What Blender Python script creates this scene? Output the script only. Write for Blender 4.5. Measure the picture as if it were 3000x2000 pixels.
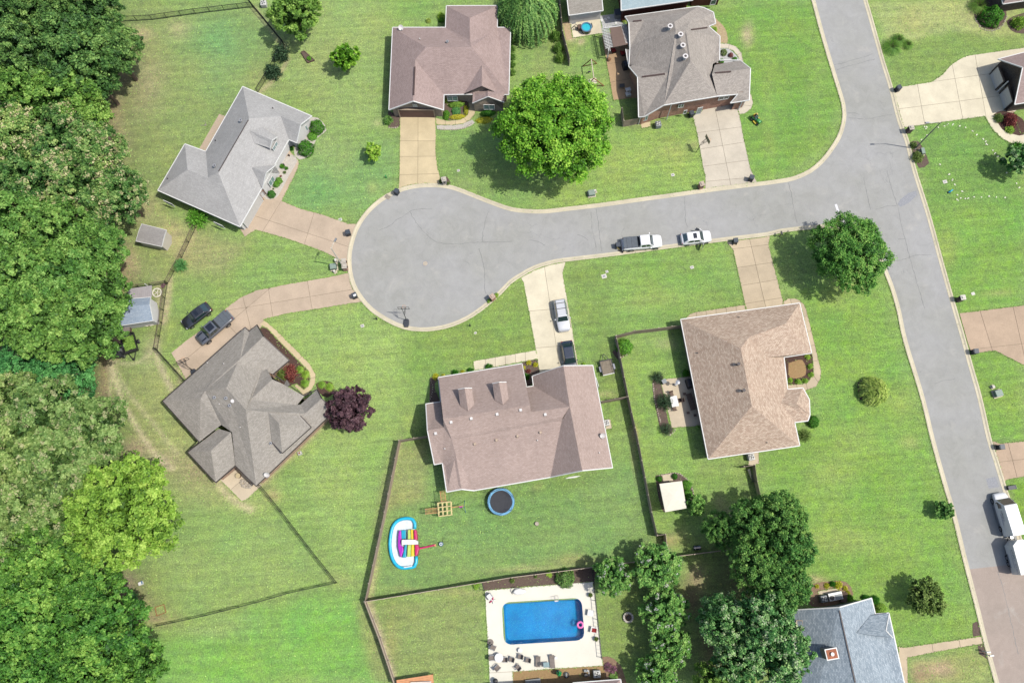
import bpy, bmesh, math, random
import numpy as np
from mathutils import Vector, Matrix, geometry
from mathutils.bvhtree import BVHTree
random.seed(11)
rng = np.random.default_rng(7)
for o in list(bpy.data.objects):
 bpy.data.objects.remove(o)
SC = bpy.context.scene
COL = SC.collection
PI = math.pi
FPX, CAMH = 2430.0, 112.0
_dx, _dy = 40.0, 597.0
TILT = math.atan(math.hypot(_dx, _dy) / FPX)
ROLL = math.atan2(_dx, _dy)
_U = Vector((0, math.cos(TILT), math.sin(TILT)))
VIEW = Vector((0, math.sin(TILT), -math.cos(TILT)))
_R = Vector((1, 0, 0))
CR = math.cos(ROLL) * _R - math.sin(ROLL) * _U
CU = math.sin(ROLL) * _R + math.cos(ROLL) * _U
EYE = Vector((0, 0, CAMH))
cd = bpy.data.cameras.new('camera')
cam = bpy.data.objects.new('camera', cd)
COL.objects.link(cam)
cd.sensor_fit = 'HORIZONTAL'
cd.sensor_width = 36
cd.lens = FPX / 3000 * 36
cd.clip_start = 1
cd.clip_end = 9000
m4 = Matrix((CR, CU, -VIEW)).transposed().to_4x4()
m4.translation = EYE
cam.matrix_world = m4
SC.camera = cam
SUN_EL, SUN_AZ = math.radians(60.5), Vector((0.969, -0.246))
wd = bpy.data.worlds.new('World')
SC.world = wd
wd.use_nodes = True
wn = wd.node_tree.nodes
sky = wn.new('ShaderNodeTexSky')
sky.sky_type = 'NISHITA'
sky.sun_disc = False
sky.sun_elevation = SUN_EL
sky.dust_density = 2.5
sky.sun_rotation = math.atan2(SUN_AZ.x, SUN_AZ.y)
wd.node_tree.links.new(sky.outputs[0], wn['Background'].inputs[0])
wn['Background'].inputs[1].default_value = 0.15
sl = bpy.data.lights.new('sun', 'SUN')
sl.energy = 4.0
sl.angle = math.radians(0.55)
sl.color = (1.0, 0.955, 0.88)
sun = bpy.data.objects.new('sun', sl)
COL.objects.link(sun)
sd = Vector((SUN_AZ.x * math.cos(SUN_EL), SUN_AZ.y * math.cos(SUN_EL), math.sin(SUN_EL)))
sun.rotation_euler = sd.to_track_quat('Z', 'Y').to_euler()
sun.location = sd * 200
SC.view_settings.view_transform = 'Standard'
SC.view_settings.look = 'None'
SC.view_settings.exposure = 0.85
SC.view_settings.gamma = 1
SC.view_settings.use_curve_mapping = False
SC.cycles.max_bounces = 6
SC.cycles.transparent_max_bounces = 6
SC.cycles.sample_clamp_indirect = 6
def W(px, py, z=0.0):
 d = (px - 1500) / FPX * CR - (py - 1000) / FPX * CU + VIEW
 return EYE + d * ((z - CAMH) / d.z)
class Crop:
 def __init__(s, x0, y0, k):
  s.x0, s.y0, s.k = x0, y0, k
 def px(s, x, y):
  return s.x0 + x / s.k, s.y0 + y / s.k
 def __call__(s, x, y, z=0.0):
  a, b = s.px(x, y)
  return W(a, b, z)
TK = 3.136
A1, A2, A3, A4 = [Crop(750 * i, 0, TK) for i in range(4)]
B1, B2, B3, B4 = [Crop(750 * i, 500, TK) for i in range(4)]
C1, C2, C3, C4 = [Crop(750 * i, 1000, TK) for i in range(4)]
D1, D2, D3, D4 = [Crop(750 * i, 1500, TK) for i in range(4)]
Z1, Z2, Z3, Z4 = Crop(450, 230, 3.484), Crop(1120, 0, 3.92), Crop(1640, 0, 7.84), Crop(1740, 60, 4.523)
Z5, Z6, Z7, Z8 = Crop(2130, 290, 11.76), Crop(2800, 0, 3.733), Crop(330, 640, 3.733), Crop(510, 860, 8.71)
Y1, Y2, Y3, Y4 = Crop(460, 930, 2.9037), Crop(1230, 1030, 3.733), Crop(1980, 870, 3.2), Crop(1110, 1400, 5.2256)
Y5, Y6, Y7, Y8 = Crop(1400, 1660, 4.612), Crop(1400, 1870, 4.704), Crop(2880, 1430, 5.807), Crop(1860, 1050, 5.227)
X7, X8, X5, X6 = Crop(2300, 1700, 11.2), Crop(820, 330, 6.8175), Crop(1780, 660, 7.127), Crop(1590, 860, 7.13)
FULL = Crop(0, 0, 1.0)
V2 = Crop(0, 0, 0.784)     # whole picture at 2352 wide
def pts(*groups, z=0.0):
 out = []
 for c, ll in groups:
  out += [c(x, y, z) for x, y in ll]
 return out
KL = 2.55      # light on a level sunlit surface times exposure; display colour / KL = base colour
def lin(c):
 c = c / 255.0
 return c / 12.92 if c <= 0.04045 else ((c + 0.055) / 1.055) ** 2.4
def alb(r, g, b, k=KL):
 return tuple(min(0.9, lin(v) / k) for v in (r, g, b)) + (1.0,)
class NT:
 def __init__(s, name):
  s.m = bpy.data.materials.new(name)
  s.m.use_nodes = True
  s.t = s.m.node_tree
  s.n = s.t.nodes
  s.bsdf = s.n['Principled BSDF']
  s.out = s.n['Material Output']
 def new(s, typ, **kw):
  nd = s.n.new('ShaderNode' + typ)
  for k, v in kw.items():
   setattr(nd, k, v)
  return nd
 def link(s, a, b):
  s.t.links.new(a, b)
 def coord(s, kind='Object'):
  return s.new('TexCoord').outputs[kind]
 def noise(s, scale, detail=3, rough=0.6, vec=None, dist=0.0):
  nd = s.new('TexNoise')
  nd.inputs['Scale'].default_value = scale
  nd.inputs['Detail'].default_value = detail
  nd.inputs['Roughness'].default_value = rough
  nd.inputs['Distortion'].default_value = dist
  if vec is not None:
   s.link(vec, nd.inputs['Vector'])
  return nd.outputs['Fac']
 def ramp(s, fac, stops):
  nd = s.new('ValToRGB')
  el = nd.color_ramp.elements
  while len(el) < len(stops):
   el.new(0.5)
  for e, (p, c) in zip(el, stops):
   e.position = p
   e.color = c
  s.link(fac, nd.inputs[0])
  return nd.outputs[0]
 def mix(s, fac, a, b, mode='MIX'):
  nd = s.new('Mix', data_type='RGBA', blend_type=mode)
  if isinstance(fac, (int, float)):
   nd.inputs[0].default_value = fac
  else:
   s.link(fac, nd.inputs[0])
  for sock, v in ((nd.inputs[6], a), (nd.inputs[7], b)):
   if isinstance(v, tuple):
    sock.default_value = v
   else:
    s.link(v, sock)
  return nd.outputs[2]
 def math(s, op, a, b=None):
  nd = s.new('Math', operation=op)
  for i, v in enumerate((a, b)):
   if v is None:
    continue
   if isinstance(v, (int, float)):
    nd.inputs[i].default_value = v
   else:
    s.link(v, nd.inputs[i])
  return nd.outputs[0]
 def gain(s, fac, lo, hi, a=0.3, b=0.7):
  nd = s.new('MapRange')
  s.link(fac, nd.inputs[0])
  nd.inputs[1].default_value = a
  nd.inputs[2].default_value = b
  nd.inputs[3].default_value = lo
  nd.inputs[4].default_value = hi
  return nd.outputs[0]
 def scale_col(s, col, fac):
  nd = s.new('VectorMath', operation='SCALE')
  s.link(col, nd.inputs[0])
  s.link(fac, nd.inputs['Scale'])
  return nd.outputs[0]
 def bump(s, h, strength, dist=0.02):
  nd = s.new('Bump')
  nd.inputs['Strength'].default_value = strength
  nd.inputs['Distance'].default_value = dist
  s.link(h, nd.inputs['Height'])
  s.link(nd.outputs[0], s.bsdf.inputs['Normal'])
 def col(s, c):
  if isinstance(c, tuple):
   s.bsdf.inputs['Base Color'].default_value = c
  else:
   s.link(c, s.bsdf.inputs['Base Color'])
 def set(s, rough=0.8, spec=0.3, metal=0.0, coat=0.0):
  i = s.bsdf.inputs
  i['Roughness'].default_value = rough
  i['Specular IOR Level'].default_value = spec
  i['Metallic'].default_value = metal
  i['Coat Weight'].default_value = coat
  return s.m
MATS = {}
def plain(name, rgb, rough=0.7, spec=0.3, metal=0.0, coat=0.0, var=0.12, scale=3.0):
 """paint, plastic, metal, cloth: one colour with a little uneven wear"""
 if name in MATS:
  return MATS[name]
 t = NT(name)
 c = t.coord()
 f = t.gain(t.noise(scale, 4, 0.65, c), 1 - var, 1 + var)
 rgbn = t.new('RGB')
 rgbn.outputs[0].default_value = alb(*rgb)
 t.col(t.scale_col(rgbn.outputs[0], f))
 MATS[name] = t.set(rough, spec, metal, coat)
 return MATS[name]
def concrete(name, rgb, stain=0.1, warm=(1.05, 0.98, 0.9), big=0.16):
 t = NT(name)
 c = t.coord()
 base = t.new('RGB')
 base.outputs[0].default_value = alb(*rgb)
 oi = t.new('ObjectInfo')
 col = t.scale_col(base.outputs[0], t.gain(oi.outputs['Random'], 0.955, 1.045, 0, 1))
 col = t.scale_col(col, t.gain(t.noise(0.35, 5, 0.62, c), 1 - big, 1 + big * 0.55))
 col = t.scale_col(col, t.gain(t.noise(9, 4, 0.7, c), 1 - stain, 1 + stain))
 spots = t.gain(t.noise(1.6, 6, 0.7, c, 0.6), 0, 1, 0.62, 0.72)
 col = t.mix(t.math('MULTIPLY', spots, 0.3), col, alb(rgb[0] * 0.72, rgb[1] * 0.68, rgb[2] * 0.62))
 t.col(col)
 t.bump(t.noise(40, 3, 0.6, c), 0.25, 0.01)
 MATS[name] = t.set(0.88, 0.25)
 return MATS[name]
def asphalt(name, rgb, warm):
 t = NT(name)
 c = t.coord()
 base = t.new('RGB')
 base.outputs[0].default_value = alb(*rgb)
 col = t.mix(t.gain(t.noise(0.09, 5, 0.6, c), 0, 1, 0.35, 0.65), base.outputs[0], alb(*warm))
 col = t.scale_col(col, t.gain(t.noise(0.6, 6, 0.7, c, 0.8), 0.9, 1.08))
 col = t.scale_col(col, t.gain(t.noise(14, 3, 0.7, c), 0.86, 1.14))
 oil = t.gain(t.noise(0.9, 5, 0.75, c, 1.5), 0, 0.4, 0.64, 0.76)
 col = t.mix(oil, col, alb(150, 150, 148))
 dust = t.gain(t.noise(0.35, 6, 0.7, c, 0.5), 0, 0.5, 0.58, 0.75)
 col = t.mix(dust, col, alb(206, 202, 192))
 # wandering fine cracks
 vo = t.new('TexVoronoi', feature='DISTANCE_TO_EDGE')
 vo.inputs['Scale'].default_value = 0.11
 nd = t.new('TexNoise')
 nd.inputs['Scale'].default_value = 0.7
 nd.inputs['Detail'].default_value = 5
 t.link(c, nd.inputs['Vector'])
 mx = t.new('VectorMath', operation='MULTIPLY_ADD')
 t.link(nd.outputs['Color'], mx.inputs[0])
 mx.inputs[1].default_value = (3.0, 3.0, 0)
 t.link(c, mx.inputs[2])
 t.link(mx.outputs[0], vo.inputs['Vector'])
 crack = t.gain(vo.outputs['Distance'], 0.7, 0, 0.0, 0.004)
 keep = t.gain(t.noise(0.13, 2, 0.5, c), 0, 0.55, 0.5, 0.6)
 col = t.mix(t.math('MULTIPLY', crack, keep), col, alb(120, 120, 122))
 t.col(col)
 t.bump(t.noise(60, 2, 0.6, c), 0.3, 0.01)
 MATS[name] = t.set(0.9, 0.2)
 return MATS[name]
def shingle(name, c1, c2, mortar, row=0.15, wid=0.33, patch=0.06, contrast=1.0):
 """asphalt shingles: courses and tabs follow the slope (UV in metres)"""
 t = NT(name)
 uv = t.coord('UV')
 ob = t.coord()
 br = t.new('TexBrick')
 br.offset = 0.42
 t.link(uv, br.inputs['Vector'])
 br.inputs['Color1'].default_value = alb(*c1)
 br.inputs['Color2'].default_value = alb(*c2)
 br.inputs['Mortar'].default_value = alb(*mortar)
 br.inputs['Scale'].default_value = 1
 br.inputs['Mortar Size'].default_value = 0.012
 br.inputs['Mortar Smooth'].default_value = 0.3
 br.inputs['Bias'].default_value = 0
 br.inputs['Brick Width'].default_value = wid
 br.inputs['Row Height'].default_value = row
 col = t.scale_col(br.outputs['Color'], t.gain(t.noise(4.5, 4, 0.8, uv), 1 - 0.14 * contrast, 1 + 0.14 * contrast))
 col = t.scale_col(col, t.gain(t.noise(0.25, 5, 0.6, ob), 1 - patch, 1 + patch))
 st = t.new('Mapping')
 st.inputs['Scale'].default_value = (1.2, 0.12, 1)
 t.link(uv, st.inputs['Vector'])
 col = t.scale_col(col, t.gain(t.noise(1.0, 4, 0.6, st.outputs[0]), 0.955, 1.035))
 t.col(col)
 t.bump(br.outputs['Fac'], -0.6, 0.02)
 MATS[name] = t.set(0.95, 0.12)
 return MATS[name]
def brickwall(name, c1, c2, mortar):
 t = NT(name)
 uv = t.coord('UV')
 br = t.new('TexBrick')
 t.link(uv, br.inputs['Vector'])
 br.inputs['Color1'].default_value = alb(*c1)
 br.inputs['Color2'].default_value = alb(*c2)
 br.inputs['Mortar'].default_value = alb(*mortar)
 br.inputs['Scale'].default_value = 1
 br.inputs['Mortar Size'].default_value = 0.012
 br.inputs['Brick Width'].default_value = 0.28
 br.inputs['Row Height'].default_value = 0.1
 t.col(t.scale_col(br.outputs['Color'], t.gain(t.noise(2.5, 4, 0.7, uv), 0.8, 1.2)))
 t.bump(br.outputs['Fac'], -0.4, 0.01)
 MATS[name] = t.set(0.9, 0.2)
 return MATS[name]
def boards(name, rgb, step, axis=1, dark=0.5, var=0.15):
 """siding, decking, corrugation: lines every step metres along UV u (0) or v (1)"""
 t = NT(name)
 uv = t.coord('UV')
 sp = t.new('SeparateXYZ')
 t.link(uv, sp.inputs[0])
 fr = t.math('FRACT', t.math('DIVIDE', sp.outputs[axis], step))
 ln = t.gain(fr, dark, 1.0, 0.0, 0.16)
 base = t.new('RGB')
 base.outputs[0].default_value = alb(*rgb)
 col = t.scale_col(base.outputs[0], ln)
 col = t.scale_col(col, t.gain(t.noise(1.3, 5, 0.7, uv), 1 - var, 1 + var))
 t.col(col)
 t.bump(fr, 0.3, 0.02)
 MATS[name] = t.set(0.75, 0.3)
 return MATS[name]
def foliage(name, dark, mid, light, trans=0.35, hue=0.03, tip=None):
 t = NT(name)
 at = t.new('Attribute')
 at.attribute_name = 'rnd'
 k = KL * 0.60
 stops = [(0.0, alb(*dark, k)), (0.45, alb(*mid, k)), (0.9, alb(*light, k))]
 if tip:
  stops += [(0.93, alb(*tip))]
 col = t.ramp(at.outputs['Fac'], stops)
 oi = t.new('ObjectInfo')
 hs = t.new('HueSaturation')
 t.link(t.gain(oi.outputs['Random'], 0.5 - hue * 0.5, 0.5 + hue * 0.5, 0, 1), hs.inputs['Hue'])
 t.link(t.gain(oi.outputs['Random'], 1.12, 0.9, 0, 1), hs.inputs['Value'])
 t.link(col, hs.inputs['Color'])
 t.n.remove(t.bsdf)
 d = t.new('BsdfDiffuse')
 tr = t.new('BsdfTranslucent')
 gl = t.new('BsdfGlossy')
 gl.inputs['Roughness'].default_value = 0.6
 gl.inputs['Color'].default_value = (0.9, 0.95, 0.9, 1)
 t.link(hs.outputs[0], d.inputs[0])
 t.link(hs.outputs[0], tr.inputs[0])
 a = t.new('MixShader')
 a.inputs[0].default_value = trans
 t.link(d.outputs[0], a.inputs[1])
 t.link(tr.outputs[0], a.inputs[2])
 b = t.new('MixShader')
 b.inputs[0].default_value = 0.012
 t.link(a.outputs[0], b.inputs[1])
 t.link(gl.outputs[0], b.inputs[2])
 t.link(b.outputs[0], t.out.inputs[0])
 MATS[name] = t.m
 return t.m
def soil(name, a, b, scale=4.0):
 t = NT(name)
 c = t.coord()
 col = t.mix(t.gain(t.noise(scale, 6, 0.75, c), 0, 1), alb(*a), alb(*b))
 col = t.scale_col(col, t.gain(t.noise(scale * 5, 3, 0.8, c), 0.7, 1.3))
 t.col(col)
 t.bump(t.noise(scale * 6, 4, 0.7, c), 0.8, 0.05)
 MATS[name] = t.set(0.95, 0.15)
 return MATS[name]
class MB:
 def __init__(s):
  s.v, s.f = [], []
 def add(s, vs, fs):
  n = len(s.v)
  s.v += [tuple(v) for v in vs]
  s.f += [tuple(i + n for i in f) for f in fs]
  return s
 def box(s, c, size, rz=0.0, top=1.0):
  hx, hy, hz = size[0] / 2, size[1] / 2, size[2] / 2
  ca, sa = math.cos(rz), math.sin(rz)
  vs = []
  for z, k in ((-hz, 1.0), (hz, top)):
   for x, y in ((-hx, -hy), (hx, -hy), (hx, hy), (-hx, hy)):
    x, y = x * k, y * k
    vs.append((c[0] + x * ca - y * sa, c[1] + x * sa + y * ca, c[2] + z))
  return s.add(vs, [(3, 2, 1, 0), (4, 5, 6, 7), (0, 1, 5, 4), (1, 2, 6, 5), (2, 3, 7, 6), (3, 0, 4, 7)])
 def bar(s, p, q, w, h=None):
  """rectangular bar from p to q"""
  h = h or w
  p, q = Vector(p), Vector(q)
  d = (q - p).normalized()
  up = Vector((0, 0, 1)) if abs(d.z) < 0.95 else Vector((0, 1, 0))
  r = d.cross(up).normalized()
  u = r.cross(d)
  vs = []
  for e in (p, q):
   for a, b in ((-1, -1), (1, -1), (1, 1), (-1, 1)):
    vs.append(e + r * a * w / 2 + u * b * h / 2)
  return s.add(vs, [(3, 2, 1, 0), (4, 5, 6, 7), (0, 1, 5, 4), (1, 2, 6, 5), (2, 3, 7, 6), (3, 0, 4, 7)])
 def prism(s, poly, z0, z1):
  n = len(poly)
  a = sum(poly[i][0] * poly[(i + 1) % n][1] - poly[(i + 1) % n][0] * poly[i][1] for i in range(n))
  if a < 0:
   poly = poly[::-1]
  vs = [(p[0], p[1], z0) for p in poly] + [(p[0], p[1], z1) for p in poly]
  fs = [tuple(range(n - 1, -1, -1)), tuple(range(n, 2 * n))]
  fs += [(i, (i + 1) % n, n + (i + 1) % n, n + i) for i in range(n)]
  return s.add(vs, fs)
 def cyl(s, c, r, h, n=12, r2=None, ax='Z'):
  r2 = r if r2 is None else r2
  vs = []
  for k, (rr, t) in enumerate(((r, 0), (r2, h))):
   for i in range(n):
    a = 2 * PI * i / n
    x, y = rr * math.cos(a), rr * math.sin(a)
    if ax == 'Z':
     vs.append((c[0] + x, c[1] + y, c[2] + t))
    elif ax == 'Y':
     vs.append((c[0] + x, c[1] + t, c[2] + y))
    else:
     vs.append((c[0] + t, c[1] + x, c[2] + y))
  fs = [tuple(range(n - 1, -1, -1)), tuple(range(n, 2 * n))]
  fs += [(i, (i + 1) % n, n + (i + 1) % n, n + i) for i in range(n)]
  return s.add(vs, fs)
 def tube(s, path, r, n=6):
  path = [Vector(p) for p in path]
  rs = r if isinstance(r, (list, tuple)) else [r] * len(path)
  vs = []
  for i, p in enumerate(path):
   d = (path[min(i + 1, len(path) - 1)] - path[max(i - 1, 0)]).normalized()
   up = Vector((0, 0, 1)) if abs(d.z) < 0.9 else Vector((1, 0, 0))
   a = d.cross(up).normalized()
   b = a.cross(d)
   for k in range(n):
    t = 2 * PI * k / n
    vs.append(p + (a * math.cos(t) + b * math.sin(t)) * rs[i])
  fs = [tuple(range(n))[::-1], tuple(range(len(vs) - n, len(vs)))]
  for i in range(len(path) - 1):
   for k in range(n):
    fs.append((i * n + k, i * n + (k + 1) % n, (i + 1) * n + (k + 1) % n, (i + 1) * n + k))
  return s.add(vs, fs)
 def ring(s, c, r0, r1, z0, z1, n=24):
  vs = []
  for r, z in ((r0, z0), (r1, z0), (r1, z1), (r0, z1)):
   vs += [(c[0] + r * math.cos(2 * PI * i / n), c[1] + r * math.sin(2 * PI * i / n), z) for i in range(n)]
  fs = []
  for k in range(4):
   for i in range(n):
    fs.append((k * n + i, k * n + (i + 1) % n, ((k + 1) % 4) * n + (i + 1) % n, ((k + 1) % 4) * n + i))
  return s.add(vs, fs)
 def dome(s, c, rx, ry, rz, n=14, m=6, lo=0.0):
  vs, fs = [], []
  for j in range(m):
   t = lo + (PI / 2 - lo) * j / m
   for i in range(n):
    a = 2 * PI * i / n
    vs.append((c[0] + rx * math.cos(t) * math.cos(a), c[1] + ry * math.cos(t) * math.sin(a), c[2] + rz * math.sin(t)))
  vs.append((c[0], c[1], c[2] + rz))
  for j in range(m - 1):
   for i in range(n):
    fs.append((j * n + i, j * n + (i + 1) % n, (j + 1) * n + (i + 1) % n, (j + 1) * n + i))
  for i in range(n):
   fs.append(((m - 1) * n + i, (m - 1) * n + (i + 1) % n, len(vs) - 1))
  fs.append(tuple(range(n - 1, -1, -1)))
  return s.add(vs, fs)
 def build(s, name, mat, parent=None, world=True, smooth=False, uv=False):
  off = Vector((0, 0, 0))
  if parent is not None and world:
   off = Vector(parent.location)
   if parent.parent is not None:
    off += Vector(parent.parent.location)
  me = bpy.data.meshes.new(name)
  me.from_pydata([(v[0] - off.x, v[1] - off.y, v[2] - off.z) for v in s.v], [], s.f)
  if mat is not None:
   me.materials.append(MATS[mat] if isinstance(mat, str) else mat)
  if smooth:
   me.polygons.foreach_set('use_smooth', [True] * len(me.polygons))
  if uv:
   planar_uv(me)
  me.update()
  o = bpy.data.objects.new(name, me)
  COL.objects.link(o)
  if parent is not None:
   o.parent = parent
  return o
def planar_uv(me):
 ul = me.uv_layers.new(name='UVMap')
 for p in me.polygons:
  n = p.normal
  u = Vector((0, 0, 1)).cross(n)
  if u.length < 1e-3:
   u = Vector((1, 0, 0))
  u.normalize()
  v = n.cross(u)
  for li in p.loop_indices:
   co = me.vertices[me.loops[li].vertex_index].co
   ul.data[li].uv = (co.dot(u), co.dot(v))
def tag(o, label, cat, group=None):
 o['label'] = label
 o['category'] = cat
 if group:
  o['group'] = group
 return o
def struct(o):
 o['kind'] = 'structure'
 return o
def thing(name, label, cat, loc=(0, 0, 0), rz=0.0, group=None):
 o = bpy.data.objects.new(name, None)
 COL.objects.link(o)
 o.empty_display_size = 0.3
 o.location = loc
 o.rotation_euler = (0, 0, rz)
 return tag(o, label, cat, group)
def dup(root, loc, rz=None, label=None, group=None, scale=None):
 r = root.copy()
 COL.objects.link(r)
 r.location = loc
 if rz is not None:
  r.rotation_euler = (0, 0, rz)
 if label:
  r['label'] = label
 if group:
  r['group'] = group
 if scale:
  r.scale = (scale,) * 3 if isinstance(scale, (int, float)) else scale
 for ch in list(root.children):
  c = ch.copy()
  COL.objects.link(c)
  c.parent = r
  for g in ch.children:
   d = g.copy()
   COL.objects.link(d)
   d.parent = c
 return r
def inset(poly, d):
 """offset a closed polygon inwards by d (xy only, keeps z)"""
 n = len(poly)
 a = sum(poly[i].x * poly[(i + 1) % n].y - poly[(i + 1) % n].x * poly[i].y for i in range(n))
 sg = 1 if a > 0 else -1
 out = []
 for i in range(n):
  p0, p1, p2 = poly[i - 1], poly[i], poly[(i + 1) % n]
  d1 = Vector((p1.x - p0.x, p1.y - p0.y)).normalized()
  d2 = Vector((p2.x - p1.x, p2.y - p1.y)).normalized()
  n1 = Vector((-d1.y, d1.x)) * sg
  n2 = Vector((-d2.y, d2.x)) * sg
  b = n1 + n2
  if b.length < 1e-3:
   b = n1
  b.normalize()
  k = d / max(0.45, b.dot(n1))
  out.append(Vector((p1.x + b.x * k, p1.y + b.y * k, p1.z)))
 return out
def spline(p, step=1.0):
 """smooth curve through the points"""
 q = [p[0] * 2 - p[1]] + list(p) + [p[-1] * 2 - p[-2]]
 out = []
 for i in range(1, len(q) - 2):
  n = max(1, int((q[i + 1] - q[i]).length / step))
  for k in range(n):
   t = k / n
   a, b, c, d = q[i - 1], q[i], q[i + 1], q[i + 2]
   out.append(0.5 * ((2 * b) + (c - a) * t + (2 * a - 5 * b + 4 * c - d) * t * t + (3 * b - a - 3 * c + d) * t ** 3))
 out.append(p[-1])
 return out
def normals2(path):
 ns = []
 for i in range(len(path)):
  d = path[min(i + 1, len(path) - 1)] - path[max(i - 1, 0)]
  d = Vector((d.x, d.y, 0)).normalized()
  ns.append(Vector((-d.y, d.x, 0)))
 return ns
def sheet(name, poly, z, mat, parent=None, thick=0.0):
 """a flat lying surface; with thickness it is a slab"""
 b = MB()
 if thick:
  b.prism(poly, z - thick, z)
 else:
  n = len(poly)
  a = sum(poly[i][0] * poly[(i + 1) % n][1] - poly[(i + 1) % n][0] * poly[i][1] for i in range(n))
  pp = poly if a > 0 else poly[::-1]
  b.add([(p[0], p[1], z) for p in pp], [tuple(range(n))])
 return b.build(name, mat, parent)
PAVED = []
def paved(name, poly, mat, joints=(), z=0.05, gap=0.022, sub='slab', under='joint', thick=0.06):
 """concrete poured in panels: a bed and one raised slab for each panel"""
 PAVED.append(poly)
 root = struct(sheet(name, poly, z - 0.03, under))
 bm = bmesh.new()
 n = len(poly)
 a = sum(poly[i][0] * poly[(i + 1) % n][1] - poly[(i + 1) % n][0] * poly[i][1] for i in range(n))
 pp = poly if a > 0 else poly[::-1]
 bm.faces.new([bm.verts.new((p[0], p[1], 0)) for p in pp])
 for p, q in joints:
  d = q - p
  bmesh.ops.bisect_plane(bm, geom=bm.verts[:] + bm.edges[:] + bm.faces[:], dist=1e-4,
                               plane_co=(p.x, p.y, 0), plane_no=(-d.y, d.x, 0))
 for f in bm.faces:
  if f.calc_area() < 0.08:
   continue
  loop = [v.co.copy() for v in f.verts]
  loop = inset(loop, gap)
  b = MB().prism(loop, z - thick, z + random.uniform(-0.004, 0.004))
  b.build(sub, mat, root)
 bm.free()
 return root
concrete('kerb_concrete', (222, 212, 184), 0.1)
concrete('drive_pink', (206, 186, 162), 0.1)
concrete('drive_tan', (222, 204, 164), 0.08)
concrete('drive_pale', (218, 208, 188), 0.08)
concrete('drive_cream', (236, 226, 198), 0.07)
concrete('drive_buff', (212, 194, 164), 0.08)
concrete('drive_rose', (200, 176, 150), 0.1)
concrete('deck_white', (244, 240, 224), 0.04, big=0.06)
concrete('patio_tan', (222, 206, 178), 0.08)
concrete('patio_brown', (196, 166, 130), 0.1)
plain('joint', (138, 124, 104), 0.9)
asphalt('asphalt_grey', (180, 180, 178), (172, 172, 165))
asphalt('asphalt_tan', (186, 170, 158), (178, 164, 152))
plain('asphalt_patch', (162, 164, 168), 0.9, var=0.2, scale=6)
plain('white_paint', (236, 236, 240), 0.7)
soil('mulch', (96, 82, 74), (132, 114, 102), 5)
soil('mulch_dark', (76, 58, 52), (112, 88, 78), 6)
soil('dirt', (206, 186, 150), (180, 158, 122), 3)
soil('gravel_white', (226, 220, 208), (196, 188, 176), 6)
soil('gravel_grey', (214, 214, 212), (190, 190, 190), 7)
soil('gravel_tan', (196, 166, 120), (160, 130, 92), 8)
soil('bare_brown', (172, 146, 122), (140, 114, 92), 3)
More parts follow.
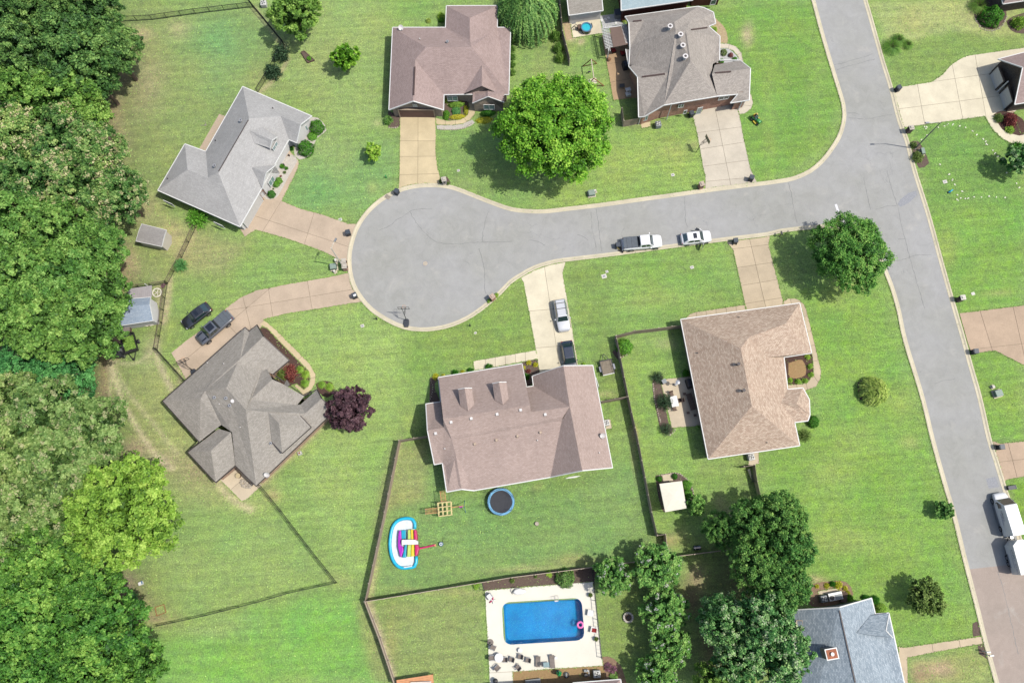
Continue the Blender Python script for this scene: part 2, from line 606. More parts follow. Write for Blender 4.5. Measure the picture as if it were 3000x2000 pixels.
ZONES = [  # polygons in 3000-wide picture points: colour, softness (m)
 ([(360, 0), (760, 0), (960, 330), (900, 260), (740, 260), (480, 560), (300, 560), (300, 300)], (142, 166, 98), 2.0),
 ([(760, 0), (1140, 0), (1140, 360), (960, 350), (760, 120)], (150, 178, 104), 2.0),
 ([(1275, 360), (1500, 380), (1480, 600), (1290, 600)], (132, 170, 92), 1.2),
 ([(860, 380), (1170, 400), (1165, 540), (1040, 640), (820, 600)], (134, 174, 102), 1.5),
 ([(1700, 380), (2040, 340), (2080, 560), (1600, 600)], (148, 182, 92), 1.5),
 ([(2090, 40), (2380, 0), (2460, 300), (2440, 430), (2220, 530), (2150, 300)], (124, 170, 76), 1.2),
 ([(2540, 0), (3000, 0), (3000, 130), (2800, 120), (2620, 150)], (172, 188, 116), 1.0),
 ([(2590, 140), (2800, 110), (3000, 95), (3000, 150), (2830, 160), (2740, 240), (2620, 255)], (132, 164, 84), 0.6),
 ([(2660, 370), (2890, 340), (2980, 430), (3000, 600), (2720, 600)], (118, 164, 78), 0.8),
 ([(2700, 600), (3000, 590), (3000, 900), (2810, 920)], (126, 174, 76), 1.2),
 ([(2850, 1030), (2910, 1025), (3000, 1080), (3000, 1290), (2900, 1290)], (130, 172, 76), 0.8),
 ([(2950, 1405), (3000, 1400), (3000, 1600), (2990, 1560)], (120, 166, 60), 0.5),
 ([(1660, 770), (2140, 700), (2180, 900), (1990, 950), (1820, 990), (1720, 1060)], (136, 174, 88), 1.0),
 ([(1650, 790), (1790, 770), (1800, 1010), (1830, 1180), (1790, 1280), (1740, 1060)], (130, 162, 84), 0.8),
 ([(1420, 860), (1540, 820), (1570, 1030), (1200, 1110), (1150, 1000), (1280, 960)], (132, 166, 82), 1.5),
 ([(780, 930), (1040, 890), (1180, 970), (1180, 1260), (1080, 1760), (880, 1440), (960, 1180)], (154, 186, 102), 2.0),
 ([(1150, 1290), (1300, 1310), (1330, 1450), (1900, 1360), (1920, 1570), (1700, 1650), (1080, 1750)], (128, 166, 94), 1.2),
 ([(1150, 1290), (1250, 1300), (1250, 1450), (1130, 1500), (1090, 1720), (1080, 1750)], (158, 168, 104), 1.0),
 ([(1090, 1780), (1420, 1710), (1430, 2000), (1170, 2000)], (146, 166, 98), 1.0),
 ([(1020, 1770), (1080, 1760), (1160, 2000), (1090, 2000)], (156, 172, 104), 0.4),
 ([(440, 1860), (760, 1780), (1010, 1740), (1025, 1780), (1095, 2000), (430, 2000)], (128, 184, 86), 1.6),
 ([(420, 1420), (780, 1450), (970, 1690), (600, 1790), (450, 1820), (380, 1750)], (146, 178, 100), 2.0),
 ([(290, 1040), (480, 1060), (640, 1360), (760, 1480), (520, 1480), (400, 1340)], (166, 180, 112), 2.0),
 ([(480, 690), (720, 700), (980, 790), (720, 860), (540, 1000), (480, 1000), (500, 860)], (138, 172, 92), 1.5),
 ([(500, 650), (720, 700), (640, 790), (500, 780)], (166, 168, 112), 2.0),
 ([(1830, 1040), (2010, 1000), (2060, 1360), (2160, 1380), (2190, 1480), (1910, 1560)], (138, 176, 88), 1.0),
 ([(2330, 860), (2560, 800), (2780, 1560), (2860, 1860), (2640, 1880), (2280, 1720), (2250, 1330), (2390, 1200)], (132, 176, 78), 2.0),
 ([(1740, 1730), (1900, 1700), (1900, 1990), (1770, 1930)], (134, 160, 84), 0.8),
 ([(2730, 1910), (2900, 1880), (2920, 2000), (2680, 2000)], (158, 172, 102), 1.0),
]
BLOBS = [  # x, y, rx, ry (picture points), colour, weight
 (640, 130, 120, 140, (120, 172, 104), .8), (540, 200, 120, 60, (152, 170, 100), .5), (420, 250, 60, 120, (186, 176, 130), .8),
 (330, 330, 32, 90, (208, 186, 140), 1.0), (350, 210, 30, 40, (176, 150, 118), .9), (520, 80, 40, 30, (196, 186, 134), .7),
 (400, 85, 40, 22, (206, 190, 140), .8), (350, 430, 40, 60, (206, 186, 142), .8), (470, 420, 60, 80, (150, 168, 100), .6),
 (430, 620, 60, 60, (196, 180, 132), .8), (500, 690, 40, 40, (212, 196, 140), .8), (385, 760, 45, 60, (202, 176, 138), .95),
 (350, 820, 40, 36, (192, 158, 128), .95), (470, 760, 50, 60, (150, 164, 96), .6), (460, 880, 24, 90, (206, 188, 150), .7),
 (450, 960, 60, 30, (150, 170, 94), .6), (300, 1060, 22, 70, (200, 170, 132), .95), (330, 1030, 20, 14, (168, 132, 108), .9),
 (290, 1140, 24, 60, (204, 178, 140), .9), (380, 1320, 44, 40, (200, 176, 142), .9), (470, 1360, 50, 30, (202, 180, 148), .7),
 (570, 1390, 60, 50, (184, 168, 128), .8), (600, 1440, 40, 50, (160, 176, 108), .5), (360, 1710, 55, 40, (184, 158, 138), 1.0),
 (400, 1760, 60, 30, (180, 156, 120), .8), (460, 1800, 60, 18, (196, 166, 128), .7), (880, 1080, 80, 60, (160, 192, 104), .6),
 (760, 1390, 60, 34, (186, 176, 122), .7), (800, 1440, 26, 20, (206, 180, 130), .6), (560, 1560, 90, 60, (126, 170, 92), .5),
 (520, 1650, 80, 50, (160, 184, 108), .6), (900, 560, 110, 60, (118, 170, 96), .6), (1080, 480, 60, 90, (118, 170, 96), .5),
 (960, 420, 70, 60, (152, 178, 108), .6), (1010, 620, 50, 30, (130, 172, 92), .5), (950, 170, 60, 60, (166, 176, 108), .5),
 (780, 260, 60, 60, (172, 172, 110), .6), (1080, 60, 70, 60, (164, 188, 108), .6), (1170, 30, 80, 40, (120, 172, 86), .5),
 (900, 380, 50, 20, (120, 166, 92), .4), (1960, 430, 60, 26, (176, 186, 110), .5), (2030, 410, 30, 16, (186, 180, 120), .6),
 (1780, 480, 70, 50, (160, 186, 96), .5), (2180, 110, 14, 34, (204, 186, 146), .9), (2260, 330, 20, 180, (150, 178, 92), .45),
 (2330, 300, 20, 200, (112, 164, 70), .4), (2390, 250, 24, 160, (150, 178, 96), .4), (2720, 60, 80, 40, (190, 192, 124), .5),
 (2770, 720, 40, 90, (158, 176, 92), .6), (2860, 650, 70, 40, (138, 180, 82), .5), (2930, 860, 50, 12, (172, 180, 110), .6),
 (2860, 1240, 20, 30, (170, 178, 96), .5), (2430, 1380, 90, 60, (160, 180, 96), .6), (2500, 1280, 70, 40, (150, 180, 96), .5),
 (2650, 1310, 34, 24, (176, 184, 112), .6), (2560, 1420, 40, 90, (118, 172, 70), .6), (2640, 1200, 40, 60, (160, 180, 96), .5),
 (2420, 1000, 60, 70, (122, 174, 76), .5), (2340, 1380, 50, 60, (122, 172, 76), .5), (2470, 1580, 110, 40, (168, 184, 104), .6),
 (2560, 1640, 60, 40, (122, 168, 68), .4), (2420, 1640, 60, 60, (134, 170, 76), .5), (2400, 1700, 30, 16, (206, 184, 140), .8),
 (2180, 1500, 40, 26, (206, 188, 146), .95), (2120, 1470, 26, 40, (182, 172, 120), .6), (1960, 1570, 40, 24, (188, 170, 120), .8),
 (2010, 1590, 50, 20, (150, 166, 86), .5), (1930, 1640, 30, 14, (196, 176, 132), .7), (1690, 1640, 90, 16, (188, 180, 118), .7),
 (1560, 1660, 120, 10, (192, 184, 126), .7), (1300, 1720, 180, 10, (186, 180, 122), .6), (1500, 1520, 160, 70, (116, 162, 84), .5),
 (1620, 1430, 60, 40, (130, 168, 84), .5), (1560, 1440, 20, 16, (172, 172, 104), .5), (1870, 1270, 12, 24, (208, 180, 128), .9),
 (1865, 1340, 7, 70, (192, 180, 124), .6), (1960, 1010, 40, 18, (190, 190, 128), .7), (1780, 1170, 36, 8, (196, 188, 132), .7),
 (1220, 1080, 60, 60, (128, 172, 82), .5), (1100, 1330, 50, 70, (128, 178, 84), .4), (1080, 1560, 40, 60, (130, 178, 84), .5),
 (930, 1290, 70, 60, (160, 186, 108), .5), (1200, 1240, 24, 24, (170, 186, 104), .4), (990, 1700, 40, 20, (166, 178, 112), .6),
 (640, 1830, 120, 30, (158, 182, 112), .7), (920, 1880, 70, 80, (130, 190, 76), .7), (700, 1950, 120, 50, (136, 196, 80), .6),
 (780, 1930, 14, 60, (104, 158, 74), .4), (1150, 1900, 20, 90, (170, 172, 108), .5), (2430, 880, 50, 30, (160, 182, 100), .5),
 (2480, 830, 40, 16, (188, 186, 116), .6), (2160, 740, 40, 30, (150, 180, 96), .4), (1920, 890, 120, 20, (160, 184, 100), .5),
 (1920, 800, 60, 40, (120, 168, 74), .5), (2040, 830, 40, 30, (126, 170, 76), .5), (2750, 1950, 40, 30, (206, 178, 140), 1.0),
 (2700, 1960, 30, 40, (196, 166, 128), .9), (2030, 1690, 26, 40, (192, 170, 130), .9), (2010, 1760, 30, 60, (150, 128, 96), .9),
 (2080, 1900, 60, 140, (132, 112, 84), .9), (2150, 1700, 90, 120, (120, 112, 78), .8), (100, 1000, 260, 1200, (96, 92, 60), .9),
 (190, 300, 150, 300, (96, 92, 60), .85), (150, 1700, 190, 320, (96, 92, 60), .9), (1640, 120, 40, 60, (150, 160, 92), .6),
 (1575, 200, 40, 70, (152, 166, 98), .6), (2560, 300, 10, 10, (130, 172, 82), .3), (1675, 115, 18, 12, (210, 192, 150), .9),
 (1707, 133, 14, 12, (212, 194, 150), 1.0), (1880, 350, 60, 10, (182, 180, 120), .5), (1950, 395, 40, 12, (140, 150, 86), .5),
 (1360, 560, 40, 40, (160, 176, 112), .4), (1090, 540, 20, 20, (170, 180, 110), .5), (2880, 60, 60, 30, (196, 186, 128), .7),
 (290, 700, 10, 10, (120, 110, 80), .5), (430, 1020, 22, 50, (206, 192, 150), .6), (1120, 350, 14, 10, (196, 180, 140), .5),
]
PATHS = [  # worn wheel tracks and foot paths: points, half width (m), colour, weight
 ([C1(1000, 190), C1(1050, 370), C1(1120, 570), C1(1210, 740), C1(1310, 900), C1(1440, 1050), C1(1580, 1150)], .32, (216, 200, 160), .9),
 ([C1(1030, 200), C1(1100, 370), C1(1240, 560), C1(1380, 720), C1(1530, 900), C1(1630, 1010)], .28, (206, 196, 150), .65),
 ([C1(990, 190), C1(1000, 400), C1(980, 620)], .25, (206, 196, 150), .6),
 ([C1(1430, 0), C1(1440, 180), C1(1500, 320), C1(1580, 450)], .35, (218, 202, 162), .85),
 ([C1(1060, 190), C1(1160, 225), C1(1280, 195), C1(1380, 120), C1(1430, 40)], .22, (206, 196, 152), .7),
 ([C1(1990, 1300), C1(2060, 1400), C1(2160, 1470), C1(2300, 1550)], .4, (222, 204, 160), .85),
 ([C1(1640, 380), C1(1660, 300), C1(1600, 260)], .4, (206, 186, 150), .6),
 ([D2(1190, 20), D2(1100, 460), D2(1040, 780)], .3, (200, 188, 140), .7),
 ([C2(1330, 920), C2(1240, 1300), C2(1200, 1540)], .3, (204, 192, 146), .8),
 ([D2(1040, 830), D2(1140, 1100), D2(1270, 1500)], .35, (206, 188, 152), .9),
 ([C2(730, 640), C2(500, 880), C2(200, 1180), C2(40, 1300)], .5, (206, 180, 148), .8),
 ([B1(1650, 800), B1(1800, 540)], .5, (196, 178, 132), .6),
 ([A2(260, 430), A2(300, 560), A2(200, 700), A2(30, 840)], .35, (202, 184, 142), .7),
 ([A2(0, 80), A2(130, 240), A2(260, 410)], .4, (196, 184, 138), .7),
 ([B1(1560, 1010), B1(1540, 1180), B1(1490, 1400)], .4, (212, 192, 150), .75),
]
def galb(r, g, b):
 return np.array((alb(r + 12, g + 8, b + 10) if g > r else alb(r, g + 4, b + 6))[:3])
def build_ground():
 fx = np.arange(-92, 104.01, 0.42)
 fy = np.arange(-34, 98.01, 0.42)
 xs = np.concatenate(([-4000, -1200, -400, -180, -120], fx, [130, 190, 400, 1200, 4000]))
 ys = np.concatenate(([-4000, -1200, -400, -150, -60], fy, [125, 190, 400, 1200, 4000]))
 X, Y = np.meshgrid(xs, ys)
 P = np.stack([X.ravel(), Y.ravel()], 1)
 n = len(P)
 # picture position of each ground point
 d = np.stack([P[:, 0], P[:, 1], np.full(n, -CAMH)], 1)
 dep = d @ np.array(VIEW)
 dep = np.where(dep < 1, 1e9, dep)
 px = 1500 + FPX * (d @ np.array(CR)) / dep
 py = 1000 - FPX * (d @ np.array(CU)) / dep
 jit = np.zeros((n, 2))
 for s, a in ((0.13, 1.3), (0.4, 0.6), (1.1, 0.25)):
  ph = rng.uniform(0, 6.28, 4)
  jit[:, 0] += a * np.sin(P[:, 0] * s + ph[0] + 1.7 * np.sin(P[:, 1] * s * 0.8 + ph[1]))
  jit[:, 1] += a * np.sin(P[:, 1] * s + ph[2] + 1.7 * np.sin(P[:, 0] * s * 0.9 + ph[3]))
 jx, jy = px + jit[:, 0] * 9, py + jit[:, 1] * 9
 base = galb(140, 174, 94)
 colr = np.tile(base, (n, 1))
 inside = (px > -400) & (px < 3400) & (py > -400) & (py < 2400)
 def polydist(poly):
  p = np.array(poly, float)
  m = len(p)
  cr = np.zeros(n, bool)
  best = np.full(n, 1e9)
  for i in range(m):
   a, b = p[i], p[(i + 1) % m]
   e = b - a
   t = np.clip(((jx - a[0]) * e[0] + (jy - a[1]) * e[1]) / (e @ e), 0, 1)
   dx, dy = jx - a[0] - t * e[0], jy - a[1] - t * e[1]
   best = np.minimum(best, np.hypot(dx, dy))
   c = ((a[1] > jy) != (b[1] > jy)) & (jx < (b[0] - a[0]) * (jy - a[1]) / (b[1] - a[1] + 1e-9) + a[0])
   cr ^= c
  return np.where(cr, best, -best)
 for poly, c, soft in ZONES:
  s = polydist(poly) * 0.047
  w = np.clip(0.5 + s / (2 * soft), 0, 1) * inside
  w = w * w * (3 - 2 * w)
  colr += (galb(*c) - colr) * w[:, None] * 0.85
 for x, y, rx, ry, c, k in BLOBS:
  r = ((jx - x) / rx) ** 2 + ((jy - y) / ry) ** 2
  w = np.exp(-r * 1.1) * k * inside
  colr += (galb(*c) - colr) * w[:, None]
 for path, hw, c, k in PATHS:
  pp = spline(path, 1.0)
  best = np.full(n, 1e9)
  gx, gy = P[:, 0] + jit[:, 0] * 0.16, P[:, 1] + jit[:, 1] * 0.16
  for a, b in zip(pp[:-1], pp[1:]):
   ex, ey = b.x - a.x, b.y - a.y
   t = np.clip(((gx - a.x) * ex + (gy - a.y) * ey) / (ex * ex + ey * ey + 1e-9), 0, 1)
   best = np.minimum(best, np.hypot(gx - a.x - t * ex, gy - a.y - t * ey))
  w = np.exp(-(best / hw) ** 2 * 0.8) * k
  colr += (galb(*c) - colr) * w[:, None]
 ny, nx = len(ys), len(xs)
 i = np.arange((ny - 1) * (nx - 1))
 r, c = i // (nx - 1), i % (nx - 1)
 a = r * nx + c
 q = np.stack([a, a + 1, a + nx + 1, a + nx], 1)
 # the swimming pool is dug into the ground
 cx, cy = P[q].mean(1).T
 hole = [W(*Y5.px(*p)) for p in ((310, 470), (1400, 400), (1450, 1000), (350, 1070))]
 inh = np.ones(len(q), bool)
 sgn = None
 for k in range(4):
  p0, p1 = hole[k], hole[(k + 1) % 4]
  s = (p1.x - p0.x) * (cy - p0.y) - (p1.y - p0.y) * (cx - p0.x)
  inh &= s < -0.25 * (p1 - p0).length
 q = q[~inh]
 me = bpy.data.meshes.new('ground')
 me.vertices.add(n)
 me.vertices.foreach_set('co', np.column_stack([P, np.zeros(n)]).ravel())
 me.loops.add(len(q) * 4)
 me.loops.foreach_set('vertex_index', q.ravel())
 me.polygons.add(len(q))
 me.polygons.foreach_set('loop_start', np.arange(len(q)) * 4)
 me.update(calc_edges=True)
 at = me.color_attributes.new('grass', 'FLOAT_COLOR', 'POINT')
 at.data.foreach_set('color', np.column_stack([colr, np.ones(n)]).ravel())
 t = NT('lawn')
 ca = t.new('Attribute')
 ca.attribute_name = 'grass'
 co = t.coord()
 col = ca.outputs['Color']
 f1 = t.noise(1.1, 5, 0.7, co, 0.5)
 f2 = t.noise(5.5, 4, 0.75, co, 0.3)
 f3 = t.noise(0.16, 4, 0.6, co)
 ws = t.new('TexVoronoi')
 ws.inputs['Scale'].default_value = 3.3
 t.link(co, ws.inputs['Vector'])
 mp = t.new('Mapping')
 mp.inputs['Rotation'].default_value = (0, 0, math.radians(14))
 mp.inputs['Scale'].default_value = (0.5, 3.4, 1)
 t.link(co, mp.inputs['Vector'])
 f4 = t.noise(0.9, 4, 0.7, mp.outputs[0], 0.4)
 col = t.scale_col(col, t.gain(f1, 0.74, 1.24))
 col = t.scale_col(col, t.gain(f2, 0.52, 1.46))
 col = t.scale_col(col, t.gain(f4, 0.9, 1.1))
 m2 = t.new('Mapping')
 m2.inputs['Rotation'].default_value = (0, 0, math.radians(-74))
 m2.inputs['Scale'].default_value = (0.10, 1.5, 1)
 t.link(co, m2.inputs['Vector'])
 m3 = t.new('Mapping')
 m3.inputs['Rotation'].default_value = (0, 0, math.radians(9))
 m3.inputs['Scale'].default_value = (0.10, 1.5, 1)
 t.link(co, m3.inputs['Vector'])
 sw = t.gain(t.noise(0.035, 1, 0.5, co), 0, 1, 0.47, 0.53)
 st = t.mix(sw, t.noise(1.0, 2, 0.5, m2.outputs[0], 0.1), t.noise(1.0, 2, 0.5, m3.outputs[0], 0.1))
 col = t.scale_col(col, t.gain(st, 0.88, 1.12))
 hs = t.new('HueSaturation')
 t.link(t.gain(f3, 0.485, 0.515), hs.inputs['Hue'])
 t.link(t.gain(f1, 0.9, 1.08), hs.inputs['Saturation'])
 t.link(col, hs.inputs['Color'])
 pale = t.gain(t.noise(2.3, 6, 0.8, co, 0.8), 0, 0.5, 0.56, 0.74)
 col = t.mix(pale, hs.outputs[0], alb(188, 190, 128))
 t.col(col)
 t.bump(t.noise(11, 4, 0.8, co), 1.0, 0.10)
 MATS['lawn'] = t.set(0.95, 0.1)
 me.materials.append(MATS['lawn'])
 o = bpy.data.objects.new('ground', me)
 COL.objects.link(o)
 return struct(o)
build_ground()
KW = spline([A4(300, -330)] + pts(
 (A4, [(395, 0), (475, 300), (575, 640), (640, 850), (672, 960), (682, 1050), (668, 1150), (630, 1260), (560, 1370), (480, 1470), (375, 1558)]),
 (B4, [(230, 55), (100, 80), (0, 95)]),
 (B3, [(2240, 108), (1780, 165), (1500, 205), (1200, 245), (800, 300), (500, 335), (300, 357), (150, 355), (0, 338)]),
 (B2, [(2200, 288), (2050, 230), (1900, 170), (1780, 132), (1650, 118), (1500, 122), (1350, 152), (1200, 215), (1070, 310), (970, 420),
          (900, 540), (855, 680), (838, 800), (845, 930), (880, 1060), (950, 1180), (1050, 1290), (1200, 1390), (1350, 1455), (1500, 1478),
          (1650, 1470), (1800, 1435), (1950, 1370), (2100, 1270), (2250, 1140)]),
 (B3, [(0, 1035), (100, 970), (220, 905), (400, 852), (600, 825), (900, 790), (1300, 735), (1650, 690), (1960, 650), (2352, 602)]),
 (B4, [(120, 572), (400, 540), (620, 530), (820, 580), (960, 700), (1060, 930), (1120, 1080), (1180, 1290), (1240, 1568)]),
 (C4, [(1392, 500), (1490, 900), (1600, 1300), (1680, 1568)]),
 (D4, [(1790, 450), (1905, 900), (1960, 1130), (2060, 1500), (2170, 1900), (2330, 2500)])), 0.9)
KE = spline([A4(800, -330)] + pts(
 (A4, [(910, 0), (1020, 380), (1070, 560), (1145, 800), (1225, 1110), (1290, 1280), (1365, 1568)]),
 (B4, [(1490, 400), (1600, 800), (1690, 1120), (1820, 1568)]),
 (C4, [(1880, 220), (1960, 500), (2050, 890), (2110, 1080), (2175, 1290), (2265, 1568)]),
 (D4, [(2320, 200), (2440, 700), (2600, 1300), (2900, 2500)])), 0.9)
def kerb(path, side):
 """rolled concrete kerb and gutter swept along the road edge; side +1: road to the right of the path"""
 prof = [(0.0, -0.05), (0.0, 0.10), (0.14, 0.12), (0.24, 0.085), (0.32, 0.035), (0.62, 0.03), (0.62, -0.05)]
 ns = normals2(path)
 b = MB()
 vs, fs = [], []
 m = len(prof)
 for p, n in zip(path, ns):
  for o, z in prof:
   q = p - n * o * side
   vs.append((q.x, q.y, z))
 for i in range(len(path) - 1):
  for k in range(m - 1):
   f = (i * m + k, i * m + k + 1, (i + 1) * m + k + 1, (i + 1) * m + k)
   fs.append(f if side < 0 else f[::-1])
 b.add(vs, fs)
 return struct(b.build('kerb', 'kerb_concrete'))
kerb(KW, -1)
kerb(KE, 1)
nW, nE = normals2(KW), normals2(KE)
road_poly = [p + n * 0.5 for p, n in zip(KW, nW)] + [p - n * 0.5 for p, n in zip(KE, nE)][::-1]
struct(sheet('road', road_poly, 0.012, 'asphalt_grey'))
s2 = [p + n * 0.5 for p, n in zip(KW, nW) if p.y < D4(1830, 470).y] + [p - n * 0.5 for p, n in zip(KE, nE) if p.y < D4(2320, 395).y][::-1]
struct(sheet('road', s2, 0.016, 'asphalt_tan')).name = 'older_road_surface'
struct(sheet('asphalt_patch', pts((B4, [(1190, 310), (1215, 335), (1290, 300), (1370, 225), (1360, 185), (1290, 205), (1215, 265)])), 0.017, 'asphalt_patch'))
struct(sheet('asphalt_patch', pts((C4, [(2000, 1260), (2090, 1240), (2125, 1335), (2030, 1350)])), 0.017, 'asphalt_patch'))
struct(sheet('road_marking', pts((B4, [(612, 312), (632, 306), (655, 372), (635, 378)])), 0.017, 'white_paint'))
def crack(points, w=0.07):
 p = spline(points, 0.35)
 ns = normals2(p)
 L, R = [], []
 for q, n in zip(p, ns):
  j = random.uniform(-0.06, 0.06)
  ww = w * random.uniform(0.3, 1.0) * 0.5
  L.append(q + n * (j + ww))
  R.append(q + n * (j - ww))
 b = MB()
 for i in range(len(p) - 1):
  b.add([(v.x, v.y, 0.0185) for v in (L[i], L[i + 1], R[i + 1], R[i])], [(0, 1, 2, 3)])
 o = struct(b.build('road_crack', 'crack_dark'))
 return o
plain('crack_dark', (146, 146, 144), 0.95)
for c, ll in [(B2, [(1130, 550), (1220, 510), (1290, 455), (1345, 425), (1420, 370), (1500, 355), (1620, 352)]),
              (B2, [(1415, 380), (1460, 460), (1540, 560), (1620, 630), (1700, 665), (1850, 672), (2000, 660), (2352, 652)]),
              (B2, [(2140, 370), (2110, 450), (2090, 550), (2080, 650)]), (B2, [(2050, 715), (2080, 830), (2100, 930), (2100, 1060), (2115, 1130)]),
              (B3, [(770, 350), (790, 450), (800, 560), (825, 740)]), (B3, [(725, 380), (735, 520), (760, 640), (775, 740)]),
              (B3, [(1585, 240), (1590, 380), (1595, 470), (1610, 520)]),
              (B4, [(185, 110), (215, 220), (235, 340), (265, 480)]), (B4, [(990, 360), (1080, 330), (1180, 322)]),
              (B4, [(1090, 0), (1130, 150), (1190, 330), (1240, 560), (1300, 790), (1360, 1000), (1440, 1270)]),
              (B4, [(880, 60), (900, 180), (940, 360)]), (B4, [(1125, 840), (1280, 805), (1340, 782), (1500, 770)]),
              (B4, [(1195, 628), (1260, 630)]), (A4, [(610, 600), (740, 565), (860, 530), (960, 500)]), (A4, [(630, 645), (760, 605), (985, 545)]),
              (A4, [(740, 1085), (900, 1095), (1010, 1075), (1140, 1055)]), (A4, [(730, 1042), (800, 1040), (840, 1055)]),
              (C4, [(1530, 385), (1610, 360), (1720, 340)]), (D4, [(2110, 540), (2180, 780), (2230, 1000), (2300, 1300)]),
              (B3, [(150, 640), (230, 650), (300, 690)]), (B3, [(600, 590), (660, 610), (700, 640)])]:
 crack([c(x, y) for x, y in ll], 0.09)
J = lambda c, a, b: (c(*a), c(*b))
paved('driveway', pts((Z1, [(1340, 690), (1440, 790), (1485, 845), (1480, 905), (1430, 1010), (1310, 1250), (1500, 1330)]),
      (B2, [(600, 400), (850, 488), (925, 490), (858, 700), (846, 860), (620, 745), (300, 630), (0, 545)]),
      (Z1, [(930, 1618), (880, 1530), (1080, 1190), (1150, 1120), (1250, 860)])), 'drive_pink',
      [J(B2, (240, 270), (60, 560)), J(B2, (540, 370), (440, 690)), J(B2, (0, 420), (850, 700))])
paved('driveway', pts((A2, [(1325, 1040), (1318, 1568)]), (B2, [(1312, 165), (1420, 130), (1560, 118), (1690, 120), (1690, 60), (1680, 0)]),
      (A2, [(1672, 1568), (1650, 1400), (1655, 1250), (1648, 1040)])), 'drive_tan',
      [J(A2, (1490, 1000), (1487, 1600)), J(A2, (1325, 1297), (1650, 1297)), J(A2, (1325, 1440), (1650, 1438)), J(B2, (1312, 40), (1690, 30))])
paved('garden_path', pts((A2, [(1650, 1085), (1760, 1112), (1880, 1102), (1945, 1060), (1960, 980), (1935, 880), (1985, 880), (2025, 990), (2010, 1050),
      (1975, 1100), (1900, 1140), (1800, 1152), (1656, 1150)])), 'drive_tan', [J(A2, (1740, 1060), (1740, 1200)), J(A2, (1830, 1080), (1835, 1200)), J(A2, (1900, 1060), (1960, 1160))])
paved('driveway', pts((A3, [(1660, 1066), (1700, 1230), (1760, 1568)]), (B3, [(1775, 40), (1775, 168), (2000, 142), (2250, 108), (2225, 60), (2200, 0)]),
      (A3, [(2195, 1568), (2130, 1280), (2090, 1060), (2050, 930), (1780, 975), (1740, 1030)])), 'drive_pale',
      [J(A3, (1866, 1000), (1982, 1568)), J(A3, (1700, 1222), (2110, 1168)), J(A3, (1730, 1372), (2150, 1305)), J(A3, (1760, 1530), (2190, 1470)), J(B3, (1790, 100), (2220, 62))])
paved('garden_path', pts((A3, [(2175, 830), (2200, 880), (2215, 950), (2195, 1005), (2140, 1045), (2088, 1056), (2075, 1000), (2100, 930)])), 'drive_pale', [J(A3, (2070, 960), (2220, 980))])
paved('garden_path', pts((A3, [(1900, 400), (1990, 405), (2060, 430), (2110, 490), (2128, 580), (2095, 580), (2075, 520), (2030, 470), (1970, 445), (1900, 450)])), 'drive_pale', [J(A3, (2000, 380), (1985, 470)), J(A3, (2050, 520), (2130, 470))])
paved('driveway', pts((B2, [(848, 940), (600, 990), (300, 1040), (0, 1100)]), (B1, [(2200, 1170), (2080, 1260), (1960, 1380), (1700, 1568)]),
      (Y1, [(120, 300), (245, 525), (420, 380), (800, 190), (905, 62)]), (B2, [(75, 1365), (300, 1310), (600, 1265), (968, 1205), (880, 1070)])), 'drive_pink',
      [J(Y1, (200, 395), (390, 235)), J(B2, (125, 1150), (155, 1340)), J(B2, (470, 1000), (520, 1290)), J(B2, (0, 1240), (900, 1090)), J(B2, (-130, 1120), (-60, 1400)), J(Y1, (560, 20), (700, 160))])
paved('garden_path', pts((Y1, [(872, 62), (912, 22), (1000, 92), (1180, 272), (1300, 392), (1352, 485), (1345, 560), (1312, 620), (1258, 672), (1168, 580), (1190, 563), (1250, 615),
      (1290, 578), (1305, 522), (1288, 450), (1200, 362), (1050, 212), (940, 92)])), 'drive_tan', [J(Y1, (1020, 180), (1090, 130)), J(Y1, (1200, 360), (1270, 300)), J(Y1, (1290, 520), (1380, 500))])
paved('driveway', pts((B3, [(105, 1025), (205, 1568)]), (C3, [(255, 290), (475, 290), (612, 235), (570, 0)]), (B3, [(575, 1568), (465, 940), (492, 840), (350, 866), (200, 918), (80, 985)])), 'drive_cream',
      [J(B3, (160, 1290), (520, 1260)), J(B3, (300, 900), (400, 1568)), J(C3, (215, 60), (590, 30))])
paved('garden_path', pts((C2, [(1995, 180), (2352, 118)]), (C3, [(222, 80), (245, 158), (0, 206)]), (C2, [(2005, 268)])), 'drive_cream',
      [J(Y2, (x, -20), (x + 6, 220)) for x in (715, 822, 932, 1042, 1152)])
paved('driveway', pts((B3, [(1972, 655), (2030, 730), (2140, 1225), (2150, 1290), (2352, 1290)]), (B4, [(140, 1240), (135, 1190), (60, 900), (5, 680), (18, 598)]), (B3, [(2200, 626)])), 'drive_buff',
      [J(B3, (2180, 620), (2332, 1260)), J(B3, (2035, 720), (2352, 680)), J(B3, (2080, 890), (2352, 850)), J(B3, (2110, 1055), (2352, 1015)), J(B3, (2140, 1222), (2352, 1188))])
paved('garden_path', pts((Y3, [(95, 195), (130, 160), (190, 140), (650, 72), (660, 130), (100, 230)])), 'drive_buff', [J(Y3, (x, 60), (x + 14, 200)) for x in (183, 275, 368, 466, 560)])
paved('garden_path', pts((Y3, [(1000, 45), (1050, 15), (1110, 12), (1160, 30), (1205, 75), (1228, 135), (1292, 400), (1362, 690), (1356, 770), (1312, 840), (1220, 878), (1040, 900), (1030, 825),
      (1190, 815), (1250, 778), (1290, 705), (1280, 560), (1180, 120), (1130, 80), (1010, 100)])), 'drive_buff',
      [J(Y3, (1170, 190), (1290, 170)), J(Y3, (1210, 330), (1320, 308)), J(Y3, (1250, 460), (1340, 440)), J(Y3, (1270, 600), (1380, 590)), J(Y3, (1280, 720), (1340, 810)), J(Y3, (1220, 800), (1235, 880)), J(Y3, (1130, 815), (1140, 880))])
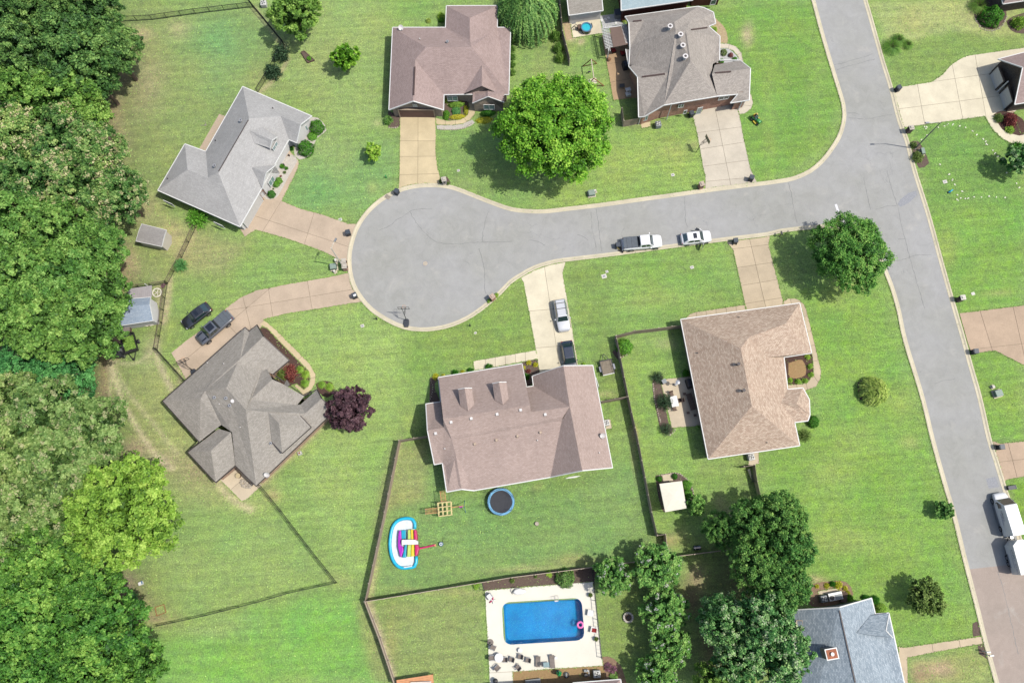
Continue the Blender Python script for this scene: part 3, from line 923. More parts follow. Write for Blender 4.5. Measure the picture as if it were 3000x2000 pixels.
paved('driveway', pts((A4, [(1148, 812), (1500, 755), (1600, 690), (1680, 600), (1760, 545), (1830, 515), (2352, 440), (2700, 400), (2700, 700), (2250, 1040), (2352, 1330), (2230, 1320),
      (2140, 1270), (2060, 1190), (1990, 1070), (1350, 1160), (1245, 1172)])), 'drive_cream',
      [J(A4, (1500, 755), (1862, 705)), J(A4, (1230, 1000), (2000, 900)), J(A4, (1370, 770), (1440, 1150)), J(A4, (1690, 590), (1790, 1100)), J(A4, (1900, 500), (2000, 1070))])
paved('garden_path', pts((A4, [(2075, 1050), (2110, 1140), (2180, 1200), (2250, 1230), (2420, 1230), (2420, 1340), (2240, 1322), (2150, 1272), (2070, 1192), (1995, 1070)])), 'drive_cream', [], z=0.056)
paved('driveway', pts((B4, [(1757, 1310), (2352, 1235), (2800, 1180)]), (C4, [(2800, 420), (2352, 220), (2085, 85), (1940, 105), (1868, 112), (1830, 0)])), 'drive_rose',
      [J(B4, (1950, 1300), (2060, 1650)), J(C4, (1850, 75), (2352, 20)), J(B4, (2250, 1250), (2330, 1600))])
paved('driveway', pts((C4, [(2058, 912), (2130, 935), (2352, 915), (2800, 870), (2800, 1180), (2352, 1240), (2190, 1268), (2172, 1290), (2112, 1090)])), 'drive_rose', [J(C4, (2200, 920), (2290, 1260)), J(C4, (2090, 1110), (2352, 1080))])
paved('garden_path', pts((D4, [(1195, 1232), (1245, 1240), (1960, 1138), (1972, 1204), (1500, 1290), (1280, 1335), (1290, 1700), (1230, 1700)])), 'drive_buff', [J(D4, (1500, 1180), (1520, 1310)), J(D4, (1750, 1150), (1770, 1260))])
paved('patio', pts((Y1, [(530, 1370), (722, 1562), (765, 1545), (895, 1425), (830, 1380), (665, 1240)])), 'patio_tan', [J(Y1, (620, 1470), (780, 1330))])
paved('patio', pts((Y8, [(470, 312), (780, 280), (940, 265), (1090, 1020), (1000, 1030), (565, 1062), (405, 395)])), 'patio_tan', [J(Y8, (420, 640), (960, 600))])
paved('patio', pts((A3, [(820, 330), (1060, 240), (1090, 450), (1110, 650), (1180, 900), (1110, 905), (930, 925), (860, 530)])), 'patio_brown', [J(A3, (870, 590), (1090, 560)), J(A3, (900, 760), (1120, 720))])
paved('patio', pts((Z3, [(238, 500), (920, 420), (1000, 770), (780, 800), (300, 880)])), 'drive_cream', [J(Z3, (620, 450), (680, 830))])
struct(sheet('gravel_pad', pts((Z3, [(915, 370), (1240, 330), (1410, 400), (1450, 580), (985, 660)])), 0.03, 'gravel_grey'))
struct(sheet('bare_ground', pts((Z3, [(60, 530), (240, 495), (300, 885), (150, 940)])), 0.02, 'dirt'))
struct(sheet('bare_ground', pts((A1, [(2015, 1048), (2075, 1070), (1885, 1415), (1830, 1370)])), 0.03, 'drive_pink')).name = 'back_step'
paved('air_conditioner_pad', pts((Y3, [(670, 1450), (775, 1440), (782, 1560), (680, 1585)])), 'patio_tan')
paved('air_conditioner_pad', pts((C3, [(850, 715), (905, 712), (920, 800), (862, 808)])), 'patio_tan')
paved('air_conditioner_pad', pts((X7, [(1070, 345), (1715, 225), (1760, 390), (1580, 430), (1090, 468)])), 'patio_tan')
paved('garden_path', pts((A3, [(1180, 1130), (1270, 1120), (1275, 1165), (1190, 1183)])), 'drive_tan')
def bed(poly, mat, z=0.028, name='flower_bed'):
 return struct(sheet(name, [Vector(p) for p in spline(poly + [poly[0]], 0.6)[:-1]], z, mat))
bed(pts((Z1, [(1250, 880), (1400, 780), (1470, 830), (1380, 1000), (1250, 1220), (1120, 1190)])), 'gravel_white', 0.056)
bed(pts((X8, [(560, 90), (760, 110), (900, 250), (930, 360), (740, 520), (670, 680), (620, 850), (400, 940), (290, 830), (330, 600), (560, 400)])), 'gravel_white', 0.03)
bed(pts((A2, [(1215, 1020), (1322, 1070), (1320, 1165), (1215, 1165)])), 'mulch', 0.03)
bed(pts((A2, [(1658, 1152), (1800, 1150), (1900, 1138), (1985, 1100), (2010, 1130), (1920, 1180), (1800, 1192), (1665, 1190)])), 'gravel_white', 0.03)
bed(pts((A2, [(1725, 890), (1920, 890), (1950, 1040), (1880, 1095), (1760, 1105), (1722, 1080)])), 'mulch', 0.03)
bed(pts((A3, [(1910, 445), (1985, 450), (2050, 500), (2085, 580), (1880, 590)])), 'gravel_grey', 0.05)
bed(pts((A3, [(1760, 80), (1880, 180), (1960, 270), (1980, 390), (1905, 430), (1850, 250)])), 'dirt', 0.026)
bed(pts((A4, [(1850, -60), (1900, 160), (1960, 250), (2060, 275), (2150, 230), (2190, 140), (2170, 20), (2100, -60)])), 'mulch', 0.03)
bed(pts((A4, [(2190, 200), (2230, 280), (2320, 310), (2420, 290), (2420, 120), (2260, 150)])), 'mulch', 0.03)
bed(pts((A4, [(2070, 1055), (2160, 1020), (2340, 1100), (2350, 1240), (2250, 1235), (2150, 1190)])), 'mulch_dark', 0.06)
bed(pts((A4, [(1300, 1310), (1380, 1300), (1460, 1440), (1480, 1500), (1390, 1545), (1330, 1400)])), 'mulch', 0.03)
bed(pts((Y1, [(870, 75), (935, 95), (1050, 215), (1195, 365), (1285, 455), (1300, 520), (1250, 610), (1190, 560), (1040, 600), (1000, 420)])), 'mulch_dark', 0.03)
bed(pts((Y1, [(1350, 560), (1420, 535), (1490, 550), (1512, 610), (1460, 680), (1380, 640)])), 'mulch_dark', 0.03)
bed(pts((C3, [(90, 190), (240, 165), (262, 300), (110, 420)])), 'mulch', 0.03)
bed(pts((C2, [(1600, 330), (2000, 270), (2300, 215), (2300, 250), (1680, 345), (1690, 560), (1600, 560)])), 'mulch', 0.03)
bed(pts((Y3, [(1010, 555), (1270, 520), (1285, 700), (1240, 780), (1040, 810)])), 'mulch_dark', 0.03)
bed(pts((Y3, [(1055, 620), (1185, 590), (1215, 730), (1070, 755)])), 'gravel_tan', 0.045, 'gravel_patch')
bed(pts((Y8, [(290, 250), (430, 270), (410, 400), (520, 1000), (600, 1060), (560, 1150), (430, 1140), (370, 1000), (290, 600), (270, 380)])), 'mulch', 0.045)
bed(pts((Y5, [(60, 200), (700, 90), (1545, 5), (1555, 195), (700, 260), (80, 312)])), 'mulch', 0.03)
bed(pts((C3, [(1320, 1230), (1500, 1205), (1600, 1260), (1660, 1350), (1660, 1450), (1540, 1500), (1400, 1568), (1340, 1400)])), 'mulch', 0.03)
struct(sheet('flower_bed', pts((C3, [(1380, 1225), (1470, 1210), (1480, 1275), (1390, 1285)])), 0.04, 'patio_tan')).name = 'stepping_slab'
struct(sheet('gravel_strip', pts((Y5, [(470, 1410), (1000, 1370), (1700, 1290), (1720, 1480), (1740, 1640), (480, 1640)])), 0.03, 'gravel_tan'))
bed(pts((Y5, [(1680, 1210), (1760, 1205), (1840, 1240), (1930, 1330), (1990, 1500), (2000, 1640), (1740, 1640), (1690, 1330)])), 'bare_brown', 0.028)
bed(pts((D4, [(400, 660), (480, 640), (720, 640), (760, 800), (400, 860)])), 'bare_brown', 0.024)
bed(pts((D4, [(1880, 1020), (1920, 1000), (1955, 1130), (1885, 1140)])), 'mulch', 0.03)
bed(pts((D4, [(1925, 1215), (1975, 1210), (2020, 1350), (1940, 1300)])), 'mulch', 0.03)
bed(pts((C4, [(820, 380), (900, 340), (980, 440), (910, 570), (840, 530)])), 'mulch', 0.03)
bed(pts((Y2, [(2100, 0), (2160, -40), (2240, -20), (2240, 40), (2180, 100)])), 'mulch', 0.03)
bed(pts((B2, [(1690, 60), (1760, 60), (1790, 110), (1760, 140), (1690, 120)])), 'mulch', 0.03)
deck = pts((Y5, [(95, 318), (460, 285), (1555, 200), (1625, 780), (1690, 1330), (1000, 1372), (470, 1412), (480, 1640), (165, 1640), (140, 1100)]))
def pool_outline(grow=0.0, n=7):
 # straight sides with rounded corners
 c = [Y5(322, 478), Y5(1400, 412), Y5(1445, 985), Y5(352, 1052)]
 c = inset(c, -grow)
 out = []
 r = 1.15
 for i in range(4):
  p, a, b = c[i], (c[i - 1] - c[i]).normalized(), (c[(i + 1) % 4] - c[i]).normalized()
  p0, p2 = p + a * r, p + b * r
  for k in range(n + 1):
   t = k / n
   out.append(p0 * (1 - t) ** 2 + p * 2 * t * (1 - t) * 1.0 + p2 * t * t)
 return out
po = pool_outline(0.0)
n = len(po)
# deck with a hole for the pool, one joint line across
b = MB()
outer = []
cen = sum(po, Vector()) / n
for p in po:      # shoot outwards to the deck edge
 d = (p - cen)
 best = None
 for i in range(len(deck)):
  a, c = deck[i], deck[(i + 1) % len(deck)]
  r = geometry.intersect_line_line_2d(Vector((cen.x, cen.y)), Vector((cen.x + d.x * 9, cen.y + d.y * 9)), Vector((a.x, a.y)), Vector((c.x, c.y)))
  if r is not None and (best is None or (r - Vector((cen.x, cen.y))).length < (best - Vector((cen.x, cen.y))).length):
   best = r
 outer.append(best)
bm = bmesh.new()
ov = [bm.verts.new((p.x, p.y, 0.07)) for p in deck]
iv = [bm.verts.new((p.x, p.y, 0.07)) for p in pool_outline(0.22)]
ed = [bm.edges.new((ov[i], ov[(i + 1) % len(ov)])) for i in range(len(ov))] + [bm.edges.new((iv[i], iv[(i + 1) % len(iv)])) for i in range(len(iv))]
bmesh.ops.triangle_fill(bm, use_beauty=True, edges=ed)
me = bpy.data.meshes.new('pool_deck')
bmesh.ops.recalc_face_normals(bm, faces=bm.faces)
for f in bm.faces:
 if f.normal.z < 0:
  f.normal_flip()
bm.to_mesh(me)
bm.free()
me.materials.append(MATS['deck_white'])
pdk = bpy.data.objects.new('pool_deck', me)
COL.objects.link(pdk)
struct(pdk)
b = MB()
for i in range(len(deck)):
 a, c = deck[i], deck[(i + 1) % len(deck)]
 b.add([(a.x, a.y, 0.07), (c.x, c.y, 0.07), (c.x, c.y, -0.05), (a.x, a.y, -0.05)], [(0, 1, 2, 3)])
b.build('deck_edge', 'deck_white', pdk)
MB().bar(Y5(150, 1428, 0.075), Y5(475, 1412, 0.075), 0.04, 0.006).build('expansion_joint', 'joint', pdk)
# coping ring
pin, pout = pool_outline(0.0), pool_outline(0.25)
b = MB()
for i in range(n):
 j = (i + 1) % n
 a, c, d, e = pin[i], pin[j], pout[j], pout[i]
 b.add([(a.x, a.y, .095), (c.x, c.y, .095), (d.x, d.y, .09), (e.x, e.y, .09), (a.x, a.y, -.1), (c.x, c.y, -.1), (d.x, d.y, .05), (e.x, e.y, .05)],
          [(3, 2, 1, 0), (0, 1, 5, 4), (2, 3, 7, 6)])
b.build('coping', 'deck_white', pdk)
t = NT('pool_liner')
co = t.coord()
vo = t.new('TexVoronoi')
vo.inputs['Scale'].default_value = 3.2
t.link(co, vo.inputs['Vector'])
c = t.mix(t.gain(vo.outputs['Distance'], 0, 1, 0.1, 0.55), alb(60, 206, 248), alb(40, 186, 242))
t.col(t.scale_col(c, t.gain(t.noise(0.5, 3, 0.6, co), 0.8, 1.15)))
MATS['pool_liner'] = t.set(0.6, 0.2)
b = MB()
floor = inset(pin, 0.35)
for i in range(n):
 j = (i + 1) % n
 b.add([(pin[i].x, pin[i].y, .05), (pin[j].x, pin[j].y, .05), (floor[j].x, floor[j].y, -1.35), (floor[i].x, floor[i].y, -1.35)], [(0, 1, 2, 3)])
b.add([(p.x, p.y, -1.35) for p in floor], [tuple(range(n))[::-1]])
# deep hopper and the steps at the east end
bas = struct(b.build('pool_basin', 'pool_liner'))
t = NT('pool_water')
t.n.remove(t.bsdf)
co = t.coord()
tr = t.new('BsdfTransparent')
tr.inputs[0].default_value = (0.30, 0.74, 0.97, 1)
gl = t.new('BsdfGlossy')
gl.inputs['Roughness'].default_value = 0.06
fr = t.new('Fresnel')
fr.inputs[0].default_value = 1.33
bp = t.new('Bump')
bp.inputs['Strength'].default_value = 1.0
bp.inputs['Distance'].default_value = 0.16
wv = t.noise(3.4, 3, 0.55, co, 1.2)
t.link(wv, bp.inputs['Height'])
t.link(bp.outputs[0], gl.inputs['Normal'])
t.link(bp.outputs[0], fr.inputs['Normal'])
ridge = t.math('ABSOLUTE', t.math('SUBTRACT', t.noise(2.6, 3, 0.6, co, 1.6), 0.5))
tw = t.mix(t.gain(ridge, 1, 0, 0.0, 0.09), (0.06, 0.74, 0.95, 1), (0.34, 0.95, 1.0, 1))  # ripple light painted into the water tint as a bright network
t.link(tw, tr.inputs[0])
mx = t.new('MixShader')
t.link(fr.outputs[0], mx.inputs[0])
t.link(tr.outputs[0], mx.inputs[1])
t.link(gl.outputs[0], mx.inputs[2])
t.link(mx.outputs[0], t.out.inputs[0])
MATS['pool_water'] = t.m
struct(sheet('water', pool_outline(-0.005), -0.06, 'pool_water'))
shingle('roof_grey', (196, 195, 192), (182, 181, 178), (160, 159, 157), contrast=0.8)
shingle('roof_mauve', (188, 168, 162), (172, 152, 146), (148, 128, 122), contrast=0.7)
shingle('roof_taupe', (190, 182, 172), (168, 160, 152), (132, 126, 120), contrast=0.9)
shingle('roof_stone', (184, 178, 168), (164, 158, 148), (138, 132, 124), contrast=0.8)
shingle('roof_brown', (198, 178, 168), (182, 162, 152), (156, 136, 128), contrast=0.8)
shingle('roof_tan', (220, 200, 178), (188, 164, 144), (152, 130, 114), row=0.17, wid=0.36, contrast=1.5)
shingle('roof_blue', (188, 200, 208), (152, 166, 176), (112, 126, 138), row=0.17, wid=0.36, contrast=1.1)
shingle('roof_aqua', (190, 208, 212), (176, 196, 202), (150, 172, 180), contrast=0.6)
shingle('shed_grey', (186, 182, 178), (172, 168, 164), (150, 146, 142), contrast=0.8)
shingle('shed_blue', (178, 192, 206), (160, 176, 194), (136, 154, 174), contrast=1.0)
brickwall('brick_brown', (196, 174, 152), (166, 146, 126), (196, 186, 172))
brickwall('brick_red', (206, 152, 124), (180, 126, 102), (206, 182, 164))
brickwall('brick_dark', (120, 104, 92), (92, 78, 70), (130, 120, 108))
brickwall('brick_pink', (206, 168, 142), (186, 146, 120), (206, 188, 170))
boards('siding_white', (240, 238, 234), 0.18, 1, 0.82, 0.04)
boards('siding_cream', (226, 218, 200), 0.2, 1, 0.8, 0.05)
boards('siding_maroon', (92, 40, 38), 0.2, 1, 0.7)
boards('siding_grey', (176, 172, 164), 0.2, 1, 0.8)
boards('metal_ribbed', (176, 170, 170), 0.28, 0, 0.72, 0.12)
plain('trim_white', (240, 240, 236), 0.5, var=0.05)
plain('trim_dark', (74, 66, 62), 0.5)
plain('trim_tan', (206, 184, 160), 0.6)
plain('vent_line', (84, 66, 62), 0.8)
plain('vent_white', (236, 232, 228), 0.5)
plain('vent_dark', (92, 84, 82), 0.6)
plain('metal_grey', (186, 188, 190), 0.35, 0.5, 0.6)
plain('metal_galv', (200, 202, 204), 0.35, 0.5, 0.4)
plain('metal_black', (44, 44, 46), 0.5, 0.4)
plain('glass_dark', (72, 90, 92), 0.08, 0.7, var=0.25, scale=1.2)
plain('glass_sky', (150, 176, 176), 0.08, 0.7, var=0.2, scale=1.5)
plain('garage_brown', (124, 92, 88), 0.5)
plain('garage_white', (226, 224, 218), 0.5, var=0.05)
plain('garage_grey', (150, 152, 150), 0.6)
plain('door_dark', (70, 52, 46), 0.5)
plain('interior_shade', (48, 44, 42), 0.9)
FOOT = []
class House:
 """roof vertices are survey points (x, y of a close-up, height); eaves stay put, ridge heights settle until every slope is flat"""
 def __init__(s, name, label, cat, crop, verts, faces, eave, roofmat, wallmat, trimmat, outlines, fixed=None, over=0.38, keep=0.25, wallbase=0.0, slopes=None, trim_w=0.13):
  s.crop = crop
  s.z = {k: float(v[2]) for k, v in verts.items()}
  s.xy = {k: (v[0], v[1]) for k, v in verts.items()}
  z0 = dict(s.z)
  fix = set(k for k, v in s.z.items() if abs(v - eave) < 1e-6) | set(fixed or ())
  for it in range(60):
   want = {k: [] for k in verts}
   for f in faces:
    if len(f) < 4:
     continue
    P = np.array([s.pt(k) for k in f])
    c = P.mean(0)
    A = np.column_stack([P[:, :2] - c[:2], np.ones(len(P))])
    sol, *_ = np.linalg.lstsq(A, P[:, 2], rcond=None)
    for k, p in zip(f, P):
     zz = p[2]
     for _ in range(3):
      q = s.pt(k, zz)
      zz = float(np.dot([q.x - c[0], q.y - c[1], 1], sol))
     want[k].append(zz)
   for k in verts:
    if k not in fix and want[k]:
     t = (sum(want[k]) + keep * z0[k]) / (len(want[k]) + keep)
     s.z[k] += 0.6 * (t - s.z[k])
  base = sum((s.pt(k) for k in verts), Vector()) / len(verts)
  s.root = thing(name, label, cat, (base.x, base.y, 0))
  keys = list(verts)
  idx = {k: i for i, k in enumerate(keys)}
  top = [s.pt(k) for k in keys]
  n = len(keys)
  fs, edges = [], {}
  for f in faces:
   ii = [idx[k] for k in f]
   nz = Vector()
   for a, b in zip(ii, ii[1:] + ii[:1]):
    nz += top[a].cross(top[b])
   if nz.z < 0:
    ii = ii[::-1]
   fs.append(ii)
   for a, b in zip(ii, ii[1:] + ii[:1]):
    edges.setdefault((min(a, b), max(a, b)), []).append((a, b))
  b = MB()
  allf = [tuple(f) for f in fs] + [tuple(i + n for i in f[::-1]) for f in fs]
  for e in edges.values():
   if len(e) == 1:
    a, c = e[0]
    allf.append((a, a + n, c + n, c))
  b.add(top + [p - Vector((0, 0, 0.14)) for p in top], allf)
  s.roof = b.build('roof', roofmat, s.root, uv=True)
  s.bvh = BVHTree.FromPolygons([tuple(p) for p in top], [tuple(f) for f in fs])
  s.fs, s.top = fs, top
  s.outline = [s.pt(k) for k in outlines[0]]
  FOOT.append(s.outline)
  for ol in outlines:
   path = [s.pt(k) for k in ol]
   ins = inset(path, over)
   w = MB()
   m = len(path)
   for i in range(m):
    p, q = ins[i], ins[(i + 1) % m]
    w.add([(p.x, p.y, wallbase - 0.02), (q.x, q.y, wallbase - 0.02), (q.x, q.y, q.z - 0.1), (p.x, p.y, p.z - 0.1)], [(0, 1, 2, 3)])
   # close the top well under the roof so that no light leaks in
   bm = bmesh.new()
   w.build('wall', wallmat, s.root, uv=True)
   t = MB()
   out = inset(path, -0.03)
   for i in range(m):
    p, q = out[i] - Vector((0, 0, 0.07)), out[(i + 1) % m] - Vector((0, 0, 0.07))
    t.bar(p, q, trim_w, 0.16)
   t.build('gutter', trimmat, s.root)
 def pt(s, k, z=None):
  return s.crop(s.xy[k][0], s.xy[k][1], s.z[k] if z is None else z)
 def hit(s, crop, x, y):
  a = crop(x, y, 0)
  d = (a - EYE).normalized()
  loc, nor, i, dist = s.bvh.ray_cast(EYE, d)
  if loc is None:
   return crop(x, y, 3.0), Vector((0, 0, 1))
  if nor.z < 0:
   nor = -nor
  return loc, nor
 def vent_line(s, crop, p, q, mat='vent_line', w=0.22):
  a, _ = s.hit(crop, *p)
  b, _ = s.hit(crop, *q)
  d = Vector((0, 0, 0.05))
  o = MB().bar(a + d, b + d, w, 0.09)
  return o.build('ridge_vent', mat, s.root)
 def pipe(s, crop, x, y, r=0.06, h=0.35, mat='vent_dark', cap=False, name='vent_pipe'):
  a, _ = s.hit(crop, x, y)
  b = MB().cyl((a.x, a.y, a.z - 0.1), r, h + 0.1, 12)
  if cap:
   b.cyl((a.x, a.y, a.z + h - 0.02), r * 1.5, 0.07, 12)
  o = b.build(name, mat, s.root)
  if cap:
   MB().cyl((a.x, a.y, a.z + h + 0.05), r * 0.75, 0.01, 12).build('opening', 'vent_dark', o)
  return o
 def boxvent(s, crop, x, y, size=0.36, h=0.16, mat='vent_white', rz=0.0):
  a, n = s.hit(crop, x, y)
  b = MB().box((a.x, a.y, a.z + h / 2), (size, size, h + 0.1), rz, 0.86)
  return b.build('roof_vent', mat, s.root)
 def window(s, crop, l, r, z0, z1, frame='trim_white', pane='glass_dark', name='window', panes=2, depth=0.07, rows=2):
  """l, r: close-up points of the sill ends; stands on the wall facing the camera side"""
  a, b = crop(l[0], l[1], z0), crop(r[0], r[1], z0)
  d = (b - a)
  d.z = 0
  L = d.length
  d.normalize()
  nrm = Vector((d.y, -d.x, 0))
  if nrm.dot(EYE - a) < 0:
   nrm = -nrm
  a = a - nrm * 0.02
  h = z1 - z0
  m = MB()
  t = 0.09
  ca = a + nrm * depth / 2
  def bx(u0, u1, w0, w1, dep, off, mb):
   p = a + d * (u0 + u1) / 2 + nrm * off
   mb.box((p.x, p.y, z0 + (w0 + w1) / 2), (u1 - u0, dep, w1 - w0), math.atan2(d.y, d.x))
  bx(0, L, -t * 0.5, t, depth, depth / 2, m)
  bx(0, L, h - t, h, depth, depth / 2, m)
  bx(0, t, t, h - t, depth, depth / 2, m)
  bx(L - t, L, t, h - t, depth, depth / 2, m)
  for k in range(1, panes):
   u = L * k / panes
   bx(u - t / 2, u + t / 2, t, h - t, depth, depth / 2, m)
  o = m.build(name, frame, s.root)
  for k in range(panes):
   for r_ in range(rows):
    g = MB()
    bx(L * k / panes + t * .5, L * (k + 1) / panes - t * .5, t + (h - 2 * t) * r_ / rows + 0.015, t + (h - 2 * t) * (r_ + 1) / rows - 0.015, 0.02, depth * 0.45, g)
    g.build('pane', pane, o)
  return o
 def garage_door(s, crop, l, r, z1, mat, frame, rows=4):
  a, b = crop(l[0], l[1], 0), crop(r[0], r[1], 0)
  d = b - a
  L = d.length
  d.normalize()
  nrm = Vector((d.y, -d.x, 0))
  if nrm.dot(EYE - a) < 0:
   nrm = -nrm
  ang = math.atan2(d.y, d.x)
  m = MB()
  for u in (-0.07, L + 0.07):
   p = a + d * u
   m.box((p.x, p.y, z1 / 2), (0.14, 0.16, z1), ang)
  p = a + d * L / 2
  m.box((p.x, p.y, z1 + 0.08), (L + 0.28, 0.16, 0.16), ang)
  o = m.build('garage_door', frame, s.root)
  for k in range(rows):
   g = MB().box((p.x, p.y, z1 * (k + 0.5) / rows), (L - 0.01, 0.06, z1 / rows - 0.02), ang)
   g.build('panel', mat, o)
  return o
 def downspout(s, crop, x, y, ztop, zb=0.0, mat='trim_white', w=0.1):
  p = crop(x, y, zb)
  return MB().box((p.x, p.y, (ztop + zb) / 2), (w, w, ztop - zb)).build('downspout', mat, s.root)
def dish(label, p, az=0.6, pole=0.5, group='rooftop satellite dishes'):
 """small satellite dish on a bent mast"""
 t = thing('satellite_dish', label, 'satellite dish', p, az, group)
 MB().tube([(0, 0, -0.1), (0, 0, pole * .6), (0.12, 0, pole)], 0.03).build('mast', 'metal_grey', t, False)
 b = MB()
 n, rings = 18, 4
 vs, fs = [], []
 for j in range(rings + 1):
  r = 0.42 * j / rings
  for i in range(n):
   a = 2 * PI * i / n
   u, v = r * math.cos(a) * 0.9, r * math.sin(a)
   dpt = 0.12 * (r / 0.42) ** 2
   # dish leans back by 45 degrees
   vs.append((0.15 + dpt * 0.7 - v * 0.7, u, pole + 0.08 + dpt * 0.7 + v * 0.7))
 for j in range(rings):
  for i in range(n):
   fs.append((j * n + i, j * n + (i + 1) % n, (j + 1) * n + (i + 1) % n, (j + 1) * n + i))
 b.add(vs, fs).build('reflector', 'vent_white', t, False, smooth=True)
 MB().tube([(0.15, 0, pole - 0.2), (0.62, 0, pole + 0.1)], 0.02).build('arm', 'metal_grey', t, False)
 MB().box((0.62, 0, pole + 0.12), (0.1, 0.12, 0.1)).build('receiver', 'metal_grey', t, False)
 return t
E0 = 2.7
h1 = House('grey_roofed_house', 'white sided house with light grey hip roof and one dormer beside the wood', 'house', Z1, {
 'e1': (910, 85, E0), 'e2': (1612, 385, E0), 'g1': (1500, 470, 4.9), 'e3': (1460, 655, E0), 'e4': (1380, 622, E0), 'm5': (1243, 862, E0),
 'm6': (1085, 1150, E0), 'S': (880, 1510, E0), 'W': (45, 1140, E0), 'w2': (320, 670, E0), 'v': (532, 747, E0),
 'R1': (975, 410, 5.2), 'R2': (660, 960, 5.2), 'r1': (1297, 385, 5.0), 'w1': (556, 1015, 5.0), 'wr': (345, 930, 5.0)},
 [('e1', 'e2', 'g1', 'r1', 'R1'), ('g1', 'e3', 'e4', 'r1'), ('R1', 'r1', 'e4', 'm5', 'm6', 'S', 'R2'), ('e1', 'R1', 'R2', 'w1', 'v'),
     ('v', 'w2', 'wr', 'w1'), ('w2', 'W', 'wr'), ('W', 'S', 'R2', 'w1', 'wr')],
 E0, 'roof_grey', 'siding_white', 'trim_white', [('e1', 'e2', 'g1', 'e3', 'e4', 'm5', 'm6', 'S', 'W', 'w2', 'v')])
def side_gable(h, crop, lt, apex, rt, back, z_eave, z_apex, roofmat, wallmat, trimmat, name='gable', drop=0.0, bl=None, br=None):
 """a small gable roof that grows out of a main slope: eave ends lt and rt, ridge from apex to back"""
 L, R, A = crop(lt[0], lt[1], z_eave), crop(rt[0], rt[1], z_eave), crop(apex[0], apex[1], z_apex)
 B, _ = h.hit(crop, *back)
 B = Vector((B.x, B.y, B.z + 0.03))
 BL = h.hit(crop, *bl)[0] if bl else L.copy()
 BR = h.hit(crop, *br)[0] if br else R.copy()
 b = MB()
 for tri in ([L, A, B, BL], [A, R, BR, B]):
  t = tri if (tri[-1] - tri[0]).length > 1e-4 and (tri[2] - tri[1]).length > 1e-4 else tri
  pp = []
  for p in t:
   if not pp or (p - pp[-1]).length > 1e-4:
    pp.append(p)
  if (pp[0] - pp[-1]).length < 1e-4:
   pp = pp[:-1]
  nn = (pp[1] - pp[0]).cross(pp[2] - pp[0])
  if nn.z < 0:
   pp = pp[::-1]
  m = len(pp)
  up = Vector((0, 0, 0.05))
  b.add([p + up for p in pp] + [p - up * 1.4 for p in pp], [tuple(range(m)), tuple(range(2 * m - 1, m - 1, -1))] + [((i + 1) % m, i, i + m, (i + 1) % m + m) for i in range(m)])
 g = b.build(name, roofmat, h.root, uv=True)
 t = MB()
 t.bar(L, A, 0.1, 0.16).bar(A, R, 0.1, 0.16)
 t.build('rake_board', trimmat, g)
 d = (R - L).normalized()
 nrm = Vector((d.y, -d.x, 0))
 if nrm.dot(B - A) < 0:
  nrm = -nrm
 o = nrm * 0.22
 w = MB()
 ll, rr, aa = L + d * 0.2 + o, R - d * 0.2 + o, A + o
 zb = drop
 w.add([(ll.x, ll.y, zb), (rr.x, rr.y, zb), rr - Vector((0, 0, .05)), aa - Vector((0, 0, .08)), ll - Vector((0, 0, .05))], [(0, 1, 2, 3, 4), (4, 3, 2, 1, 0)])
 for p in (ll, rr):
  q = p + nrm * 1.6
  w.add([(p.x, p.y, zb), (q.x, q.y, zb), (q.x, q.y, p.z - .06), (p.x, p.y, p.z - .06)], [(0, 1, 2, 3)])
 w.build('gable_wall', wallmat, g, uv=True)
 return g
side_gable(h1, Z1, (1110, 1125), (1150, 965), (1255, 880), (1005, 910), 2.75, 4.15, 'roof_grey', 'siding_white', 'trim_white')
dz = h1.hit(Z1, 1240, 730)[0].z
side_gable(h1, Z1, (1190, 714), (1210, 636), (1262, 598), (985, 533), dz + 1.0, dz + 1.75, 'roof_grey', 'siding_white', 'trim_white', 'dormer', dz - 0.2, (1030, 662), (1115, 500))
h1.window(Z1, (1228, 745), (1270, 668), dz - 0.05, dz + 0.85, pane='glass_sky')
h1.window(Z1, (1195, 1108), (1240, 1030), 0.7, 2.1, pane='glass_sky')
h1.window(Z1, (1520, 605), (1580, 520), 0.7, 2.1, pane='glass_sky')
h1.window(Z1, (1300, 800), (1335, 740), 0.6, 2.1, pane='glass_dark', panes=1)
h1.garage_door(Z1, (965, 1520), (1115, 1258), 2.2, 'garage_white', 'trim_white')
h1.window(Z1, (640, 1490), (730, 1530), 0.9, 2.0, pane='glass_dark')
h1.window(Z1, (130, 1270), (220, 1310), 0.9, 2.0, pane='glass_dark')
h1.vent_line(Z1, (968, 425), (665, 950), 'vent_dark', 0.12)
h1.pipe(Z1, 895, 440, 0.15, 0.35, 'metal_galv', True)
h1.pipe(Z1, 630, 900, 0.15, 0.35, 'metal_galv', True)
for x, y in ((1220, 308), (635, 637), (147, 1025)):
 h1.pipe(Z1, x, y)
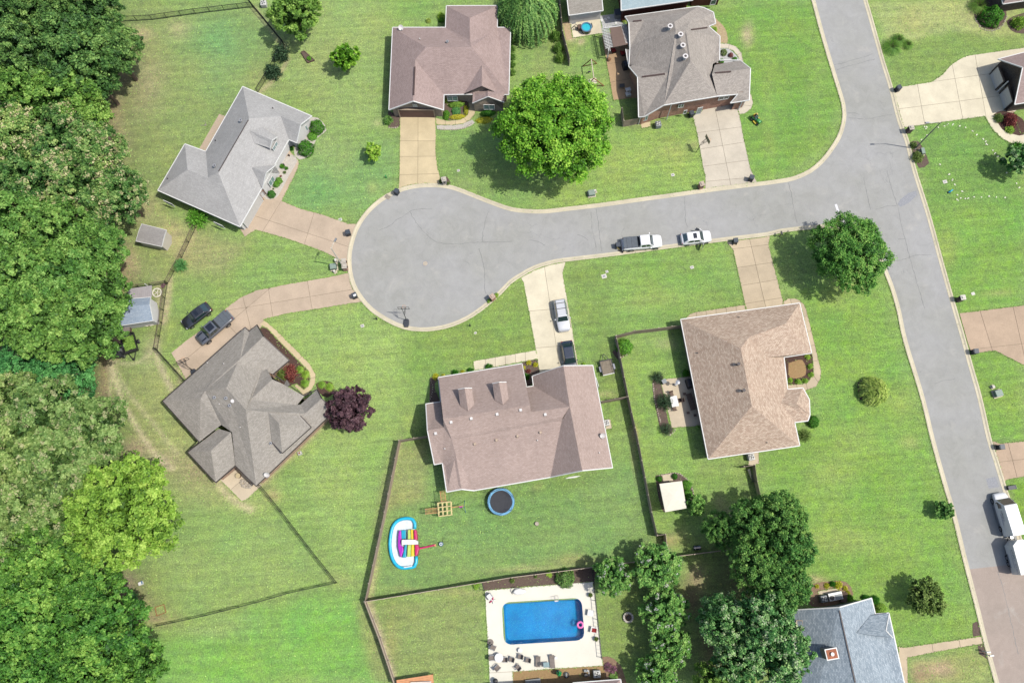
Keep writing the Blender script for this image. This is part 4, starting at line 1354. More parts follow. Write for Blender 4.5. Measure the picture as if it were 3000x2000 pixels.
h2 = House('mauve_roofed_house', 'brick house with mauve brown roof and brown garage door at the north', 'house', Z2, {
 'a': (120, 318, E0), 'b': (728, 318, E0), 'c': (738, 70, E0), 'd': (1323, 68, E0), 'e': (1318, 318, E0), 'f': (1472, 318, E0), 'se': (1452, 1085, E0),
 'm2': (970, 1082, E0), 'm1': (706, 1086, E0), 'gr': (702, 1262, E0), 'gl': (78, 1260, E0), 'ga': (355, 1160, 4.9), 'g0': (378, 690, 5.0),
 'R1': (500, 543, 5.6), 'R2': (1025, 545, 5.6), 'n0': (1005, 210, 4.8), 'n1': (1005, 462, 4.9)},
 [('a', 'b', 'n1', 'R2', 'R1'), ('b', 'c', 'n0', 'n1'), ('c', 'd', 'n0'), ('d', 'e', 'n1', 'n0'), ('n1', 'e', 'f', 'se', 'R2'),
     ('R1', 'R2', 'se', 'm2', 'm1', 'g0'), ('a', 'R1', 'g0', 'ga', 'gl'), ('g0', 'm1', 'gr', 'ga')],
 E0, 'roof_mauve', 'brick_brown', 'trim_white', [('a', 'b', 'c', 'd', 'e', 'f', 'se', 'm2', 'm1', 'gr', 'ga', 'gl')])
side_gable(h2, Z2, (945, 1080), (1143, 995), (1330, 1078), (1145, 755), 2.8, 4.3, 'roof_mauve', 'brick_brown', 'trim_dark')
side_gable(h2, Z2, (1035, 1188), (1215, 1112), (1400, 1178), (1211, 1010), 2.7, 3.9, 'roof_mauve', 'brick_brown', 'trim_white', bl=(1042, 1060), br=(1400, 1060))
h2.garage_door(Z2, (212, 1347), (602, 1350), 2.15, 'garage_brown', 'trim_tan')
h2.window(Z2, (750, 1160), (872, 1160), 0.8, 2.2, pane='glass_sky')
h2.window(Z2, (1165, 1258), (1292, 1258), 0.8, 2.2, pane='glass_sky')
h2.window(Z2, (353, 1222), (405, 1224), 2.9, 3.6, pane='glass_sky')
h2.vent_line(Z2, (374, 770), (360, 1095))
h2.vent_line(Z2, (1145, 795), (1143, 960))
h2.pipe(Z2, 748, 492, 0.14, 0.3, 'metal_galv', True)
h2.pipe(Z2, 432, 456, 0.08, 0.3, 'vent_white')
dish('white satellite dish on the north eave of the mauve roofed house', h2.hit(Z2, 215, 335)[0], -1.3)
h3 = House('steep_roofed_house', 'red brick house with steep taupe roofs, four white flues and a carport', 'house', A3, {
 'TL': (1040, 155, 2.8), 'aW': (1075, 206, 4.2), 'wS': (1085, 440, 2.8), 'k1': (1215, 190, 4.3), 'k2': (1490, 206, 5.9), 'TR': (1710, 62, 2.8),
 'b1': (1760, 72, 2.8), 'b2': (1850, 115, 2.8), 'b3': (1870, 215, 2.8), 'b4': (1805, 242, 2.8), 'q1': (1605, 130, 4.0), 'rA': (1640, 190, 4.9), 'rB': (1742, 180, 4.6),
 'k3': (1505, 278, 6.0), 'k4': (1598, 284, 6.6), 'k5': (1640, 560, 6.8), 'w5': (1110, 600, 2.9), 'w6': (1440, 672, 5.0), 's2': (1215, 1070, 3.1), 's1': (1165, 1075, 2.8),
 'm1': (1395, 965, 4.7), 'm2': (1885, 883, 4.2), 'aS': (1155, 708, 4.6), 's0': (1075, 612, 2.8), 'm3': (1835, 665, 3.6), 'c1': (1845, 588, 2.8), 'c2': (1905, 555, 2.8), 'c3': (1910, 335, 2.8),
 'g1': (1862, 598, 2.8), 'g2': (2095, 556, 2.8), 'g3': (2190, 630, 4.3), 'gR': (1838, 680, 4.6), 'g4': (2178, 918, 2.8), 'g5': (2010, 945, 2.8), 'g6': (2080, 863, 3.5)},
 [('TL', 'aW', 'k1', 'k2', 'q1', 'TR'), ('aW', 'wS', 'k1'), ('k1', 'wS', 'w5', 'w6', 's2', 'm1', 'k5', 'k4', 'k3', 'k2'), ('k5', 'm1', 'm2'), ('k4', 'k5', 'm2', 'm3'),
     ('k2', 'q1', 'rA', 'k3'), ('TR', 'b1', 'b2', 'b3', 'rB', 'rA', 'q1'), ('rA', 'rB', 'b3', 'b4', 'k4', 'k3'), ('k4', 'b4', 'c3', 'c2', 'c1', 'm3'),
     ('gR', 'g1', 'g2', 'g3'), ('gR', 'g3', 'g4', 'g5', 'g6', 'm2'), ('aS', 's1', 's2', 'w6'), ('aS', 'w6', 'w5', 's0')],
 2.8, 'roof_taupe', 'brick_red', 'trim_white',
 [('TL', 'TR', 'b1', 'b2', 'b3', 'b4', 'c3', 'c2', 'g2', 'g3', 'g4', 'g5', 'g6', 'm2', 'm1', 's2', 's1', 'aS', 's0', 'wS', 'aW')], fixed=('m2', 'g6'), keep=0.35)
MB().add([A3(1045, 455, 2.5), A3(1175, 460, 3.5), A3(1112, 602, 2.9), A3(1066, 592, 2.5), A3(1045, 455, 2.35), A3(1175, 460, 3.3), A3(1112, 602, 2.7), A3(1066, 592, 2.35)],
         [(0, 3, 2, 1), (4, 5, 6, 7), (0, 4, 7, 3), (0, 1, 5, 4)]).build('porch_roof', 'roof_taupe', h3.root, uv=True)
MB().bar(A3(1045, 455, 2.45), A3(1066, 592, 2.45), 0.12, 0.16).build('gutter', 'trim_white', h3.root)
for x, y in ((1012, 95), (1150, 203), (1180, 348), (1213, 492)):
 h3.pipe(Z4, x - 12, y + 22, 0.26, 0.75, 'vent_white', True, 'flue')
h3.vent_line(Z4, (635, 752), (940, 712))
h3.vent_line(Z4, (1290, 128), (1500, 100))
h3.vent_line(Z4, (1605, 700), (1815, 682))
h3.vent_line(A3, (1110, 200), (1190, 192))
h3.window(Z4, (640, 1330), (705, 1320), 0.9, 2.3, pane='glass_sky')
h3.window(Z4, (1175, 1240), (1222, 1232), 0.9, 1.9, panes=1)
h3.window(Z4, (1108, 1160), (1182, 1148), 2.5, 3.4)
h3.window(Z4, (1640, 1060), (1780, 1036), 2.7, 3.7, panes=2)
h3.window(Z4, (1340, 1250), (1410, 1235), 0.05, 2.0, 'trim_white', 'glass_sky', 'door', 1, rows=1)
h3.downspout(Z4, 962, 1312, 4.2)
h3.downspout(Z4, 590, 1378, 2.7)
h3.downspout(Z4, 1912, 1182, 2.6, w=0.16)
h3.downspout(Z4, 1960, 1150, 2.6, mat='trim_white', w=0.12)
h3.garage_door(Z4, (1478, 1168), (1888, 1106), 2.25, 'interior_shade', 'trim_tan', 1)  # no door: dark panel painted as the shade inside the open carport
# neighbour with a pale blue roof and maroon siding, cut by the picture edge
h3b = House('maroon_house', 'maroon sided house with pale blue grey roof at the top edge', 'house', A3, {
 'a': (1005, 95, 3.6), 'b': (1660, 0, 3.6), 'c': (1560, -420, 3.6), 'd': (940, -360, 3.6), 'r1': (1000, -160, 5.6), 'r2': (1610, -230, 5.6)},
 [('a', 'b', 'r2', 'r1'), ('r1', 'r2', 'c', 'd')], 3.6, 'roof_aqua', 'siding_maroon', 'trim_white', [('a', 'b', 'r2', 'c', 'd', 'r1')])
x = MB()
pp = [A3(1640, 60, 0), A3(1885, 48, 0), A3(1830, -200, 0), A3(1600, -160, 0)]
x.prism([Vector((p.x, p.y)) for p in pp], 0, 2.6).build('wing', 'siding_maroon', h3b.root, uv=True)
x = MB()
x.prism([Vector((p.x, p.y)) for p in [A3(1650, 50, 0), A3(1890, 36, 0), A3(1830, -200, 0), A3(1600, -170, 0)]], 2.62, 2.75).build('wing_roof', 'roof_aqua', h3b.root, uv=True)
h3b.window(A3, (1815, 48), (1868, 40), 0.9, 2.1, panes=1)
h3b.downspout(A3, 1008, 165, 3.5, w=0.12)
# pale shed by the small pool
x = House('pool_shed', 'pale shed with light stone roof beside the small round pool', 'shed', A3, {
 'a': (525, 140, 2.4), 'b': (835, 97, 2.4), 'c': (815, -190, 2.4), 'd': (500, -150, 2.4), 'r1': (505, -30, 3.6), 'r2': (818, -70, 3.6)},
 [('a', 'b', 'r2', 'r1'), ('r1', 'r2', 'c', 'd')], 2.4, 'roof_stone', 'siding_white', 'trim_white', [('a', 'b', 'r2', 'c', 'd', 'r1')], over=0.2)
x.garage_door(Z3, (645, 440), (835, 412), 2.0, 'garage_grey', 'trim_white', 3)
x.garage_door(Z3, (270, 486), (375, 472), 2.0, 'garage_grey', 'trim_white', 1)
h4 = House('stone_roofed_house', 'house with many crossing stone grey roofs and dark gutters by the cul-de-sac', 'house', Y1, {
 'p1': (50, 710, 2.8), 'p2': (748, 85, 2.8), 'p3': (835, 185, 3.1), 'A0': (850, 65, 2.8), 'A': (905, 162, 4.4), 'q2': (1122, 365, 2.8), 'q3': (985, 480, 2.8),
 'B0': (920, 412, 2.8), 'b9': (880, 440, 3.2), 'B': (980, 525, 4.6), 'B2': (1250, 668, 2.8), 'B3': (1190, 742, 3.0), 'vb': (795, 698, 4.9), 'Bp': (1062, 560, 3.6),
 'r1': (708, 348, 4.8), 'r2': (685, 385, 4.9), 'r3': (590, 600, 5.6), 'r4': (755, 783, 6.0), 's1': (843, 1430, 2.8), 'e1': (1510, 790, 2.8),
 'w1': (370, 690, 4.9), 'w2': (408, 622, 5.0), 'w3': (360, 1055, 2.8), 'w4': (545, 910, 3.6), 'v2': (668, 1257, 2.8), 'v3': (638, 975, 4.4),
 'l1': (265, 1145, 2.6), 'l2': (500, 1400, 2.6), 'l3': (668, 1262, 2.6), 'l4': (460, 1130, 4.2), 'l5': (628, 975, 4.3), 'l6': (405, 1042, 2.6), 'l7': (520, 945, 3.6), 'p4': (785, 118, 2.8),
 'c0': (948, 803, 5.5), 'd1': (1260, 815, 4.2), 'D': (1400, 690, 4.2), 'D0': (1360, 612, 2.8), 'D1': (1222, 738, 2.9)},
 [('p1', 'w1', 'w2', 'r2', 'r1', 'p2'), ('p1', 'w3', 'w1'), ('w1', 'w3', 'w4', 'w2'), ('w2', 'r2', 'r3'), ('w2', 'r3', 'r4', 's1', 'v2', 'v3', 'w4'),
     ('p2', 'p3', 'r1'), ('A0', 'A', 'r1', 'p4'), ('A', 'q2', 'q3', 'b9', 'r2', 'r1'), ('r2', 'b9', 'vb', 'r4', 'r3'), ('B0', 'b9', 'vb', 'B'), ('B', 'vb', 'B3', 'B2', 'Bp'),
     ('r4', 'vb', 'B3', 'D1', 'd1', 'c0'), ('r4', 'c0', 'd1', 'D', 'e1', 's1'), ('D1', 'D0', 'D', 'd1'), ('l6', 'l1', 'l4', 'l5', 'l7'), ('l1', 'l2', 'l4'), ('l4', 'l2', 'l3', 'l5')],
 2.8, 'roof_stone', 'brick_pink', 'trim_dark',
 [('p1', 'p2', 'p4', 'A0', 'A', 'q2', 'q3', 'B2', 'D0', 'D', 'e1', 's1', 'v2', 'l2', 'l1', 'w3')], fixed=('l1', 'l2', 'l3', 'l6'), keep=0.6)
# raised hip over the south-east side, with its pale clerestory wall
cz = 4.1
q = [Y1(1220, 835, cz), Y1(1310, 932, cz), Y1(1065, 1152, cz), Y1(978, 1058, cz)]
c1, c0 = Y1(1040, 905, 5.5), h4.hit(Y1, 950, 806)[0] + Vector((0, 0, 0.1))
x = MB()
low = [p - Vector((0, 0, 0.14)) for p in q]
x.add(q + [c1, c0], [(5, 4, 1, 0), (4, 2, 1), (5, 3, 2, 4)])
x.add(low + q, [(0, 1, 2, 3), (0, 4, 5, 1), (1, 5, 6, 2), (2, 6, 7, 3)])
g = x.build('raised_roof', 'roof_stone', h4.root, uv=True)
for f in g.data.polygons:
 pass
x = MB()
for i in range(3):
 x.bar(q[i] - Vector((0, 0, .06)), q[i + 1] - Vector((0, 0, .06)), 0.13, 0.15)
x.build('gutter', 'trim_dark', g)
x = MB()
ins_ = inset(q, 0.25)
for i in range(3):
 a, b_ = ins_[i], ins_[i + 1]
 x.add([(a.x, a.y, 2.6), (b_.x, b_.y, 2.6), (b_.x, b_.y, cz - .1), (a.x, a.y, cz - .1)], [(0, 1, 2, 3)])
x.build('clerestory', 'siding_white', g)
x = MB().add([Y1(400, 1040, 2.75), Y1(545, 925, 3.3), Y1(545, 925, 3.7), Y1(400, 1040, 3.1)], [(0, 1, 2, 3)])
x.build('clerestory', 'siding_white', h4.root)
x = MB().add([Y1(1062, 605, 2.9), Y1(1104, 527, 2.9), Y1(1130, 568, 3.5), Y1(1086, 620, 3.5), Y1(1062, 605, 2.7), Y1(1104, 527, 2.7)], [(0, 3, 2, 1), (0, 1, 5, 4)])
x.build('porch_roof', 'roof_stone', h4.root, uv=True)
for x_, y_ in ((593, 688), (625, 750), (495, 682)):
 h4.pipe(Y1, x_, y_, 0.14, 0.3, 'metal_galv', True)
a, nn = h4.hit(Y1, 643, 710)
MB().cyl((a.x, a.y, a.z - 0.1), 0.28, 0.22, 16, 0.24).build('sun_tube', 'vent_white', h4.root)
for x_, y_ in ((533, 735), (712, 932), (570, 393), (432, 386)):
 h4.pipe(Y1, x_, y_, 0.06, 0.25, 'vent_white')
h4.pipe(Y1, 973, 1070, 0.12, 0.3, 'metal_galv', True)
dish('white satellite dish on the south-east eave of the stone grey roof', h4.hit(Y1, 945, 1325)[0], -1.5)
h5 = House('brown_roofed_house', 'large house with brown roof and two dormers south of the cul-de-sac', 'house', Y2, {
 'a': (205, 282, 2.8), 'b': (1115, 132, 2.8), 'm2': (1205, 582, 6.9), 'm1': (255, 735, 6.9), 'w1': (68, 572, 2.8), 'w2': (230, 548, 2.8), 'w3': (262, 828, 5.3), 'w4': (85, 860, 5.3),
 'k1': (1215, 660, 6.0), 'k2': (1640, 603, 6.0), 'k3': (1568, 712, 5.6), 'k4': (340, 935, 5.4), 'k6': (248, 1213, 2.8), 'k7': (160, 1230, 2.8),
 'k3b': (1552, 752, 5.2), 'k4b': (350, 965, 5.0), 'k8': (1430, 1368, 2.8), 'k9': (590, 1515, 2.8), 'k9b': (455, 1500, 2.9), 'k5b': (392, 1115, 4.3), 'k10': (295, 1530, 2.8),
 'c': (1165, 388, 2.8), 'd': (1245, 377, 2.8), 'd2': (1232, 268, 2.8), 'd3': (1315, 238, 3.4), 'r1': (1570, 155, 5.9), 'e1': (1890, 152, 2.8), 'e2': (2105, 1265, 2.8), 'r3': (1775, 1297, 5.9)},
 [('a', 'b', 'm2', 'm1'), ('w1', 'w2', 'w3', 'w4'), ('m1', 'm2', 'k1', 'k2', 'k3', 'k4', 'w3'), ('w4', 'w3', 'k4', 'k4b', 'k5b', 'k6', 'k7'), ('k4', 'k3', 'k3b', 'k4b'),
     ('k4b', 'k3b', 'k8', 'k9', 'k9b', 'k5b'), ('c', 'd', 'k2', 'k1'), ('d', 'd2', 'd3', 'r1', 'k2'), ('r1', 'e1', 'e2', 'r3', 'k2'), ('k2', 'r3', 'k8', 'k3b'), ('k5b', 'k9b', 'k10', 'k6')],
 2.8, 'roof_brown', 'brick_brown', 'trim_white',
 [('a', 'b', 'c', 'd', 'd2', 'd3', 'r1', 'e1', 'e2', 'r3', 'k8', 'k9', 'k9b', 'k10', 'k6', 'k7', 'w4', 'w1', 'w2')], fixed=('r1', 'r3', 'd3'), keep=0.6)
x = MB()
for i, (ridge0, ridge1, we, ee, wb, eb) in enumerate((((490, 398), (530, 648), (420, 412), (568, 398), (442, 592), (594, 576)), ((865, 333), (908, 582), (795, 348), (945, 333), (818, 530), (972, 512)))):
 zf = h5.hit(Y2, we[0] + 70, we[1] + 60)[0].z
 side_gable(h5, Y2, we, ridge0, ee, ridge1, zf + 0.95, zf + 1.6, 'roof_brown', 'siding_white', 'trim_white', 'dormer', zf - 0.7, wb, eb)
for x_, y_ in ((342, 770), (563, 730), (845, 683), (1102, 637), (1372, 686), (173, 893)):
 h5.boxvent(Y2, x_, y_, 0.38, 0.14, rz=0.15)
for x_, y_ in ((600, 1010), (838, 967), (1068, 925), (1318, 883)):
 h5.boxvent(Y2, x_, y_, 0.3, 0.22, 'trim_tan', 0.15)
for x_, y_ in ((1287, 970), (275, 1060), (1962, 1105)):
 h5.pipe(Y2, x_, y_, 0.07, 0.3, 'vent_white')
dish('white satellite dish on the east eave of the brown roofed house', h5.hit(Y2, 1990, 905)[0], -1.4)
h5.window(Y2, (1920, 300), (1950, 400), 0.9, 2.1)
h6 = House('tan_roofed_house', 'house with speckled tan hip roof beside the large corner tree', 'house', Y3, {
 'a': (48, 210, E0), 'b': (1160, 58, E0), 'c': (1272, 522, E0), 'd': (1012, 562, E0), 'p2': (1040, 797, E0), 'f0': (1045, 866, E0), 'f1': (1190, 852, E0), 'f2': (1250, 960, E0),
 'f3': (1256, 1102, E0), 'f4': (1238, 1157, E0), 'k': (1112, 1172, E0), 'g': (1160, 1390, E0), 'h': (305, 1515, E0),
 'R1': (608, 480, 6.0), 'R2': (712, 1020, 6.0), 'n1': (1030, 250, 4.6), 'v0': (860, 565, 4.4), 'j0': (985, 990, 3.8), 'j1': (1130, 1000, 4.0), 'u': (690, 375, 5.6)},
 [('a', 'b', 'n1', 'u', 'R1'), ('b', 'c', 'n1'), ('n1', 'c', 'd', 'v0', 'u'), ('R1', 'u', 'v0', 'd', 'p2', 'f0', 'j0', 'R2'), ('R2', 'j0', 'k', 'g'), ('R2', 'g', 'h'), ('R1', 'R2', 'h', 'a'),
     ('j0', 'f0', 'f1', 'j1'), ('f1', 'f2', 'j1'), ('f2', 'f3', 'j1'), ('f3', 'f4', 'k', 'j0', 'j1')],
 E0, 'roof_tan', 'brick_brown', 'trim_white', [('a', 'b', 'c', 'd', 'p2', 'f0', 'f1', 'f2', 'f3', 'f4', 'k', 'g', 'h')], keep=0.6)
h6.pipe(Y3, 578, 634, 0.15, 0.6, 'vent_dark', True, 'flue')
h6.pipe(Y3, 628, 880, 0.15, 0.6, 'vent_dark', True, 'flue')
for x_, y_ in ((590, 190), (203, 525), (852, 1363)):
 h6.pipe(Y3, x_, y_, 0.07, 0.25)
MB().bar(Y3(908, 500, 3.3), Y3(978, 490, 3.1), 0.08, 0.12).bar(Y3(978, 490, 3.1), Y3(980, 505, 3.0), 0.08, 0.12).build('step_flashing', 'trim_white', h6.root)
h7 = House('blue_roofed_house', 'blue grey shingled house with brick chimney and skylights at the bottom edge', 'house', D4, {
 'a': (235, 898, 3.0), 'r1': (655, 874, 6.4), 'b': (950, 790, 3.0), 'c': (985, 935, 3.0), 'd': (1110, 926, 2.8), 'e': (1390, 2200, 3.0), 'r2': (960, 2200, 6.4), 'f': (300, 2200, 3.0), 'v': (830, 1100, 4.6)},
 [('a', 'r1', 'r2', 'f'), ('r1', 'b', 'c', 'v', 'r2'), ('v', 'c', 'd', 'e', 'r2')], 3.0, 'roof_blue', 'siding_grey', 'trim_white', [('a', 'r1', 'b', 'c', 'd', 'e', 'r2', 'f')], fixed=('d',), keep=1.0)
side_gable(h7, D4, (1112, 926), (1082, 1085), (1145, 1150), (812, 1108), 3.2, 4.5, 'roof_blue', 'siding_grey', 'trim_white', 'gable', 0, (940, 945), (1000, 1140))
h7.vent_line(D4, (655, 900), (800, 1560), 'vent_dark', 0.14)
for (x0, y0, x1, y1) in ((268, 1005, 318, 1045), (412, 1368, 488, 1412), (455, 1550, 522, 1600)):
 a, nn = h7.hit(D4, (x0 + x1) / 2, (y0 + y1) / 2)
 ex = Vector((0, 0, 1)).cross(nn).normalized()
 ey = nn.cross(ex)
 wx, wy = 0.42, 0.36
 x = MB()
 cs = [a + ex * sx * wx + ey * sy * wy for sx, sy in ((-1, -1), (1, -1), (1, 1), (-1, 1))]
 for p, r_ in zip(cs, cs[1:] + cs[:1]):
  x.bar(p + nn * .06, r_ + nn * .06, 0.1, 0.14)
 sk = x.build('skylight', 'trim_tan', h7.root)
 MB().add([p + nn * 0.07 for p in cs], [(0, 1, 2, 3)]).build('pane', 'glass_sky', sk)
# chimney
b0 = h7.hit(D4, 480, 1285)[0]
cp = D4(582, 1298, b0.z + 2.1)
ch = MB().box((cp.x, cp.y, b0.z + 0.8), (1.35, 1.15, 2.8), 0.1).build('chimney', 'siding_grey', h7.root, uv=True)
MB().box((cp.x, cp.y, b0.z + 2.25), (1.5, 1.3, 0.1), 0.1).build('chimney_cap', 'trim_white', ch)
plain('rust', (176, 108, 76), 0.8, var=0.4, scale=4)
MB().box((cp.x, cp.y, b0.z + 2.315), (1.25, 1.05, 0.03), 0.1).build('rusty_lid', 'rust', ch)
MB().cyl((cp.x, cp.y, b0.z + 2.33), 0.2, 0.22, 12, 0.22).build('flue', 'vent_white', ch)
h8 = House('corner_brick_house', 'brown brick house with two pale garage doors at the right edge', 'house', Z6, {
 'a': (468, 648, 2.9), 'ap': (735, 738, 5.6), 'b': (648, 1140, 2.9), 'c': (1500, 1000, 2.9), 'r': (1600, 600, 5.6), 'd': (1350, 420, 2.9)},
 [('a', 'ap', 'r', 'd'), ('ap', 'b', 'c', 'r')], 2.9, 'roof_mauve', 'brick_dark', 'trim_white', [('a', 'ap', 'b', 'c', 'r', 'd')], over=0.3)
h8.garage_door(Z6, (372, 822), (432, 980), 2.3, 'garage_white', 'trim_dark', 4)
h8.garage_door(Z6, (478, 1035), (528, 1198), 2.3, 'garage_white', 'trim_dark', 4)
h8.downspout(Z6, 452, 1008, 2.9, w=0.14)
h9 = House('northeast_corner_house', 'corner of a brick house with mauve roof at the top right', 'house', Z6, {
 'a': (520, 42, 2.8), 'b': (1200, -60, 2.8), 'c': (1150, -480, 2.8), 'd': (420, -380, 2.8), 'r1': (640, -180, 5.0), 'r2': (1030, -240, 5.0)},
 [('a', 'b', 'r2', 'r1'), ('b', 'c', 'r2'), ('c', 'd', 'r1', 'r2'), ('d', 'a', 'r1')], 2.8, 'roof_mauve', 'brick_dark', 'trim_white', [('a', 'b', 'c', 'd')])
# pool house at the bottom edge
h10 = House('pool_house', 'house with long white gutter just south of the swimming pool', 'house', Y6, {
 'a': (1310, 612, 3.0), 'b': (1965, 562, 3.0), 'c': (2040, 1100, 3.0), 'd': (300, 1200, 3.0), 'e': (250, 700, 3.0), 'f': (1300, 640, 3.0), 'r1': (700, 950, 5.2), 'r2': (1650, 860, 5.2)},
 [('a', 'b', 'r2', 'r1', 'f'), ('b', 'c', 'r2'), ('c', 'd', 'r1', 'r2'), ('d', 'e', 'r1'), ('e', 'f', 'r1')], 3.0, 'roof_mauve', 'brick_brown', 'trim_white', [('a', 'b', 'c', 'd', 'e', 'f')], over=0.3)
s1 = House('garden_shed', 'small grey roofed garden shed with cream end wall by the wood', 'shed', Z7, {
 'a': (320, 62, 2.1), 'b': (586, 128, 2.1), 'c': (535, 306, 2.1), 'd': (258, 246, 2.1), 'r1': (286, 142, 3.0), 'r2': (562, 192, 3.0)},
 [('a', 'b', 'r2', 'r1'), ('r1', 'r2', 'c', 'd')], 2.1, 'shed_grey', 'siding_cream', 'trim_white', [('a', 'r1', 'd', 'c', 'r2', 'b')], over=0.1, trim_w=0.06)
s2 = House('barn_shed', 'larger shed with blue grey roof and white end wall by the wood', 'shed', Z7, {
 'a': (110, 884, 2.3), 'b': (412, 862, 2.3), 'c': (440, 1116, 2.3), 'd': (70, 1172, 2.3), 'r1': (92, 960, 3.2), 'r2': (404, 940, 3.2)},
 [('a', 'b', 'r2', 'r1'), ('r1', 'r2', 'c', 'd')], 2.3, 'shed_blue', 'siding_white', 'trim_white', [('a', 'r1', 'd', 'c', 'r2', 'b')], over=0.1, trim_w=0.07)
x = MB()
p_ = [Z7(168, 770, 2.0), Z7(428, 730, 2.0), Z7(426, 866, 2.3), Z7(164, 872, 2.3)]
x.add(p_ + [v - Vector((0, 0, .06)) for v in p_], [(0, 3, 2, 1), (4, 5, 6, 7), (0, 1, 5, 4), (1, 2, 6, 5)])
x.build('lean_to_roof', 'metal_ribbed', s2.root, uv=True)
for x_, y_ in ((190, 800), (420, 762)):
 v = Z7(x_, y_, 0)
 MB().box((v.x, v.y, 1.0), (0.1, 0.1, 1.98)).build('post', 'trim_white', s2.root)
cv = [C3(1355, 1306, 2.5), C3(1562, 1280, 2.5), C3(1604, 1530, 2.5), C3(1408, 1566, 2.5)]
cc = sum(cv, Vector()) / 4
plain('canvas_cream', (246, 240, 220), 0.9, var=0.05)
ct = thing('garden_canopy', 'cream cloth canopy on posts behind the tan roofed house', 'canopy', (cc.x, cc.y, 0))
x = MB().add(cv + [cc + Vector((0, 0, .18))] + [v - Vector((0, 0, .3)) for v in cv], [(1, 0, 4), (2, 1, 4), (3, 2, 4), (0, 3, 4), (0, 1, 6, 5), (1, 2, 7, 6), (2, 3, 8, 7), (3, 0, 5, 8)])
x.build('cloth_top', 'canvas_cream', ct)
for v in inset(cv, 0.12):
 MB().box((v.x, v.y, 1.22), (0.08, 0.08, 2.44)).build('post', 'metal_black', ct)
FOL = {
 'oak': ((34, 64, 30), (78, 120, 56), (138, 174, 92), 0.30, None),
 'gum': ((44, 80, 30), (100, 146, 56), (160, 196, 96), 0.34, None),
 'pale': ((40, 74, 32), (96, 138, 64), (176, 196, 116), 0.30, (232, 228, 170)),
 'bright': ((42, 78, 32), (98, 146, 60), (156, 192, 100), 0.34, None),
 'vine': ((36, 84, 40), (82, 148, 76), (130, 190, 108), 0.30, None),
 'olive': ((48, 78, 34), (110, 142, 70), (168, 190, 116), 0.30, (210, 214, 156)),
 'lime': ((62, 100, 26), (136, 178, 62), (190, 220, 104), 0.38, None),
 'deep': ((36, 74, 26), (86, 140, 50), (146, 188, 84), 0.34, None),
 'maple': ((42, 86, 14), (104, 164, 36), (178, 222, 84), 0.36, None),
 'corner': ((40, 76, 28), (98, 152, 58), (170, 208, 100), 0.32, None),
 'plum': ((34, 20, 28), (74, 50, 58), (112, 84, 88), 0.12, None),
 'myrtle': ((42, 82, 36), (106, 162, 72), (172, 208, 112), 0.30, (240, 244, 228)),
 'darkoak': ((36, 72, 32), (86, 138, 60), (146, 186, 96), 0.28, None),
 'magnolia': ((32, 72, 34), (86, 142, 72), (170, 206, 132), 0.26, (206, 228, 176)),
 'willow': ((40, 76, 34), (92, 140, 64), (150, 186, 100), 0.30, None),
 'duskyolive': ((46, 70, 28), (100, 128, 56), (152, 172, 96), 0.28, None),
 'hedge': ((26, 66, 14), (58, 122, 26), (98, 162, 48), 0.25, None),
 'box': ((34, 78, 18), (82, 146, 34), (132, 190, 66), 0.25, None),
 'spruce': ((24, 44, 28), (54, 80, 52), (92, 118, 84), 0.18, None),
 'gold': ((112, 120, 16), (206, 206, 44), (244, 240, 100), 0.35, None),
 'redleaf': ((60, 22, 26), (128, 58, 60), (176, 104, 92), 0.25, None),
 'fresh': ((60, 110, 24), (140, 190, 60), (204, 230, 110), 0.35, None),
 'straw': ((96, 124, 48), (158, 186, 84), (204, 220, 124), 0.35, None),
 'flower': ((60, 90, 40), (150, 110, 120), (206, 130, 170), 0.3, (240, 220, 240)),
}
for k, (a, b, c, t, tip) in FOL.items():
 foliage('leaf_' + k, a, b, c, t, 0.02, tip)
plain('bark', (128, 110, 92), 0.95, var=0.3, scale=5)
plain('bark_pale', (176, 168, 158), 0.9, var=0.2)
def leaf_mesh(name, pos, nor, size, rnd, mat, aspect=0.62):
 n = len(pos)
 nor = nor / np.linalg.norm(nor, axis=1)[:, None]
 t = rng.normal(size=(n, 3))
 u = np.cross(nor, t)
 u /= np.linalg.norm(u, axis=1)[:, None] + 1e-9
 v = np.cross(nor, u)
 s = size[:, None]
 V = np.empty((n, 4, 3))
 V[:, 0] = pos - u * s * 0.5
 V[:, 1] = pos - v * s * 0.5 * aspect + nor * s * 0.10
 V[:, 2] = pos + u * s * 0.5
 V[:, 3] = pos + v * s * 0.5 * aspect + nor * s * 0.10
 me = bpy.data.meshes.new(name)
 me.vertices.add(n * 4)
 me.vertices.foreach_set('co', V.ravel())
 me.loops.add(n * 4)
 me.loops.foreach_set('vertex_index', np.arange(n * 4))
 me.polygons.add(n)
 me.polygons.foreach_set('loop_start', np.arange(n) * 4)
 me.update(calc_edges=True)
 at = me.attributes.new('rnd', 'FLOAT', 'FACE')
 at.data.foreach_set('value', np.clip(rnd, 0, 1))
 me.materials.append(MATS[mat])
 return me
def unit(n):
 d = rng.normal(size=(n, 3))
 return d / np.linalg.norm(d, axis=1)[:, None]
